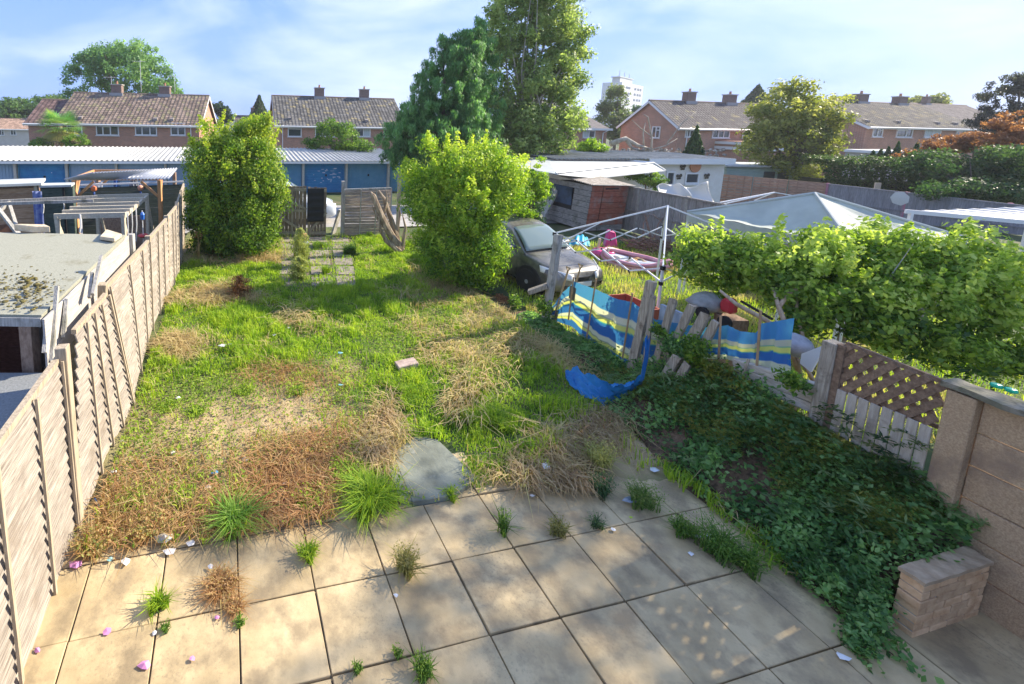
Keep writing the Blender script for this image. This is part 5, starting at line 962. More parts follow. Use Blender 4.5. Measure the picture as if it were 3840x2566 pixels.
# near grey close-board fence
def board_fence(name, label, pts, zt, mat, bw=.12, rail=True, posts=(), pmat=None, zb=None, grp=None, maxb=300):
    root = thing(name, tuple(pts[0].xy) + (0,), label, 'fence', grp)
    for a, c in zip(pts[:-1], pts[1:]):
        a = Vector((a.x, a.y, 0)); c = Vector((c.x, c.y, 0)); d = c - a; ln = d.length; d.normalize(); n = Vector((d.y, -d.x, 0)); nb_ = int(ln / bw)
        for i in range(nb_):
            q = a + d * (ln * (i + .5) / nb_); g_ = tz(q.x, q.y); b = MB(); zz = zt + random.uniform(-.012, .012); b.box(Vector((q.x, q.y, (zz + g_) / 2)) + n * (.012 * (i % 2)), bw * 1.02, .016, zz - g_, d, n); b.build('board', mat, root)
        for zz in ((zt + .02,) + ((zt - .85,) if rail else ())): b = MB(); b.beam(a + Z * zz + n * .03, c + Z * zz + n * .03, .05, .05); b.build('rail', mat, root)
    for p in posts: g_ = tz(p.x, p.y); b = MB(); b.beam(Vector((p.x, p.y, g_)), Vector((p.x, p.y, zt + .06)), .11); b.build('post', pmat or mat, root)
    return root
NG = M('grey close board', (.20, .185, .165), (.34, .32, .29), 5, .9, .3, (6, 6, .8), vary=.12)
f0_, f1_ = gp(2400, 708, 1.68), gp(2800, 784, 1.68); f2_ = gp(2582, 742, 1.68)
board_fence('close_board_fence', 'grey close boarded fence right of the red shed end, behind the gazebo frame', [f0_ + (f0_ - f1_).normalized() * 2.2, f0_, f1_, f1_ + (f1_ - f0_).normalized() * 4], 1.66, NG, .13, True, [f2_, f0_], CONC)
# far fences
GB = M('blue grey board', (.2, .2, .22), (.3, .3, .32), 4, .9, .2, (6, 6, .8), vary=.1)
q0, q1, q2 = gp(2708, 655, 1.15), gp(3105, 690, 1.15), gp(3840, 772, 1.15)
PINK = M('faded pink post', (.4, .16, .22), (.5, .22, .28), 4, .8)
board_fence('close_board_fence', 'long blue grey close boarded fence with pinkish posts below the hedge', [q1, q2, q2 + (q2 - q1).normalized() * 3], 1.13, GB, .14, True, [q1, gp(3403, 723, 1.15), gp(3790, 765, 1.15)], PINK)
bf = thing('lap_fence', tuple(q0.xy) + (-.6,), 'reddish brown lap panel fence right of the white outbuilding', 'fence'); dv = (q1 - q0); BW_ = M('red brown lap board', (.28, .17, .12), (.42, .28, .2), 3, .9, .3, (1.5, 1.5, 10), vary=.14)
for k in range(3):
    a_, c_ = q0.lerp(q1, k / 3), q0.lerp(q1, (k + .97) / 3); nb_ = Vector((dv.y, -dv.x, 0)).normalized(); nb_ = nb_ if nb_.y < 0 else -nb_
    lap_panel(bf, [Vector((a_.x, a_.y, tz(*a_.xy))), Vector((c_.x, c_.y, tz(*c_.xy))), c_, a_], 12, [(.02, .02), (.25, .25), (.5, .5), (.75, .75), (.98, .98)], n=nb_, wmat=BW_, bmat=BW_, bw=.05)
p = gp(3290, 702, 1.15); b = MB(); b.box(p + Z * .05, .3, .05, .35); tag(b.build('board_offcut', M('tan offcut', (.5, .42, .3))), 'small tan board standing up behind the grey far fence', 'board')
p = gp(3372, 745, 1.0); b = MB(); b.lathe(p, [(.3, 0), (.32, .05), (.02, .08)], 7, ax=Vector((-.4, -.9, .2))); tag(b.build('pale_panel', M('pale stone', (.5, .48, .42))), 'pale rounded panel hanging on the grey fence beside a pink post', 'panel')
# white outbuilding
OB = M('white rendered wall', (.66, .62, .55), (.72, .69, .63), 3, .9, .1); oc = at(2722, 596, 25.5); opf = (oc.x, oc.y); od = EX; opz = oc.z
ob = thing('white_outbuilding', (oc.x, oc.y, -.7), 'white rendered outbuilding with two windows and wall ornaments, corrugated roof', 'outbuilding'); xl = -11.0
nbk = EY; b = MB(); q = Vector((oc.x, oc.y, 0)); b.prism([q - Z * .9, q + EX * xl - Z * .9, q + EX * xl + Z * (opz - .05), q + Z * (opz - .05)], EY * 4.5); b.build('wall', OB, ob)
def oloc(u, v): p = vp(u, v, opf, (EX.x, EX.y)); return (p - q).dot(EX), p.z
TO = Matrix.Translation((oc.x, oc.y, 0)) @ Matrix.Rotation(GA, 4, 'Z')
for (u0, v0, u1, v1) in ((2492, 643, 2524, 696), (2564, 648, 2616, 690)):
    x0, _ = oloc(u0, v1); x1, _ = oloc(u1, v1); _, za = oloc((u0 + u1) / 2, v1); _, zb_ = oloc((u0 + u1) / 2, v0); window(ob, TO, x0, za, x1, zb_, [(1, 'p')])
b = MB(); b.grid(lambda s, t: q + EX * (xl + (-xl + .3) * s) + EY * (-.35 + 5 * t) + Z * (opz + .02 + t * .1 + .03 * math.sin(s * 50 * 6.283)), 300, 2, Z * -.02); b.build('roof', M('dark cement sheet', (.18, .19, .18), (.32, .32, .3), 2, .9), ob)
b = MB(); b.box(q + EX * (-2.6) - EY * .37 + Z * (opz - .12), 5.6, .03, .3, EX, EY); b.build('fascia', WHITE, ob)
DISC = M('terracotta disc', (.5, .22, .12), rough=.7); x_, z_ = oloc(2605, 622); b = MB(); b.lathe(q + EX * x_ + Z * z_ - EY * .03, [(.36, 0), (.36, .05), (.05, .08)], 20, ax=-EY); tag(b.build('wall_disc', DISC), 'round terracotta disc above the right outbuilding window', 'wall ornament')
for (u, v, lab) in ((2558, 629, 'dark metal butterfly ornament left of the terracotta disc'), (2544, 664, 'dark metal butterfly ornament between the two windows'), (2648, 662, 'dark metal butterfly ornament right of the windows')):
    x_, z_ = oloc(u, v); c = q + EX * x_ + Z * z_ - EY * .04; b = MB()
    for (dx_, dz_, r_) in ((-.1, .07, .09), (.1, .08, .1), (-.08, -.08, .06), (.08, -.07, .06)): b.lathe(c + EX * dx_ + Z * dz_, [(r_, 0), (r_ * .8, .02)], 8, ax=-EY)
    b.beam(c - Z * .12, c + Z * .12, .03); tag(b.build('butterfly_ornament', M('dark metal', (.08, .07, .05))), lab, 'wall ornament', 'butterfly ornaments on the outbuilding')
tw = [at(2462, 700, 22), at(2520, 686, 22.4), at(2560, 700, 22), at(2655, 688, 22), at(2690, 790, 21.5), at(2560, 770, 21.5), at(2480, 740, 21.7)]
b = MB(); cc_ = sum(tw, Vector()) / len(tw)
b.grid(lambda s, t: (tw[0].lerp(tw[1], min(1, s * 3)) if s < .333 else tw[1].lerp(tw[2], (s - .333) * 3) if s < .667 else tw[2].lerp(tw[3], (s - .667) * 3)).lerp(tw[6].lerp(tw[4], s), t) + EY * (.25 * math.sin(s * 9) * math.sin(t * 4)) + Z * (.1 * math.sin(s * 14) * (1 - t)), 30, 10, EY * .02); tag(b.build('white_tarpaulin', M('white sheeting', (.7, .69, .65), rough=.6, transl=.25), smooth=True), 'white tarpaulin heaped in front of the outbuilding', 'tarpaulin')
# pale green shed beyond
gsp = at(2985, 640, 30); gsl = at(2725, 632, 30); psh = thing('green_shed', tuple(gsp.xy) + (-.7,), 'pale green shed with two dark windows behind the brown lap fence', 'shed'); PG_ = M('pale green board', (.27, .38, .33), (.36, .47, .41), 2, .8, .1, (1, 1, 5)); dgs = (gsp - gsl); dgs.z = 0; wgs = dgs.length; dgs.normalize()
ngs = Vector((-dgs.y, dgs.x, 0))
for i in range(11): b = MB(); zz = -.7 + i * .2; b.beam(Vector((gsl.x, gsl.y, zz)), Vector((gsp.x, gsp.y, zz)), .03, .19); b.build('board', PG_, psh)
b = MB(); b.prism([Vector((gsl.x, gsl.y, -.8)) + ngs * .05, Vector((gsp.x, gsp.y, -.8)) + ngs * .05, Vector((gsp.x, gsp.y, -.8)) + ngs * 2.5, Vector((gsl.x, gsl.y, -.8)) + ngs * 2.5], Z * 2.3); b.build('wall', PG_, psh)
b = MB(); b.prism([Vector((p_.x, p_.y, 1.52)) for p_ in (gsl - ngs * .3 - dgs * .3, gsp - ngs * .3 + dgs * .3, gsp + ngs * 2.7 + dgs * .3, gsl + ngs * 2.7 - dgs * .3)], Z * .09); b.build('roof', M('grey roof sheet', (.5, .5, .5)), psh)
for s in (.62, .82): b = MB(); c = gsl.lerp(gsp, s); b.box(Vector((c.x, c.y, .75)) - ngs * .03, .7, .04, .95, dgs, ngs); b.build('window', GLASS, psh)
# white ribbed canopy at right edge
k0, k1, k2, k3 = gp(3395, 793, 2.0), gp(3860, 835, 1.85), gp(4050, 800, 2.0), gp(3860, 775, 2.15); wc = thing('white_canopy', tuple(k1.xy) + (0,), 'white ribbed canopy roof at the right edge of the view', 'canopy')
b = MB(); b.grid(lambda s, t: k0.lerp(k1, s).lerp(k3.lerp(k2, s), t) + Z * .012 * math.sin(t * 8 * 6.283), 2, 60, Z * -.03); b.build('roof', M('white sheet', (.62, .6, .56), rough=.5), wc)
b = MB(); b.beam(k0, k1, .05, .1); b.build('edge', WHITEM, wc)
for p_ in (k0 + (k1 - k0) * .05, k1): b = MB(); b.beam(Vector((p_.x, p_.y, 0)), p_, .07); b.build('leg', WHITEM, wc)
# ================================================================ CLUTTER ON THE RIGHT LAWN
def blob(name, c, r, mat, label, cat, sq=(1, 1, .5), n=10, rough_=.15):
    b = MB(); prof = []; 
    for k in range(7): a = math.pi * k / 6 - math.pi / 2; prof.append((max(.01, r * math.cos(a)) * (1 + random.uniform(-rough_, rough_)), r * math.sin(a) * sq[2]))
    b.lathe(c + Z * r * sq[2] * .9, prof, n)
    for i, v in enumerate(b.v): b.v[i] = Vector((c.x + (v.x - c.x) * sq[0] * (1 + random.uniform(-rough_, rough_)), c.y + (v.y - c.y) * sq[1] * (1 + random.uniform(-rough_, rough_)), v.z))
    return tag(b.build(name, mat, smooth=True), label, cat)
p0, p1, p2, p3 = gp(2122, 925), gp(2215, 928), gp(2210, 890), gp(2140, 905); b = MB(); b.grid(lambda s, t: gp(2122, 930).lerp(gp(2218, 930), s).lerp(gp(2140, 903).lerp(gp(2205, 893), s), t) + Z * (.28 * math.sin(s * 3.1) * (.4 + .6 * math.sin(t * 3.1)) + .03 * math.sin(s * 22)), 24, 10, Z * -.01); tag(b.build('turquoise_sheet', M('turquoise sheet', (.01, .3, .5), rough=.5), smooth=True), 'turquoise plastic sheet heaped behind the black car bonnet', 'sheet')
PK = M('pink plastic', (.6, .04, .2), (.7, .1, .3), 4, .35)
pc = gp(2262, 962); b = MB(); b.lathe(pc, [(.32, 0), (.36, .05), (.3, .2), (.26, .22), (.2, .08)], 14); tag(b.build('ride_on_toy', PK, smooth=True), 'bright pink round plastic toy seat beside the cream posts', 'toy')
pc = gp(2290, 932); b = MB(); b.prism([pc + Vector((-.2, 0, 0)), pc + Vector((.25, 0, 0)), pc + Vector((.1, 0, .55)), pc + Vector((-.1, 0, .6))], Vector((.05, .25, 0))); tag(b.build('toy_slide', PK, bev=.03), 'upright pink plastic toy panel behind the round seat', 'toy')
for (u0, v0, u1, v1, lab) in ((2250, 895, 2238, 955, 'left cream post leaning over the pink toys'), (2283, 930, 2268, 975, 'right cream post leaning over the pink toys')):
    a_ = gp(u1, v1); c_ = at(u0, v0, a_.y); b = MB(); b.beam(a_, c_, .09, .04); tag(b.build('cream_post', M('cream wood', (.6, .53, .38))), lab, 'post')
# pink boat shaped paddling pool
pc = gp(2390, 1000); pool = thing('paddling_pool', tuple(pc), 'pink inflatable boat shaped paddling pool with rubbish inside', 'paddling pool'); PKP = M('faded pink vinyl', (.5, .2, .26), (.62, .34, .38), 3, .45, .1)
pl_, pr_ = gp(2268, 968), gp(2508, 1032); ax_ = (pr_ - pl_).normalized(); ay_ = Vector((-ax_.y, ax_.x, 0)); cen = pl_.lerp(pr_, .5); la_ = (pr_ - pl_).length / 2
def el(a, k=1., z=0): e = math.cos(a); return cen + ax_ * la_ * e * k + ay_ * (.62 * math.sin(a) * k * (1 - .35 * max(0, e) ** 2)) + Z * (z + .22 * max(0, e) ** 4 + .12 * max(0, -e) ** 4)
for kk, zz in ((1, .06), (.97, .17)):
    b = MB(); b.tube([el(2 * math.pi * i / 32, kk, zz) for i in range(33)], .065, 8, cap=False); b.build('ring', PKP, pool, smooth=True)
b = MB(); b.prism([el(2 * math.pi * i / 24, .93, .06) - Z * .0 for i in range(24)], Z * .02); b.build('floor', M('pale blue vinyl', (.4, .45, .52), rough=.4), pool)
for k in range(14):
    a = random.random() * 6.28; r_ = random.random() * .6; c = cen + ax_ * la_ * math.cos(a) * r_ + ay_ * .5 * math.sin(a) * r_ + Z * .1; blob('rubbish', c, .09, M('rubbish%d' % (k % 4), [(.35, .2, .08), (.5, .5, .45), (.15, .12, .08), (.5, .3, .12)][k % 4]), None, None).parent = pool; 
for o_ in list(pool.children):
    if o_.name.startswith('rubbish'): o_.location = -Vector(ORG[pool.name])
# brush pile
bpile = gp(2440, 940); b = MB()
for k in range(260):
    a = random.random() * 6.28; r_ = random.random() ** .5 * .75; s = bpile + Vector((math.cos(a) * r_, math.sin(a) * r_ * .7, .05 + (1 - r_) * .5 * random.random())); d = Vector((random.gauss(0, 1), random.gauss(0, 1), random.gauss(.15, .4))).normalized() * random.uniform(.2, .55); b.tube([s, s + d * .5 + Z * .03, s + d], [.012, .01, .005], 4, cap=False)
for k in range(5): s = bpile + Vector((random.uniform(-.3, .3), 0, .4)); b.tube([s, s + Vector((random.uniform(-.4, .1), 0, .5)), s + Vector((random.uniform(-.7, .3), 0, .8))], [.015, .012, .005], 4)
o = b.build('brush_pile', M('reddish twigs', (.18, .09, .06), (.3, .2, .14), 12, .9)); tag(o, 'heap of reddish pruned twigs in front of the grey fence', 'brush pile')
# red planter box
pb0 = at(2372, 1140, 7.8); b = MB(); c = Vector((pb0.x, pb0.y, pb0.z - .12)); rp = thing('red_planter', (c.x, c.y, .3), 'brick red open trough standing behind the windbreak', 'trough'); RD = M('brick red plastic', (.3, .07, .04), (.38, .1, .06), 5, .6)
for s in (-1, 1):
    b = MB(); b.box(c + BN * .2 * s, .72, .025, .32, BDv, BN); b.build('side', RD, rp); b = MB(); b.box(c + BDv * .35 * s, .025, .4, .32, BDv, BN); b.build('side', RD, rp)
b = MB(); b.box(c - Z * .15, .7, .4, .02, BDv, BN); b.build('base', RD, rp); 
for s in (-1, 1):
    for t in (-1, 1): b = MB(); b.beam(c + BDv * .3 * s + BN * .15 * t - Z * .15, c + BDv * .3 * s + BN * .15 * t - Z * .75, .04); b.build('leg', WOODGR, rp)
# white ribbed panel / table top behind palings
c = at(2515, 1180, 7.0); b = MB(); b.box(Vector((c.x, c.y, c.z - .12)), .35, .05, .45, BDv, BN); tag(b.build('ribbed_panel', M('pale ribbed panel', (.5, .52, .55), (.2, .22, .26), 3, .5, 0, (12, 1, 1))), 'pale grey ribbed panel seen between the palings', 'panel')
# crumpled sacks, red mower, folding chair
c = at(2655, 1120, 7.3); blob('grey_sack', Vector((c.x, c.y, c.z - .22)), .22, M('grey sack', (.25, .25, .23), (.4, .4, .38), 6, .8, .4), 'pale grey crumpled sack under the leafy shrub, left of the red mower', 'sack', (1.3, 1, .8))
c = at(2752, 1132, 7.0); mw = thing('lawn_mower', (c.x, c.y, 0), 'red and black lawn mower behind the second windbreak piece', 'lawn mower'); REDP = M('red plastic', (.5, .03, .04), rough=.4); cz = c.z - .05; dv_ = Vector((.3, .95, 0)).normalized()
b = MB(); b.prism([Vector((c.x, c.y, cz)) + BDv * x + Z * z for x, z in ((-.1, -.12), (.09, -.13), (.12, .02), (.03, .13), (-.09, .1))], BN * .16); b.build('body', REDP, mw, bev=.04)
b = MB(); b.box(Vector((c.x, c.y, cz - .05)) + BDv * .28, .26, .2, .1, BDv, BN); b.build('deck', JNT, mw, bev=.02)
b = MB(); b.tube([Vector((c.x, c.y, cz + .1)) - BDv * .1, Vector((c.x, c.y, cz + .0)) - BDv * .55], .02, 6); b.build('handle', JNT, mw)
for s in (-.15, .2): b = MB(); b.lathe(Vector((c.x, c.y, cz - .2)) + BDv * s + BN * .3, [(.1, 0), (.1, .05)], 12, ax=BN); b.build('wheel', JNT, mw)
b = MB(); b.beam(Vector((c.x, c.y, 0)), Vector((c.x, c.y, cz - .2)), .3); b.build('crate', WOODB, mw)
c = at(2975, 1290, 6.0); blob('grey_rubbish_bag', Vector((c.x, c.y, c.z - .15)), .2, M('grey bag', (.22, .23, .25), (.38, .39, .42), 6, .5, .5), 'dark grey crumpled rubbish bag behind the shrub stem', 'bag', (1, 1, .8))
p_ = at(3062, 1310, 5.4); b = MB(); b.prism([p_ + BDv * .12 - Z * .12, p_ - BDv * .1 + Z * .12, p_ - BDv * .0 - Z * .3, p_ + BDv * .12 - Z * .25], BN * .03); tag(b.build('white_board', WHITE), 'white board leaning beyond the trellis post', 'board')
TU = M('teal plastic', (.02, .35, .28), rough=.4)
for (u, v, lab) in ((3735, 1452, 'left green plastic lid just over the concrete wall'), (3790, 1470, 'right green plastic lid just over the concrete wall')):
    c = gp(u, v, 1.72); b = MB(); b.lathe(c, [(.035, 0), (.042, .015), (.035, .03), (.01, .035)], 6); tag(b.build('plastic_lid', M('emerald plastic', (.01, .4, .25), rough=.4)), lab, 'lid', 'green lids over the wall')  # flat lids only, no tub body below
b = MB(); c = gp(3820, 1535, 1.55); b.box(c - Z * .05, .5, .12, .1, BDv, BN); tag(b.build('blue_ledge', M('light blue plastic', (.2, .4, .6))), 'pale blue plastic edge showing over the wall coping', 'tray')
# ================================================================ VEGETATION
def LB(u, v, Y, ru, rv, rd=None):       # crown lobe seen at a photo position at distance Y
    c = at(u, v, Y); a = at(u + ru, v, Y); b_ = at(u, v + rv, Y); rx = abs(a.x - c.x); rz = abs(b_.z - c.z); return (c.x, c.y, c.z, rx, rd or rx * .85, rz)
def tree(name, label, cat, base, lobes, nclump, cr_, nleaf, ls, pal, r0=.15, bark=None, ntips=14, trunk_h=None, group=None, lean=(0, 0), **k):
    root = thing(name, tuple(base), label, cat, group); o, cc = crown('crown', lobes, nclump, cr_, nleaf, ls, pal, root, **k)
    idx = rng.choice(len(cc), min(ntips, len(cc)), replace=False); limbs('trunk', Vector(base) - Z * .1, [Vector(cc[i]) for i in idx], r0, bark or BARK, root, trunk_h, lean); return root
def gz_(x, y): return tz(x, y)
# far trees
TG = 'broadleaf trees beyond the houses'
p = at(470, 440, 62); tree('broadleaf_tree', 'big rounded green tree rising behind the left brick house', 'tree', (p.x, p.y, -1.5), [LB(470, 270, 62, 130, 100), LB(330, 300, 62, 85, 90), LB(590, 320, 62, 95, 90), LB(540, 215, 62, 70, 50), LB(420, 225, 62, 90, 50), LB(300, 245, 62, 35, 35), LB(640, 345, 62, 50, 50)], 190, .95, 26000, .34, [(.06, .13, .05), (.12, .24, .08), (.2, .35, .12), (.3, .45, .15)], .4, group=TG, flat=.2, shell=.72)
for (u, v, Y, ru, rv, lab) in ((20, 410, 85, 75, 40, 'low tree belt bush at the far left edge of the skyline'), (120, 405, 88, 70, 34, 'low green tree just left of the dark roofed house end'), (200, 385, 92, 60, 24, 'yellowish tree top over the dark roofed house end')):
    p = at(u, v, Y); tree('broadleaf_tree', lab, 'tree', (p.x, p.y, -1.5), [LB(u, v, Y, ru, rv), LB(u + ru * .4, v + rv * .3, Y, ru * .7, rv * .9)], 60, 1.0, 5000, .5, [(.03, .08, .02), (.07, .15, .03), (.13, .22, .05)], .3, group=TG)
for (u, v, Y, ru, rv, lab, n) in ((826, 410, 80, 32, 28, 'small dark conifer clump right of the left house roof', 3000), ):
    p = at(u, v, Y); tree('conifer', lab, 'tree', (p.x, p.y, -1.5), [LB(u, v, Y, ru, rv), LB(u + 20, v + 22, Y, ru * .8, rv * 1.1)], 50, .7, n, .4, [(.01, .035, .02), (.03, .07, .03)], .3)
def cone_tree(u, vt, vb, Y, hw, lab, n=2500, ls=.3, pal=None, name='conifer', group=None):
    root = thing(name, tuple(at(u, vb, Y).xy) + (at(u, vb, Y).z,), lab, 'conifer', group); t = at(u, vt, Y); b_ = at(u, vb, Y); wx = abs(at(u + hw, vb, Y).x - b_.x); h = t.z - b_.z
    k = rng.random(n) ** .6; a = rng.random(n) * 6.283; rr = wx * k * (.75 + .3 * rng.random(n)) * (1 + .12 * np.sin(a * 5 + k * 22)); P = np.stack([b_.x + rr * np.cos(a), b_.y + rr * np.sin(a), t.z - h * k], 1); N = np.stack([np.cos(a), np.sin(a), .3 + 0 * a], 1) + unit(n) * .6; N /= np.linalg.norm(N, axis=1)[:, None]
    pal = np.array(pal or [(.015, .045, .015), (.05, .1, .03)]); q = rng.random(n)[:, None]; V, F, C = leafquads(P, N, ls * (.5 + rng.random(n)), pal[0] * (1 - q) + pal[1] * q, .5, .4); fast('crown', V, F, C, LEAF, root)
    m = MB(); m.tube([b_ - Z * 1.5, b_ + Z * h * .9], [.12, .02]); m.build('trunk', BARK, root); return root
cone_tree(972, 358, 440, 75, 36, 'pointed dark conifer on the skyline between the left and middle houses', 3500, .5)
cone_tree(2835, 318, 385, 70, 40, 'dark conifer top behind the gable house roof', 2500, .5)
CT = 'clipped conical conifers above the hedge'
for (u, vt, vb, hw, lab) in ((3265, 565, 625, 22, 'leftmost and lowest of the clipped cones above the hedge'), (3292, 560, 625, 18, 'narrow clipped cone second from the left'), (3320, 550, 625, 24, 'third clipped cone, beside the tallest one'), (3352, 532, 628, 25, 'tallest of the clipped cones above the hedge'), (3427, 535, 605, 18, 'clipped cone standing apart to the right among red shrubs')):
    cone_tree(u, vt, vb, 33, hw, lab, 1800, .18, [(.01, .05, .012), (.04, .11, .02)], 'clipped_conifer', CT)
cone_tree(2600, 470, 585, 28.5, 34, 'dark upright conifer growing in front of the gable house', 3500, .16, [(.012, .05, .015), (.05, .12, .02)])
# palm
p = at(228, 540, 36); palm = thing('palm_tree', (p.x, p.y, -1.2), 'fan palm with spiky fronds in front of the left house', 'palm tree'); hc = at(225, 475, 36); b = MB(); b.tube([Vector((p.x, p.y, -1.2)), hc], [.22, .16], 8); b.build('trunk', M('palm trunk', (.25, .17, .1), (.38, .28, .17), 8, .9), palm)
V = []; F = []; C = []
for k in range(70):
    a = random.random() * 6.283; el_ = random.uniform(-.75, 1.15); ln_ = random.uniform(1.1, 1.6); d = Vector((math.cos(a) * math.cos(el_), math.sin(a) * math.cos(el_), math.sin(el_))); f0 = hc + d * ln_ * .55 - Z * .1; side = d.cross(Z).normalized(); cc = (random.uniform(.12, .25), random.uniform(.25, .38), .1) if el_ > -.2 else (.36, .33, .14)
    for j in range(13):
        an = (j / 12 - .5) * 2.4; dd = (d * math.cos(an) + side * math.sin(an)).normalized(); tip = f0 + dd * ln_ * .75 - Z * .3 * ln_ * (1 - d.z * .3) * (.5 + abs(an) * .3); w_ = side.cross(dd).cross(dd).normalized() * .035; md = f0.lerp(tip, .5) + Z * .06
        o = len(V); V += [tuple(f0), tuple(md - w_), tuple(tip), tuple(md + w_)]; F.append((o, o + 1, o + 2, o + 3)); C += [cc] * 4
fast('fronds', V, F, np.array(C), LEAF, palm)
tree('garden_shrub', 'leafy shrub growing under the palm beyond the garage roof', 'shrub', tuple(at(290, 560, 35)), [LB(290, 530, 35, 45, 25), LB(160, 540, 35, 40, 18)], 50, .28, 3500, .13, GR, .08)
# mid trees behind garages
tree('garden_tree', 'low spreading tree in front of the middle house over the garage roof', 'tree', tuple(at(1250, 575, 36).xy) + (-1.2,), [LB(1260, 510, 36, 75, 55), LB(1180, 540, 36, 35, 30), LB(1350, 555, 36, 55, 30), LB(1290, 480, 36, 40, 25)], 110, .42, 9000, .18, GR, .16, flat=.2)
tree('garden_tree', 'hazy yellow green tree in front of the tower block', 'tree', tuple(at(2305, 560, 62).xy) + (-1.2,), [LB(2305, 390, 62, 42, 60), LB(2285, 450, 62, 48, 70), LB(2330, 480, 62, 50, 70), LB(2255, 400, 62, 18, 25), LB(2310, 345, 62, 22, 24)], 140, .7, 9000, .34, [(.06, .1, .04), (.12, .17, .06), (.2, .24, .09)], .25, flat=.1)
p = at(2402, 420, 75); tree('broadleaf_tree', 'small dark tree top at the gable house roof edge', 'tree', (p.x, p.y, -1), [LB(2400, 425, 75, 26, 26)], 25, .8, 1500, .45, GD, .2)
for (u, v, Y, ru, rv, lab) in ((3180, 375, 72, 36, 14, 'yellow tree top left of the terraced house chimneys'), (3480, 380, 72, 52, 22, 'yellow green tree top beyond the terraced house ridge')):
    p = at(u, v, Y); tree('broadleaf_tree', lab, 'tree', (p.x, p.y, -1), [LB(u, v, Y, ru, rv)], 30, .7, 2200, .4, [(.15, .18, .05), (.28, .3, .08)], .2, group=TG)
# chestnut in the right middle
tree('chestnut_tree', 'spreading yellow green tree beside the gable house extension', 'tree', tuple(at(2990, 660, 30).xy) + (-.7,), [LB(2960, 420, 30, 110, 90), LB(2880, 470, 30, 80, 80), LB(3080, 440, 30, 85, 70), LB(2950, 540, 30, 130, 90), LB(3080, 530, 30, 70, 60), LB(2840, 560, 30, 50, 40), LB(3000, 330, 30, 55, 25), LB(3000, 620, 30, 80, 50), LB(3150, 380, 30, 30, 20), LB(2930, 330, 30, 40, 20)], 330, .48, 24000, .2, [(.07, .09, .02), (.16, .19, .04), (.28, .3, .07), (.42, .4, .12)], .28, flat=.15, shell=.5, ntips=26)
p = at(3040, 690, 27.5); tree('garden_shrub', 'yellowish shrub below the chestnut at the end of the green shed', 'shrub', tuple(p), [LB(3040, 655, 27.5, 42, 35), LB(3075, 690, 27.5, 50, 25)], 50, .3, 3500, .13, [(.1, .12, .02), (.3, .32, .06)], .06)
# hedge
hd = thing('hedge', tuple(at(3400, 690, 26).xy) + (-.6,), 'long clipped dark hedge with sunlit top behind the far fence', 'hedge'); n = 46000; s = rng.random(n); u0 = 3095 + s * 800; Vv = []
t_ = rng.random(n); A_ = np.array(at(3095, 660, 26)); B_ = np.array(at(3900, 720, 23.5)); top = rng.random(n) < .35
along = A_[None, :] * (1 - s[:, None]) + B_[None, :] * s[:, None]; zt_ = at(3095, 605, 26).z * (1 - s) + (at(3900, 640, 23.5).z + .15) * s; bump_ = .12 * np.sin(s * 60) + .1 * np.sin(s * 131 + 1)
P = along.copy(); P[:, 2] = -1.0 + (zt_ + 1.0) * t_ ** .7 + bump_ * t_; P[:, 1] += .18 * rng.normal(size=n) + .15 * np.sin(s * 90 + t_ * 8); dep = rng.random(n) * 1.6; P[top, 1] += dep[top]; P[top, 2] = (zt_ + bump_)[top] + rng.normal(size=top.sum()) * .08
N = np.tile([0, -.8, .5], (n, 1)) + unit(n) * .8; N[top] = np.array([0, 0, 1]) + unit(top.sum()) * .8; N /= np.linalg.norm(N, axis=1)[:, None]; q = rng.random(n)[:, None]; V, F, C = leafquads(P, N, .11 * (.6 + .8 * rng.random(n)), np.array([.025, .06, .02]) * (1 - q) + np.array([.1, .17, .04]) * q, .55); fast('foliage', V, F, C, LEAF, hd)
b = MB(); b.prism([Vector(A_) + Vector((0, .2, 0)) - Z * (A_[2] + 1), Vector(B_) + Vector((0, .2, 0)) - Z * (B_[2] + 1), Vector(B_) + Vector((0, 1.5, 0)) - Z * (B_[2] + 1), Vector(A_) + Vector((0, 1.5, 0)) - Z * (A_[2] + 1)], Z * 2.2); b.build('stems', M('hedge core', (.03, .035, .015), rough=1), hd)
tree('bramble_bank', 'dark overgrown shrub bank behind the fence at the right edge', 'shrub', tuple(at(3700, 720, 21).xy) + (-.6,), [LB(3600, 640, 23, 150, 60, 1.5), LB(3780, 640, 22, 120, 80, 1.5), LB(3500, 600, 24, 60, 30), LB(3850, 600, 21, 70, 60, 1.3), LB(3700, 720, 20.5, 220, 35, .8)], 240, .5, 26000, .14, [(.015, .04, .015), (.04, .09, .03), (.09, .15, .05)], .08)
RS = [(.14, .06, .03), (.28, .12, .06), (.4, .2, .11)]
for (u, v, Y, lob, lab) in ((3560, 540, 27, [(3560, 545, 60, 40), (3520, 570, 40, 28)], 'rust red shrub in front of the terraced house windows'), (3400, 590, 28, [(3400, 590, 32, 25), (3460, 600, 50, 22)], 'small rust red shrub between the clipped cones'), (3650, 560, 26, [(3655, 530, 35, 28)], 'rust red shrub left of the dark weeping tree'), (3790, 520, 24, [(3800, 470, 55, 45), (3760, 540, 60, 55), (3840, 520, 40, 60)], 'tall rust red shrub at the right edge below the dark tree')):
    tree('rust_shrub', lab, 'shrub', tuple(at(u, v + 60, Y)), [LB(a, c, Y, d, e) for a, c, d, e in lob], 60, .32, 5500, .14, RS, .06, group='rust red shrubs by the terraced house')
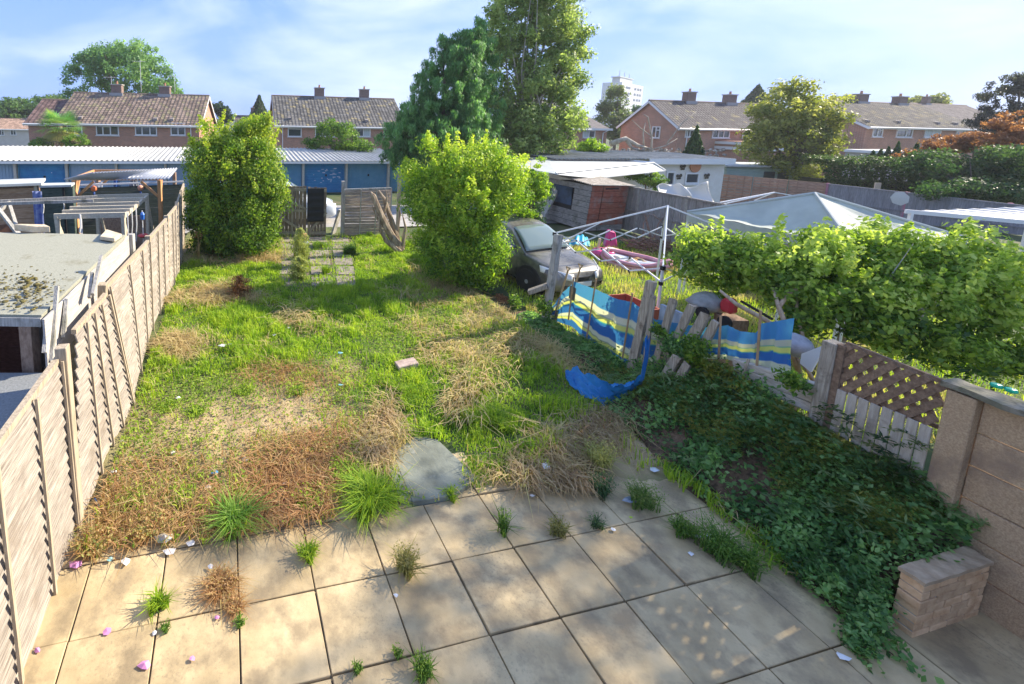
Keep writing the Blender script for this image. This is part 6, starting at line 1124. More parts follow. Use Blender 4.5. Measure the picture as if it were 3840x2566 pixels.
tree('weeping_tree', 'dark purple weeping tree at the top right corner', 'tree', tuple(at(3810, 560, 34).xy) + (-.6,), [LB(3830, 380, 34, 110, 90), LB(3740, 440, 34, 80, 60), LB(3700, 500, 34, 60, 55), LB(3880, 320, 34, 90, 45), LB(3800, 480, 34, 80, 80)], 260, .55, 18000, .22, [(.015, .02, .025), (.035, .045, .04), (.07, .08, .06)], .3, hang=1.5, droop=1.2, aspect=.3)
# drooping conifer
DC = [(.035, .10, .035), (.08, .2, .065), (.15, .33, .11), (.26, .48, .17)]
tree('weeping_conifer', 'tall drooping blue green conifer beside the birch', 'conifer', tuple(at(1720, 650, 23).xy) + (-.5,), [LB(1690, 160, 23, 42, 50), LB(1690, 240, 23, 100, 70), LB(1670, 330, 23, 130, 80), LB(1650, 430, 23, 165, 80), LB(1620, 510, 23, 200, 70), LB(1740, 200, 23.3, 70, 70), LB(1590, 470, 22.8, 70, 60), LB(1560, 540, 22.8, 90, 50), LB(1800, 560, 23.5, 90, 60), LB(1830, 420, 24, 70, 80), LB(1820, 250, 24, 60, 110), LB(1800, 120, 24, 40, 60), LB(1760, 300, 23, 75, 120), LB(1770, 160, 23, 55, 50), LB(1560, 570, 23, 110, 40), LB(1480, 590, 22.5, 60, 22), LB(1750, 470, 23, 100, 90), LB(1600, 620, 22, 90, 40)], 900, .42, 125000, .2, DC, .22, hang=2.2, droop=2.2, aspect=.2, shell=.55, ntips=22)
# tall birch / poplar
PLP = [(.08, .13, .04), (.17, .25, .07), (.3, .39, .12), (.48, .53, .2)]
lob = [LB(1960, -60, 26, 150, 110), LB(2060, -20, 26, 130, 90), LB(1880, 60, 26, 90, 70), LB(2080, 90, 26, 120, 70), LB(1990, 130, 26, 110, 60), LB(2140, 170, 26, 80, 60), LB(1900, 200, 26, 100, 70), LB(2070, 250, 26, 120, 70), LB(1860, 300, 26, 80, 70), LB(2000, 330, 26, 110, 70), LB(2130, 340, 26, 80, 60), LB(1920, 420, 26, 100, 70), LB(2090, 440, 26, 110, 60), LB(1880, 500, 26, 100, 60), LB(2060, 520, 26, 110, 50), LB(2185, 120, 26, 38, 12), LB(2200, 215, 26, 38, 12), LB(2180, 300, 26, 35, 20), LB(2010, 550, 25, 120, 35)]
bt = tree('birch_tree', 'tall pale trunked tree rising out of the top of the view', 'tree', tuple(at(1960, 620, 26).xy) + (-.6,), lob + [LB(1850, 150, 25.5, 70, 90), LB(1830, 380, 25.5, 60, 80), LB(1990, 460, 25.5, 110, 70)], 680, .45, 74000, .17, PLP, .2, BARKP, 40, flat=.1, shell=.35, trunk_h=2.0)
b = MB(); bs = at(1945, 590, 26)
for (pts) in ([(1950, 590), (1945, 500), (1915, 400), (1900, 260), (1890, 80)], [(1960, 590), (1965, 470), (1990, 370), (2010, 220), (2020, 20)], [(1955, 590), (1920, 480), (1870, 400), (1840, 330)], [(1965, 560), (1975, 430), (2050, 340), (2110, 250)]):
    b.tube([at(u, v, 25.6) for u, v in pts], [.11, .09, .07, .04, .02][:len(pts)], 8)
b.build('limb', BARKP, bt, smooth=True)
# left big bush
BL_ = [(.025, .07, .012), (.09, .18, .02), (.22, .34, .03), (.46, .5, .06)]
lob = [LB(800, 500, 13.6, 45, 50), LB(765, 600, 13.5, 60, 75), LB(950, 525, 13.6, 70, 60), LB(870, 580, 13.4, 60, 60), LB(970, 600, 13.4, 80, 80), LB(850, 620, 13.2, 110, 110), LB(790, 720, 13.3, 90, 100), LB(950, 720, 13.1, 105, 100), LB(1010, 660, 13.3, 50, 60), LB(800, 840, 13.2, 85, 95), LB(920, 840, 13.0, 105, 95), LB(830, 920, 13.2, 100, 50), LB(1000, 810, 13.2, 50, 80), LB(960, 470, 13.7, 60, 30), LB(1000, 740, 13.1, 68, 90), LB(780, 800, 13.1, 75, 90), LB(940, 890, 12.9, 90, 60)]
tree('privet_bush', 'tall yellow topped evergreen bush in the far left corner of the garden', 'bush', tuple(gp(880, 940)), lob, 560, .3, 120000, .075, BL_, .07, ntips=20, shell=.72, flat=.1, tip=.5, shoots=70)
# lime shrub
LM = [(.04, .1, .012), (.13, .26, .02), (.3, .44, .03), (.54, .6, .08)]
lob = [LB(1675, 575, 11.6, 42, 42), LB(1800, 590, 11.5, 75, 45), LB(1590, 700, 11.4, 80, 42), LB(1870, 650, 11.2, 75, 60), LB(1730, 660, 11.1, 120, 80), LB(1600, 760, 11.2, 90, 70), LB(1750, 780, 10.9, 130, 90), LB(1880, 740, 11.0, 80, 70), LB(1620, 860, 11.1, 90, 80), LB(1770, 880, 10.8, 120, 90), LB(1700, 970, 10.8, 110, 80), LB(1820, 960, 10.7, 70, 80), LB(1530, 640, 11.5, 45, 16), LB(1700, 640, 11.3, 60, 45), LB(1790, 1040, 10.6, 60, 40), LB(1610, 540, 11.6, 20, 15)]
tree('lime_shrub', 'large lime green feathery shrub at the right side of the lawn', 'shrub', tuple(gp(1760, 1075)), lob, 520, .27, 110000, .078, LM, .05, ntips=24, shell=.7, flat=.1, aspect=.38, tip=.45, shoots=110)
tree('lime_shrub', 'small sunlit sapling top to the right of the lime green shrub', 'shrub', tuple(gp(1960, 930)), [LB(1980, 620, 12.5, 22, 50), LB(2030, 620, 12.5, 18, 35), LB(1960, 700, 12.5, 45, 40), LB(2010, 700, 12.5, 40, 45), LB(1950, 780, 12.8, 50, 50)], 80, .16, 9000, .075, LM, .03)
tree('dark_shrub', 'dark green shrub in shade left of the old shed', 'shrub', tuple(gp(1960, 900)), [LB(1960, 760, 15.5, 60, 80), LB(2010, 720, 16, 50, 60), LB(1980, 830, 15.5, 60, 50)], 90, .25, 9000, .09, GD, .05)
# fig like shrub at right, pale multi stem
RSH = [(.03, .08, .015), (.11, .2, .03), (.28, .4, .05), (.55, .62, .16)]
lob = [LB(2640, 930, 7.6, 90, 60), LB(2600, 1000, 7.5, 80, 60), LB(2740, 980, 7.3, 110, 90), LB(2860, 1000, 7.0, 120, 100), LB(3000, 960, 6.8, 120, 110), LB(3130, 915, 6.8, 120, 70), LB(3250, 900, 6.9, 100, 60), LB(3350, 960, 6.6, 130, 100), LB(3120, 1040, 6.5, 150, 110), LB(2960, 1090, 6.6, 120, 90), LB(3300, 1100, 6.2, 150, 110), LB(3500, 1000, 6.4, 150, 110), LB(3650, 960, 6.5, 130, 90), LB(3450, 1180, 6.0, 150, 110), LB(3650, 1120, 6.0, 150, 120), LB(3780, 1050, 6.2, 130, 130), LB(3750, 1250, 5.8, 150, 110), LB(3180, 1190, 6.1, 120, 70), LB(3550, 1310, 5.7, 120, 70), LB(3330, 1270, 5.9, 100, 60), LB(3020, 1180, 6.4, 80, 60), LB(2700, 1060, 7.4, 80, 50), LB(2960, 1240, 6.4, 50, 50), LB(3760, 1360, 5.7, 100, 60)]
fs_ = tree('leafy_shrub', 'broad leafy shrub spreading from bare pale stems across the right side', 'shrub', tuple(at(2995, 1440, 6.2).xy) + (0,), lob, 620, .2, 46000, .08, RSH, .03, BARKP, 8, shell=.4, flat=.25, droop=.5, tip=.5, shoots=60)
b = MB(); st0 = at(2995, 1430, 6.1)
for pts in ([(2998, 1420, 6.1), (2965, 1270, 6.2), (2920, 1150, 6.3), (2900, 1080, 6.5)], [(2965, 1270, 6.2), (2870, 1200, 6.3), (2760, 1140, 6.4), (2700, 1090, 6.6)], [(3000, 1400, 6.1), (2960, 1310, 6.1), (3010, 1260, 6.2), (2985, 1180, 6.3), (2990, 1110, 6.5)], [(3060, 1450, 6.0), (3030, 1390, 6.0), (2985, 1340, 6.1)], [(2920, 1150, 6.3), (2960, 1100, 6.4), (3050, 1050, 6.5)]):
    rr = {4: [.045, .036, .028, .018], 5: [.03, .026, .024, .02, .015], 3: [.03, .025, .02]}[len(pts)]; b.tube([at(*q) for q in pts], rr, 8)
a_ = at(2998, 1420, 6.1); b.tube([Vector((a_.x, a_.y, 0)), a_], [.05, .045], 8); a_ = at(3060, 1450, 6.0); b.tube([Vector((a_.x, a_.y, 0)), a_], [.035, .03], 8); b.build('limb', M('tan bark', (.34, .24, .15), (.5, .38, .26), 9, .85, .3, (3, 3, 1)), fs_, smooth=True)
# neighbour's tree just outside the right edge, it dapples the patio
tree('neighbour_tree', 'open crowned tree of the right hand garden, outside the right edge of the view', 'tree', (14.6, 8.0, 0), [(14.6, 8.2, 9.1, 1.9, 1.9, 2.2), (14.6, 6.8, 8.6, 1.6, 1.6, 1.9), (15.4, 8.0, 7.4, 1.8, 1.8, 1.6), (15.2, 9.6, 8.6, 1.4, 1.4, 1.8), (15.6, 6.6, 10.4, 1.6, 1.8, 1.5)], 150, .42, 9500, .14, GR, .16, flat=.2, shell=.3)
# dead branches heap behind outbuilding
db = thing('fallen_limb', tuple(at(2450, 590, 29)), 'dead fallen limb with thin upright branches behind the outbuilding roof', 'branch'); b = MB()
for pts, r_ in (([(2290, 540), (2345, 520), (2390, 545), (2440, 560)], .2), ([(2345, 520), (2370, 555), (2430, 575)], .13), ([(2440, 590), (2445, 520), (2430, 440), (2415, 430)], .07), ([(2415, 580), (2412, 500), (2420, 460)], .06), ([(2500, 540), (2560, 460), (2610, 420)], .05), ([(2440, 510), (2400, 480), (2370, 450)], .04), ([(2420, 570), (2500, 545), (2540, 520)], .06), ([(2380, 590), (2440, 570), (2480, 580)], .1)): b.tube([at(u, v, 29) for u, v in pts], [r_ * (1 - .7 * i / (len(pts) - 1)) for i in range(len(pts))], 6)
b.build('branch', BARKP, db, smooth=True)
b = MB(); 
for k in range(170): q = at(random.uniform(2275, 2720), random.uniform(560, 592), 28.8 + random.random()); b.lathe(q, [(.02, -.1), (random.uniform(.05, .16), 0), (.02, .1)], 5, ax=Vector(unit(1)[0]))
o = b.build('rubble', M('rubble', (.12, .11, .09), (.5, .45, .38), 5, .9)); tag(o, 'mixed rubble and cuttings heaped behind the outbuilding roof', 'rubble'); o['kind'] = 'stuff'
tree('garden_shrub', 'bright green shrub tips above the grey canopy', 'shrub', tuple(at(2225, 600, 28)), [LB(2225, 560, 28, 48, 25), LB(2215, 540, 28, 20, 20)], 40, .3, 2500, .16, LM, .05)
tree('garden_shrub', 'rounded green climber under the grey canopy left of the outbuilding window', 'shrub', tuple(at(2420, 720, 23)), [LB(2440, 670, 23, 50, 28), LB(2380, 665, 23, 45, 14), LB(2470, 700, 23, 25, 25)], 60, .22, 5000, .1, GR, .05)
# ================================================================ BRAMBLES in front of the right boundary
def scatter_leaves(name, regions, n, ls, pal, zf, label=None, aspect=.6, droop=.2, per=None, up=.7):
    """regions: (u, v, ru, rv, w) on the ground plane; zf gives the top of growth"""
    rg = np.array(regions, float); w = rg[:, 4]; i = rng.choice(len(rg), n, p=w / w.sum()); u = rg[i, 0] + rg[i, 2] * rng.normal(size=n) * .55; v = rg[i, 1] + rg[i, 3] * rng.normal(size=n) * .55
    return u, v
def shade(n, pal, clump): pal = np.array(pal); t = np.clip(clump * .7 + rng.random(n) * .45, 0, .999) * (len(pal) - 1); i0 = t.astype(int); f = (t - i0)[:, None]; return pal[i0] * (1 - f) + pal[np.minimum(i0 + 1, len(pal) - 1)] * f
def bheight(P):      # bramble mound height over the ground, by place
    s = (P[:, 0] - BP[0]) * BN.x + (P[:, 1] - BP[1]) * BN.y      # distance from the boundary
    t = (P[:, 1] - 2.4); top = .82 * sst(2.2, 3.6, P[:, 1]) * (1 - .72 * sst(5.5, 6.8, P[:, 1])) * (1 - .6 * sst(7.6, 9.3, P[:, 1]))
    wd = 1.27 - .35 * sst(5.6, 7.2, P[:, 1]) + .25 * (vnoise(P[:, 0] + 30, P[:, 1], .6, 41) - .5)
    return top * (1 - sst(.1, 1.0, s / (wd * (1 - .25 * sst(7, 9, P[:, 1]))))) ** .8, s
def bramble(n, ls, pal, seed, name, aspect, dense=1., ymin=2.55, ymax=9.2, smax=1.5, hi=1., star=False, low=0.):
    r = np.random.default_rng(seed); y = ymin + (ymax - ymin) * r.random(n); s = smax * r.random(n) ** 1.3; x = BP[0] + BD[0] / BD[1] * (y - BP[1]); P = np.stack([x + BN.x * s, y + BN.y * s, 0 * x], 1); h, ss = bheight(P)
    cl = vnoise(P[:, 0] + 30, P[:, 1] + 5, .22, seed); h2 = h * (.75 + .45 * vnoise(P[:, 0] + 30, P[:, 1], .35, 5)); keep = (h2 > .02) & (r.random(n) < dense * np.clip(h2 * 4, .15, 1) * np.clip((vnoise(P[:, 0] + 30, P[:, 1], .3, 42) - .12) * 4.5, .15, 1)); P = P[keep]; h2 = h2[keep]; cl = cl[keep]
    st = (P[:, 1] < 3.42) & (P[:, 0] > 4.45); P = P[~st]; h2 = h2[~st]; cl = cl[~st]
    P[:, 2] = h2 * (low + (1 - low) * r.random(len(P)) ** .35) * hi + .02 + .05 * cl
    return P, cl
def add_leaves(parts, P, cl, ls, pal, aspect, nup=.8, star=0, droop=.3):
    n = len(P)
    if star:
        P = np.repeat(P, star, 0); cl = np.repeat(cl, star); T = unit(len(P)); T[:, 2] = .25 * np.abs(T[:, 2]) ; T /= np.linalg.norm(T, axis=1)[:, None]; P = P + T * ls * .45; N = np.array([0, 0, 1.]) + unit(len(P)) * .25; N -= (N * T).sum(1)[:, None] * T; N /= np.linalg.norm(N, axis=1)[:, None]; B = np.cross(N, T); s = (ls * (.7 + .6 * rng.random(len(P))))[:, None]
        V = np.stack([P - T * s * .5, P + B * s * aspect * .5, P + T * s * .5 - np.array([0, 0, 1.]) * s * .12, P - B * s * aspect * .5], 1).reshape(-1, 3); F = np.arange(4 * len(P)).reshape(-1, 4); C = np.repeat(shade(len(P), pal, cl), 4, 0)
    else:
        N = np.array([0, 0, nup]) + unit(n) * .8; N /= np.linalg.norm(N, axis=1)[:, None]; V, F, C = leafquads(P, N, ls * (.6 + .8 * rng.random(n)), shade(n, pal, cl), aspect, droop)
    parts.append((V, F, C))
def merge(name, parts, mat, parent=None):
    o = 0; Vs = []; Fs = []; Cs = []
    for V, F, C in parts: Vs.append(V); Fs.append(F + o); Cs.append(C); o += len(V)
    return fast(name, np.concatenate(Vs), np.concatenate(Fs), np.concatenate(Cs), mat, parent)
BR = [(.025, .07, .025), (.07, .17, .05), (.16, .31, .09), (.3, .46, .17)]
BRY = [(.03, .05, .01), (.08, .12, .02), (.2, .24, .04), (.34, .3, .06)]
parts = []
P, cl = bramble(60000, .05, BR, 11, 'b', .6); add_leaves(parts, P, cl, .05, BR, .6)
P, cl = bramble(15000, .07, BR, 12, 'b', .7, low=.5); add_leaves(parts, P, cl, .062, BR, .75)
P, cl = bramble(10000, .05, BRY, 13, 'b', .3, ymin=3.6, ymax=7.0, smax=.75, low=.7); add_leaves(parts, P, cl, .055, BRY, .22, star=3)
P, cl = bramble(420, .1, BRY, 14, 'b', .2, low=.9, smax=1.2); add_leaves(parts, P + np.array([0, 0, .04]), cl, .095, [(.05, .12, .04), (.14, .24, .09), (.3, .36, .16)], .2, star=6)
n = 3800; Pn = np.stack([4.15 + 1.1 * rng.random(n), 3.3 + .65 * rng.random(n), .02 + .55 * rng.random(n) ** .7], 1); Pn[:, 2] *= np.clip((Pn[:, 0] - 3.9) / .7, .1, 1); add_leaves(parts, Pn, vnoise(Pn[:, 0] + 30, Pn[:, 1], .2, 71), .05, BR, .5)
n = 1700; t_ = rng.random(n) ** .7; Pn = np.stack([4.05 + .55 * t_, 3.0 + .35 * t_ + .07 * rng.normal(size=n), .02 + (.05 + .3 * t_) * rng.random(n)], 1); add_leaves(parts, Pn, rng.random(n), .05, BR, .5)
br = merge('bramble_patch', parts, LEAF); tag(br, 'dark tangled bramble and weed mass filling the bed along the right boundary', 'brambles', kind='stuff')
# dark soil core so the mass is not see through
b = MB()
def core(s, t):
    y = 2.3 + s * 7.1; x = BP[0] + BD[0] / BD[1] * (y - BP[1]); d = 1.55 * t; P = np.array([[x + BN.x * d, y + BN.y * d, 0]]); h, _ = bheight(P); h = float(h[0]) * .78
    if y < 3.5 and P[0, 0] > 4.4: h = 0
    return Vector((P[0, 0], P[0, 1], h - .01))
b.grid(core, 90, 24); tag(b.build('bed_soil', M('dark leaf litter', (.05, .033, .02), (.17, .11, .065), 22, 1, .9), smooth=True), kind='structure')
# spiky weeds in front of planks, each a leaf rosette on a stem
SPK = [(.02, .05, .025), (.06, .12, .05), (.2, .24, .08)]; pp = []
for k in range(60):
    c = bp(random.uniform(3090, 3530), 0); s_ = random.random(); q = BL.lerp(BR if isinstance(BR, Vector) else bp(3520, 1605), s_); q = Vector((q.x, q.y, random.uniform(.75, 1.28))) + BN * random.uniform(.07, .2); P = np.array([tuple(q)]); pp.append((P, random.random()))
parts = []
for P, c_ in pp: add_leaves(parts, P, np.array([c_]), .085, SPK, .2, star=7)
o = merge('spiky_weeds', parts, LEAF); tag(o, 'spiky star leaved weed shoots standing in front of the planks', 'weeds', kind='stuff')
# bramble shoots between palings and over timber
parts = []
for (u, v, r_, n, pal) in ((2560, 1300, 60, 900, BR), (2530, 1400, 70, 1200, BR), (2450, 1400, 60, 900, BR), (2640, 1300, 50, 700, GR), (2720, 1400, 60, 900, BRY), (2800, 1450, 60, 900, BRY), (2650, 1450, 90, 1200, BR), (2330, 1370, 70, 900, BR), (2250, 1330, 60, 700, BR), (2500, 1240, 30, 350, GR), (2620, 1330, 40, 500, GL), (3000, 1420, 40, 400, GR), (2860, 1480, 80, 900, BR), (2200, 1380, 80, 900, GR), (2100, 1240, 60, 500, GR), (2060, 1150, 60, 600, GR), (1950, 1130, 50, 600, GR), (1900, 1150, 60, 500, RS)):
    c = bp(u, v) + BN * .12; Pn = np.array(tuple(c)) + rng.normal(size=(n, 3)) * np.array([.5, .9, .6]) * r_ / 260 * .55; Pn[:, 2] = np.maximum(Pn[:, 2], .03); add_leaves(parts, Pn, rng.random(n), .055, pal, .5, nup=.4)
o = merge('bramble_shoots', parts, LEAF); tag(o, 'bramble shoots growing through the broken palings', 'brambles', kind='stuff')
c = gp(2790, 1475, .75); q = bp(2936 - 95, 1478) + BN * .3; b = MB(); b.lathe(at(2841, 1478, q.y) , [(.01, -.035), (.033, -.015), (.033, .015), (.01, .035)], 10); tag(b.build('orange_ball', M('orange', (.8, .25, .02), rough=.5), smooth=True), 'small bright orange fruit in the brambles below the timber rail', 'fruit')
for (u, v, lab) in ((2845, 1808, 'white flower head standing alone in the dark brambles'), (3003, 1970, 'pale bluish flower head low in the brambles')):
    c = at(u, v, 4.4 if v < 1900 else 3.9); parts = []; P = np.array([tuple(c)]); add_leaves(parts, P, np.array([.5]), .05, [(.7, .7, .68), (.6, .62, .65)], .3, star=12); o = merge('white_flower', parts, LEAF); tag(o, lab, 'flower')
# ================================================================ GRASS AND WEEDS OF THE LAWN
def blades(P, hgt, wid, col, lean=.5, mat=None, name='grass', curl=.35):
    n = len(P); a = rng.random(n) * 6.283; D = np.stack([np.cos(a), np.sin(a), 0 * a], 1); B = np.stack([-np.sin(a), np.cos(a), 0 * a], 1); h = hgt[:, None]; w = wid[:, None] * .5; ln_ = (lean * rng.random(n))[:, None]; up = np.array([0, 0, 1.])
    m_ = P + D * h * ln_ * .35 + up * h * .6; t_ = P + D * h * ln_ * (1 + curl) + up * h * (1 - ln_ * .35)
    V = np.stack([P - B * w, P + B * w, m_ + B * w * .75, m_ - B * w * .75, t_], 1).reshape(-1, 3); o = np.arange(n)[:, None] * 5; F = np.concatenate([o + np.array([[0, 1, 2]]), o + np.array([[0, 2, 3]]), o + np.array([[3, 2, 4]])]); return V, F, np.repeat(col, 5, 0)
def lawn_points(n):
    s = rng.random(n) * 7.0; t = rng.random(n) ** 1.15 * 13.2 - .9; X = -2.05 + .03 + s * EX.x + t * EY.x; Y = 2.5 + s * EX.y + t * EY.y; P = np.stack([X, Y, 0 * X], 1); W, u, v = patchw(P)
    # edge of the paving: soil begins beyond a ragged line of pixels
    e = np.interp(u, [0, 160, 260, 400, 540, 640, 760, 850, 990, 1090, 1180, 1260, 1400, 1500, 1620, 1720, 1760], [1330, 1290, 1272, 1255, 1245, 1225, 1200, 1185, 1160, 1128, 1120, 1120, 1065, 1090, 1170, 1260, 1330]) + 8 * np.sin(u * .07) + 6 * np.sin(u * .19)
    s_ = (X - BP[0]) * BN.x + (Y - BP[1]) * BN.y
    ok = (v < e) & (s_ > .05) & ~((u > 645) & (u < 815) & (v < 665) & (rng.random(n) > .16)) 
    sl = np.exp(-(((u - 985) / 78) ** 2 + ((v - 1088) / 72) ** 2) ** 3 * 1.0); ok &= rng.random(n) > sl * 1.6
    fence_s = s > .06; ok &= fence_s; return P[ok], W[ok], u[ok], v[ok]
P, W, U_, V_ = lawn_points(260000)
n = len(P); kk = (rng.random(n)[:, None] > np.cumsum(W, 1)).sum(1).clip(0, 4); cl = vnoise(P[:, 0] + 20, P[:, 1], .28, 8) * .6 + vnoise(P[:, 0] + 20, P[:, 1], .09, 9) * .4
keep = rng.random(n) < (.42 + .8 * cl); P, kk, cl = P[keep], kk[keep], cl[keep]; n = len(P)
P[:, 2] = .02 + .07 * (vnoise(P[:, 0] + 20, P[:, 1], .5, 1) * .6 + vnoise(P[:, 0] + 20, P[:, 1], .17, 2) * .4)
LUSH = [(.04, .1, .012), (.15, .28, .02), (.32, .45, .03), (.52, .58, .06)]; STR = [(.22, .15, .06), (.40, .29, .14), (.55, .43, .23), (.5, .46, .2)]; BRN = [(.2, .1, .045), (.36, .19, .08), (.46, .29, .14), (.38, .34, .12)]; LWD = [(.09, .17, .02), (.2, .32, .03), (.34, .42, .05)]
far = np.clip((P[:, 1] - 4) / 8, 0, 1)
def pick(k): return kk == k
hg0 = .4 + 1.8 * vnoise(P[:, 0] + 20, P[:, 1], .3, 53) ** 2
m = pick(0); V, F, C = blades(P[m], hg0[m] * (.045 + .08 * rng.random(m.sum()) * (.5 + cl[m])), .010 + .005 * far[m] + .005 * rng.random(m.sum()), shade(m.sum(), LUSH, cl[m]), .7); tag(fast('green_grass', V, F, C, GRASS), 'lush green grass patches on the overgrown lawn', 'grass', kind='stuff')
hm = .35 + 1.7 * vnoise(P[:, 0] + 20, P[:, 1], .35, 51) ** 2 + .5 * vnoise(P[:, 0] + 20, P[:, 1], .12, 52)
m = pick(2); V, F, C = blades(P[m], hm[m] * (.04 + .12 * rng.random(m.sum()) * (.4 + cl[m])), .0085 + .004 * far[m] + .004 * rng.random(m.sum()), shade(m.sum(), STR, cl[m]), 1.6, curl=.9); tag(fast('dry_grass', V, F, C, GRASS), 'long dry straw coloured grass lying over the lawn', 'grass', kind='stuff')
m = pick(3); V, F, C = blades(P[m], (.04 + .1 * rng.random(m.sum())), .009 + .005 * rng.random(m.sum()), shade(m.sum(), BRN, cl[m]), 1.8, curl=1.0); parts = []
P3 = P[m]; sel = rng.random(len(P3)) < .45; Pw = P3[sel].copy(); Pw[:, 2] += .02 + .05 * rng.random(len(Pw)); o1 = fast('withered_weeds', V, F, C, GRASS); tag(o1, 'reddish brown withered weeds near the patio', 'weeds', kind='stuff')
m = pick(1); Pw2 = P[m].copy(); Pw2[:, 2] += .01 + .06 * rng.random(len(Pw2)); parts = []; add_leaves(parts, Pw2, cl[m], .036, LWD, .6); add_leaves(parts, Pw, rng.random(len(Pw)), .03, [(.2, .1, .04), (.3, .22, .07), (.22, .3, .06)], .55)
tag(merge('broadleaf_weeds', parts, GRASS), 'low yellow green broad leaved weeds over the bare soil', 'weeds', kind='stuff')
m = pick(4); m &= rng.random(n) < .35; parts = []; Pd = P[m].copy(); Pd[:, 2] += .005; add_leaves(parts, Pd, rng.random(m.sum()), .028, [(.12, .08, .04), (.38, .27, .15), (.2, .17, .07)], .4, nup=2.5); tag(merge('ground_litter', parts, GRASS), 'dead leaf bits and crumbs scattered on the soil', 'leaf litter', kind='stuff')
# long arching straw in drifts
def drift(regs, n, hgt, pal, dirpx, name, label):
    rg = np.array(regs, float); i = rng.integers(0, len(rg), n); u = (rg[i, 0] + rng.normal(size=n) * rg[i, 2] * .5) * 1.636; v = (rg[i, 1] + rng.normal(size=n) * rg[i, 3] * .5) * 1.636
    G = np.array([tuple(gp(a, b_, .05)) for a, b_ in zip(u, v)]); d = np.array([dirpx[0], dirpx[1], 0.]) + rng.normal(size=(n, 3)) * np.array([.5, .5, 0]); d /= np.linalg.norm(d, axis=1)[:, None]; L_ = hgt * (.5 + rng.random(n))[:, None]; up = np.array([0, 0, 1.]); B = np.cross(d, up); w = .0065; hh = (.25 + .5 * rng.random(n))[:, None]
    p1 = G + d * L_ * .35 + up * L_ * hh * .7; p2 = G + d * L_ * .8 + up * L_ * hh * .75; p3 = G + d * L_ * 1.15 + up * L_ * hh * .45
    V = np.stack([G - B * w, G + B * w, p1 + B * w, p1 - B * w, p2 + B * w * .7, p2 - B * w * .7, p3], 1).reshape(-1, 3); o = np.arange(n)[:, None] * 7; F = np.concatenate([o + np.array([q]) for q in ([[0, 1, 2]], [[0, 2, 3]], [[3, 2, 4]], [[3, 4, 5]], [[5, 4, 6]])]).reshape(-1, 3); C = np.repeat(shade(n, pal, rng.random(n)), 7, 0); tag(fast(name, V, F, C, GRASS), label, 'grass', kind='stuff')
drift([(1090, 880, 60, 50), (1060, 930, 40, 40), (1020, 800, 60, 30), (680, 730, 60, 30), (1180, 800, 60, 40)], 1300, .24, STR, (-.6, -.6), 'arching_grass', 'long arching pale grass stems across the middle of the lawn')
drift([(1260, 1020, 90, 50), (1300, 1100, 60, 25), (1210, 1080, 60, 40), (880, 960, 35, 50), (860, 1040, 30, 35), (1400, 960, 70, 40), (1350, 1000, 60, 30)], 1400, .2, [(.2, .12, .06), (.36, .25, .13), (.48, .37, .22)], (.2, -.8), 'dead_stems', 'tangled brown dead stems at the right edge of the lawn')
drift([(420, 690, 60, 15), (450, 600, 40, 10), (600, 590, 50, 12), (400, 800, 40, 20)], 1500, .25, STR, (-.5, .2), 'yellow_grass', 'sunlit yellow grass along the left fence and far bush')
# grass clumps that can be told apart
def tuft(name, label, cat, u, v, rad, hgt, n, pal, wid=.006, lean=.9, group=None, leafy=0, lsz=.02, upr=False):
    c = gp(u, v); root = None; n = int(n * .55) if n > 300 else n; wid = wid * 1.7; a = rng.random(n) * 6.283; r = rad * .62 * rng.random(n) ** .6 * (.7 + .5 * np.sin(a * 3 + u)); P = np.stack([c.x + r * np.cos(a), c.y + r * np.sin(a), .02 + 0 * a], 1); V, F, C = blades(P, hgt * (.5 + .6 * rng.random(n)), wid * (.7 + .6 * rng.random(n)), shade(n, pal, rng.random(n) * .8), lean, curl=.5)
    # quads for leaves as two triangles
    if leafy:
        q = rng.random(leafy); a = rng.random(leafy) * 6.283; rr = rad * (.35 + .65 * q if hgt < .45 else (.25 + .75 * np.sin(np.pi * np.clip(q * .9 + .1, 0, 1)) ** .7) * (.6 + .5 * np.sin(a * 3 + q * 17))) * rng.random(leafy) ** .5; Pl = np.stack([c.x + rr * np.cos(a), c.y + rr * np.sin(a), .03 + hgt * q], 1); N = np.array([0, 0, .8]) + unit(leafy) * .9; N /= np.linalg.norm(N, axis=1)[:, None]; V2, F2, C2 = leafquads(Pl, N, lsz * (.6 + .8 * rng.random(leafy)), shade(leafy, pal, q * .8), .45); F2 = np.concatenate([F2[:, [0, 1, 2]], F2[:, [0, 2, 3]]]); F = np.concatenate([F, F2 + len(V)]); V = np.concatenate([V, V2]); C = np.concatenate([C, C2])
    return tag(fast(name, V, F, C, GRASS), label, cat, group)
tuft('grass_clump', 'large arching bright grass clump at the left of the slate slab', 'grass clump', 1390, 1900, .36, .27, 2600, LUSH, .007, 1.3)
tuft('grass_clump', 'spiky grass clump at the slab edge, left of the largest clump', 'grass clump', 880, 1985, .24, .27, 700, [(.1, .22, .03), (.22, .38, .05), (.4, .52, .12)], .009, 1.3)
tuft('grass_clump', 'bright grass mound in the middle right of the lawn', 'grass clump', 1845, 1590, .5, .2, 3600, LUSH, .006, .9)
tuft('grass_clump', 'lush grass patch beside the straw in the lawn centre', 'grass clump', 1540, 1490, .55, .16, 3600, LUSH, .006, .8)
WG_ = 'weed tufts growing in the slab joints'
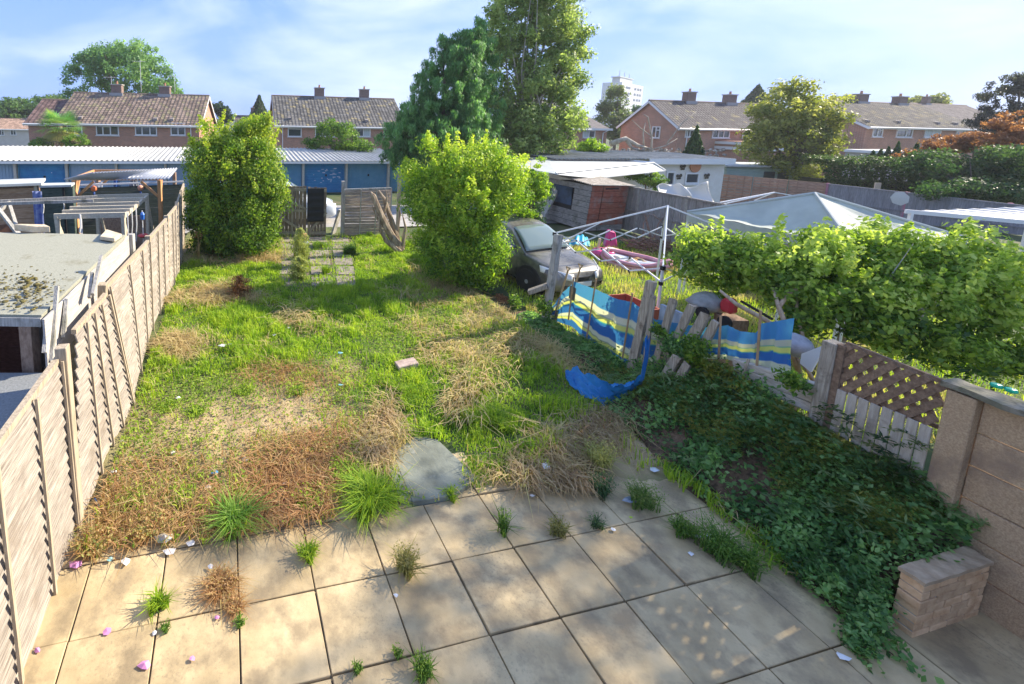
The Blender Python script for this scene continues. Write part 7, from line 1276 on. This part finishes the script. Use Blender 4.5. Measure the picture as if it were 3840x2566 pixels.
for (u, v, rad, h_, n_, pal, lf, lab) in ((592, 2285, .12, .13, 520, LUSH, 0, 'round bright grass tuft on the second slab from the fence'), (1155, 2095, .13, .12, 480, LUSH, 150, 'bright tuft at the top of the slab joint left of centre'), (1520, 2150, .13, .2, 160, [(.1, .12, .03), (.26, .25, .09), (.36, .3, .12)], 1100, 'bushy olive weed in a joint at the centre of the patio'), (1885, 2010, .07, .24, 60, GR, 420, 'upright pale green weed in the joint right of centre'), (2090, 2010, .11, .15, 90, [(.12, .13, .04), (.3, .28, .1)], 520, 'tan seedy weed beside the centre right joint'), (2235, 1985, .1, .12, 60, GD, 160, 'dark spiky weed on the cross joint at right'), (1585, 2545, .1, .14, 120, GR, 420, 'green weed at the bottom centre of the view'), (1490, 2470, .05, .05, 30, GR, 120, 'tiny dark weed in the lower cross joint'), (1340, 2530, .05, .06, 30, GR, 110, 'tiny weed near the bottom left of centre joint'), (2250, 1860, .16, .2, 120, GD, 900, 'dark leafy weed clump at the far patio edge'), (2245, 1760, .2, .3, 140, [(.14, .16, .05), (.32, .33, .1), (.45, .42, .16)], 1200, 'tall yellow seeded weed standing behind the dark leafy clump'), (2410, 1900, .22, .2, 260, [(.04, .1, .02), (.12, .22, .04), (.3, .32, .1)], 1100, 'mixed weed clump near the bottle litter at right'), (2560, 2010, .16, .14, 220, GR, 500, 'low weed mat halfway down the right joint'), (2690, 2090, .25, .3, 420, [(.03, .08, .02), (.09, .19, .03), (.2, .32, .06)], 1500, 'tall upright weed clump on the right part of the patio'), (2790, 2130, .22, .18, 300, GR, 700, 'weed clump end next to the bramble edge'), (900, 2350, .06, .05, 80, GR, 60, 'small weed at a slab corner left of centre'), (620, 2370, .05, .05, 60, GR, 40, 'small weed just below the round grass tuft'), (1690, 1870, .12, .1, 300, LUSH, 0, 'short bright grass tuft below the slate slab')):
    tuft('joint_weed', lab, 'weed', u, v, rad, h_, n_, pal, .006, 1.0, WG_, lf)
tuft('withered_weed', 'heap of withered orange brown weed on the slab left of centre', 'weed', 830, 2215, .17, .1, 900, BRN, .005, 2.2, None, 500, .02); tuft('withered_weed', 'lower end of the withered brown weed heap', 'weed', 880, 2290, .1, .07, 400, BRN, .005, 2.2, None, 250, .02)
tuft('brown_dock', 'dark reddish brown dead shrublet on the left of the lawn', 'shrub', 900, 1120, .35, .5, 500, [(.09, .05, .03), (.2, .1, .05), (.3, .17, .08)], .007, .8, None, 2600, .035)
for (u, v, h_, lab) in ((1125, 1010, 1.1, 'tall pale leafy weed standing on the far path'), (1120, 1055, .6, 'shorter weed at the front of the tall path weed')):
    tuft('tall_weed', lab, 'weed', u, v, .28, h_, 160, [(.14, .18, .05), (.3, .34, .1), (.45, .45, .18)], .01, .35, None, 3800, .05)
tuft('grass_clump', 'green grass tuft in the middle of the far path', 'grass clump', 1220, 1035, .16, .3, 500, LUSH, .01, .7); tuft('grass_clump', 'grass strip between the path slabs', 'grass clump', 1195, 935, .4, .25, 1600, GR + GL[2:], .01, .7); tuft('grass_clump', 'weedy clump right of the far path', 'grass clump', 1310, 960, .3, .35, 900, GR, .01, .8, None, 900, .04)
tuft('dry_flower_stalk', 'dried brown flower stalk beside the dark bush', 'weed', 745, 985, .08, .75, 20, STR, .02, .2, None, 60, .03); c = gp(745, 985) + Z * .8; parts = []; add_leaves(parts, np.array(tuple(c)) + rng.normal(size=(140, 3)) * .06, rng.random(140), .05, [(.3, .15, .06), (.45, .27, .12)], .5); tag(merge('seed_head', parts, GRASS), 'orange brown dried seed head on the stalk', 'seed head', kind='stuff')
for (u, v, rad, h_, lab) in ((940, 1370, .22, .14, 'pale green leafy weed rosette high on the brown part of the lawn'), (915, 1480, .2, .1, 'small leafy weed patch left of the lawn centre'), (1110, 1480, .18, .12, 'leafy weed between soil patches in the lawn centre'), (620, 1540, .25, .1, 'leafy green weed by the left fence'), (1290, 1790, .2, .14, 'green weed left of the straw beside the slate slab'), (1215, 1700, .16, .12, 'small weed among the rusty withered plants'), (500, 1900, .2, .1, 'yellow green weed at the fence corner of the soil'), (690, 1890, .14, .1, 'bright little weed above the grey plastic bag'), (1160, 1900, .2, .12, 'low weed left of the largest grass clump'), (350, 2070, .22, .16, 'bushy yellow brown weed at the patio corner by the fence'), (560, 2010, .2, .14, 'rusty weed heap beside the pale blue wrapper'), (735, 1560, .2, .1, 'low pale weed on the bare soil patch')):
    tuft('leafy_weed', lab, 'weed', u, v, rad, h_, 140, LWD if 'rusty' not in lab and 'brown weed' not in lab else BRN + LWD[:1], .008, 1.4, 'leafy weeds on the bare part of the lawn', 420, .032)
# neighbour's grass on the right
n = 60000; X = rng.random(n) * 9 + 4.2; Y = rng.random(n) * 10 + 5.5; s_ = (X - BP[0]) * BN.x + (Y - BP[1]) * BN.y; m = s_ < -.1; P = np.stack([X, Y, 0 * X - .01], 1)[m]; cl = vnoise(P[:, 0] + 20, P[:, 1], .5, 18); keep = rng.random(len(P)) < .3 + cl; P = P[keep]; cl = cl[keep]; V, F, C = blades(P, .08 + .12 * rng.random(len(P)), .009 + .006 * rng.random(len(P)), shade(len(P), LUSH + STR[2:], cl), .9); tag(fast('neighbour_grass', V, F, C, GRASS), 'rough sunlit grass of the right hand garden', 'grass', kind='stuff')
# ================================================================ LITTER
def scrap(name, label, u, v, sz, mat, z=.05, flat=True, n=6, cat='litter', grp='litter scattered over the garden'):
    c = gp(u, v, z); b = MB(); ang = random.random() * 6.28; pts = []
    for k in range(n): a = ang + k * 6.283 / n; r_ = sz * random.uniform(.55, 1.0); pts.append(c + Vector((math.cos(a) * r_, math.sin(a) * r_ * .7, random.uniform(0, sz * .35))))
    mid = c + Z * sz * random.uniform(.25, .5); o = len(b.v); b._add([mid] + pts + [c - Z * .01], [(0, 1 + k, 1 + (k + 1) % n) for k in range(n)] + [(n + 1, 1 + (k + 1) % n, 1 + k) for k in range(n)]); return tag(b.build(name, mat), label, cat, grp)
WP = M('white paper', (.66, .66, .64), rough=.7); GP_ = M('grey paper', (.38, .38, .36), rough=.7); PKL = M('pink petal plastic', (.62, .26, .48), rough=.6); BLP = M('blue scrap', (.08, .22, .38), rough=.5); CRP = M('cream scrap', (.55, .47, .38), rough=.8)
for (nm, lab, u, v, sz, mt, z) in (
 ('paper_scrap', 'large torn white scrap on the left of the lawn, below the fence top post', 832, 1299, .09, WP, .1), ('paper_scrap', 'small white scrap beside the larger one in the lawn', 862, 1292, .05, WP, .1), ('paper_scrap', 'white upright scrap in the upper lawn centre', 1028, 1258, .06, WP, .12), ('paper_scrap', 'little white scrap in the grass left of centre', 1082, 1230, .04, WP, .1), ('paper_scrap', 'crumpled white paper near the left fence', 668, 1495, .06, WP, .08), ('paper_scrap', 'white paper on the soil near the fence foot', 645, 1700, .06, WP, .05), ('paper_scrap', 'narrow white strip lying on the brown weeds', 922, 1725, .06, WP, .08),
 ('plastic_scrap', 'blue scrap on the brown weeds', 805, 1772, .05, BLP, .08), ('plastic_scrap', 'pale crumpled plastic under the blue scrap', 780, 1835, .07, CRP, .06), ('plastic_scrap', 'pinkish crumpled wrapper in the brown weeds', 1145, 1722, .07, CRP, .08), ('plastic_scrap', 'whitish wrapper behind the red framed mirror', 1075, 1815, .06, WP, .08), ('plastic_scrap', 'pale cloth scrap near the fence corner', 460, 1655, .06, CRP, .05), ('plastic_scrap', 'white tube end by the fence foot', 428, 1768, .05, WP, .05), ('plastic_scrap', 'turquoise wrapper in the middle of the lawn', 1278, 1325, .06, M('turquoise wrap', (.25, .5, .5), rough=.5), .12), ('plastic_scrap', 'small green wrapper below the lawn centre', 1280, 1445, .05, M('turquoise wrap', (.25, .5, .5)), .1),
 ('plastic_scrap', 'clear grey plastic bag at the soil edge', 618, 2025, .11, GP_, .06), ('plastic_scrap', 'pale blue wrapper left of the grey plastic bag', 575, 2000, .06, M('pale blue wrap', (.4, .5, .52)), .06), ('paper_scrap', 'white crumpled tissue on the slab edge at left', 638, 2068, .07, WP, .04), ('paper_scrap', 'white tissue right of the grey plastic bag', 715, 2038, .06, WP, .05), ('plastic_scrap', 'tiny teal cap at the soil edge', 415, 2100, .04, M('turquoise wrap', (.25, .5, .5)), .04), ('paper_scrap', 'white scrap beside the tiny teal cap', 472, 2108, .06, WP, .04), ('paper_scrap', 'white scrap above the withered weed heap', 790, 2130, .045, WP, .04), ('stone_scrap', 'flat grey stone fragment behind the patio edge', 1055, 1965, .07, GP_, .05), ('stone_scrap', 'long grey stone fragment left of the big grass clump', 1160, 1938, .08, GP_, .05),
 ('pink_petal', 'largest pink plastic petal, lying by the fence on the patio edge', 287, 2118, .075, PKL, .035), ('pink_petal', 'pink petal beside the second slab joint', 402, 2372, .045, PKL, .035), ('pink_petal', 'rounded pink petal near the bottom left', 543, 2498, .065, PKL, .035), ('pink_petal', 'small pink petal on the darker slab', 720, 2472, .03, PKL, .035), ('pink_petal', 'tiny pink petal under the withered weed', 815, 2316, .025, PKL, .035), ('pink_petal', 'faint pink petal at the foot of the fence', 140, 2440, .035, PKL, .035),
 ('paper_scrap', 'white crumb on a slab corner left of centre', 578, 2375, .03, WP, .035), ('paper_scrap', 'white pebble like scrap in the patio centre joint', 1485, 2235, .028, WP, .035), ('paper_scrap', 'white scrap in the dead stems at centre right', 1995, 1862, .04, WP, .05), ('paper_scrap', 'white stick lying in the dead stems', 2045, 1750, .08, WP, .12), ('plastic_scrap', 'silver foil packet at the bramble edge', 2455, 1765, .08, M('silver foil', (.55, .58, .58), rough=.3, metal=.4), .06), ('paper_scrap', 'small white scrap on the joint right of centre', 2300, 1988, .035, WP, .035), ('paper_scrap', 'white scrap on a slab near the tall right weed', 2590, 2078, .04, WP, .035), ('paper_scrap', 'white torn wrapper in the tall right weed', 2665, 2020, .07, WP, .05), ('paper_scrap', 'white wrapper left of the torn one', 2620, 2015, .05, WP, .05), ('plastic_scrap', 'flat white piece on the joint near the brick stub', 3160, 2465, .06, WP, .035), ('plastic_scrap', 'dark blue crumpled packet beside the weed clump', 2360, 1878, .09, M('blue grey packet', (.12, .18, .28), (.5, .5, .5), 9, .5), .05), ('plastic_scrap', 'red flower like cap by the dark leafy clump', 2262, 1795, .035, M('red plastic', (.5, .03, .04)), .1), ('plastic_scrap', 'yellow green cap at the weed clump', 2366, 1942, .025, M('lime cap', (.4, .5, .05)), .04)):
    scrap(nm, lab, u, v, sz, mt, z)
# brown concrete block in the lawn, red framed mirror
c = gp(1525, 1372, .1); b = MB(); X_ = Vector((.93, .25, .1)).normalized(); Y_ = Z.cross(X_).normalized(); b.box(c, .34, .2, .13, X_, Y_, X_.cross(Y_)); tag(b.build('brick_block', M('pinkish block', (.33, .24, .19), (.5, .39, .32), 9, .9, .4), bev=.008), 'pinkish brown block lying in the middle of the lawn', 'block')
c = gp(1045, 1868, .06); mr_ = thing('toy_mirror', tuple(c), 'open red framed folding mirror lying in the brown weeds', 'mirror')
for (o_, tilt, mt) in ((0, .25, M('mirror dark', (.05, .12, .12), rough=.1)), (.1, -.25, M('mirror pale', (.55, .58, .6), rough=.3))):
    X_ = Vector((.97, .2, 0)); Y_ = Vector((-.19, .93, tilt)).normalized(); q = c + Y_ * o_; b = MB(); b.box(q, .17, .1, .012, X_, Y_, X_.cross(Y_)); fr_ = b.build('frame', M('red pink frame', (.5, .08, .1)), mr_); b = MB(); b.box(q + Z * .009, .13, .07, .006, X_, Y_, X_.cross(Y_)); b.build('glass', mt, mr_)
b = MB(); b.tube([gp(u, v, .05) for u, v in ((355, 1870), (372, 1900), (350, 1935), (345, 1960))], .008, 5); tag(b.build('string_scrap', M('blue cord', (.05, .15, .4))), 'short blue cord lying by the fence foot', 'cord')

# thin summer haze in the air
b = MB(); b.hexa([Vector((x, y, z)) for z in (-2.6, 45) for x, y in ((-160, -8), (160, -8), (160, 262), (-160, 262))])
hm_ = bpy.data.materials.new('haze air'); hm_.use_nodes = True; t_n = hm_.node_tree; t_n.nodes.remove(t_n.nodes['Principled BSDF']); pv = t_n.nodes.new('ShaderNodeVolumePrincipled'); pv.inputs['Color'].default_value = (.92, .95, 1, 1); pv.inputs['Density'].default_value = .0006; pv.inputs['Anisotropy'].default_value = .2
t_n.links.new(pv.outputs[0], t_n.nodes['Material Output'].inputs['Volume']); tag(b.build('haze', hm_), kind='stuff', label='thin pale summer haze over the far houses', cat='haze'); SC.cycles.volume_bounces = 0; SC.cycles.volume_step_rate = 10; SC.cycles.volume_max_steps = 64
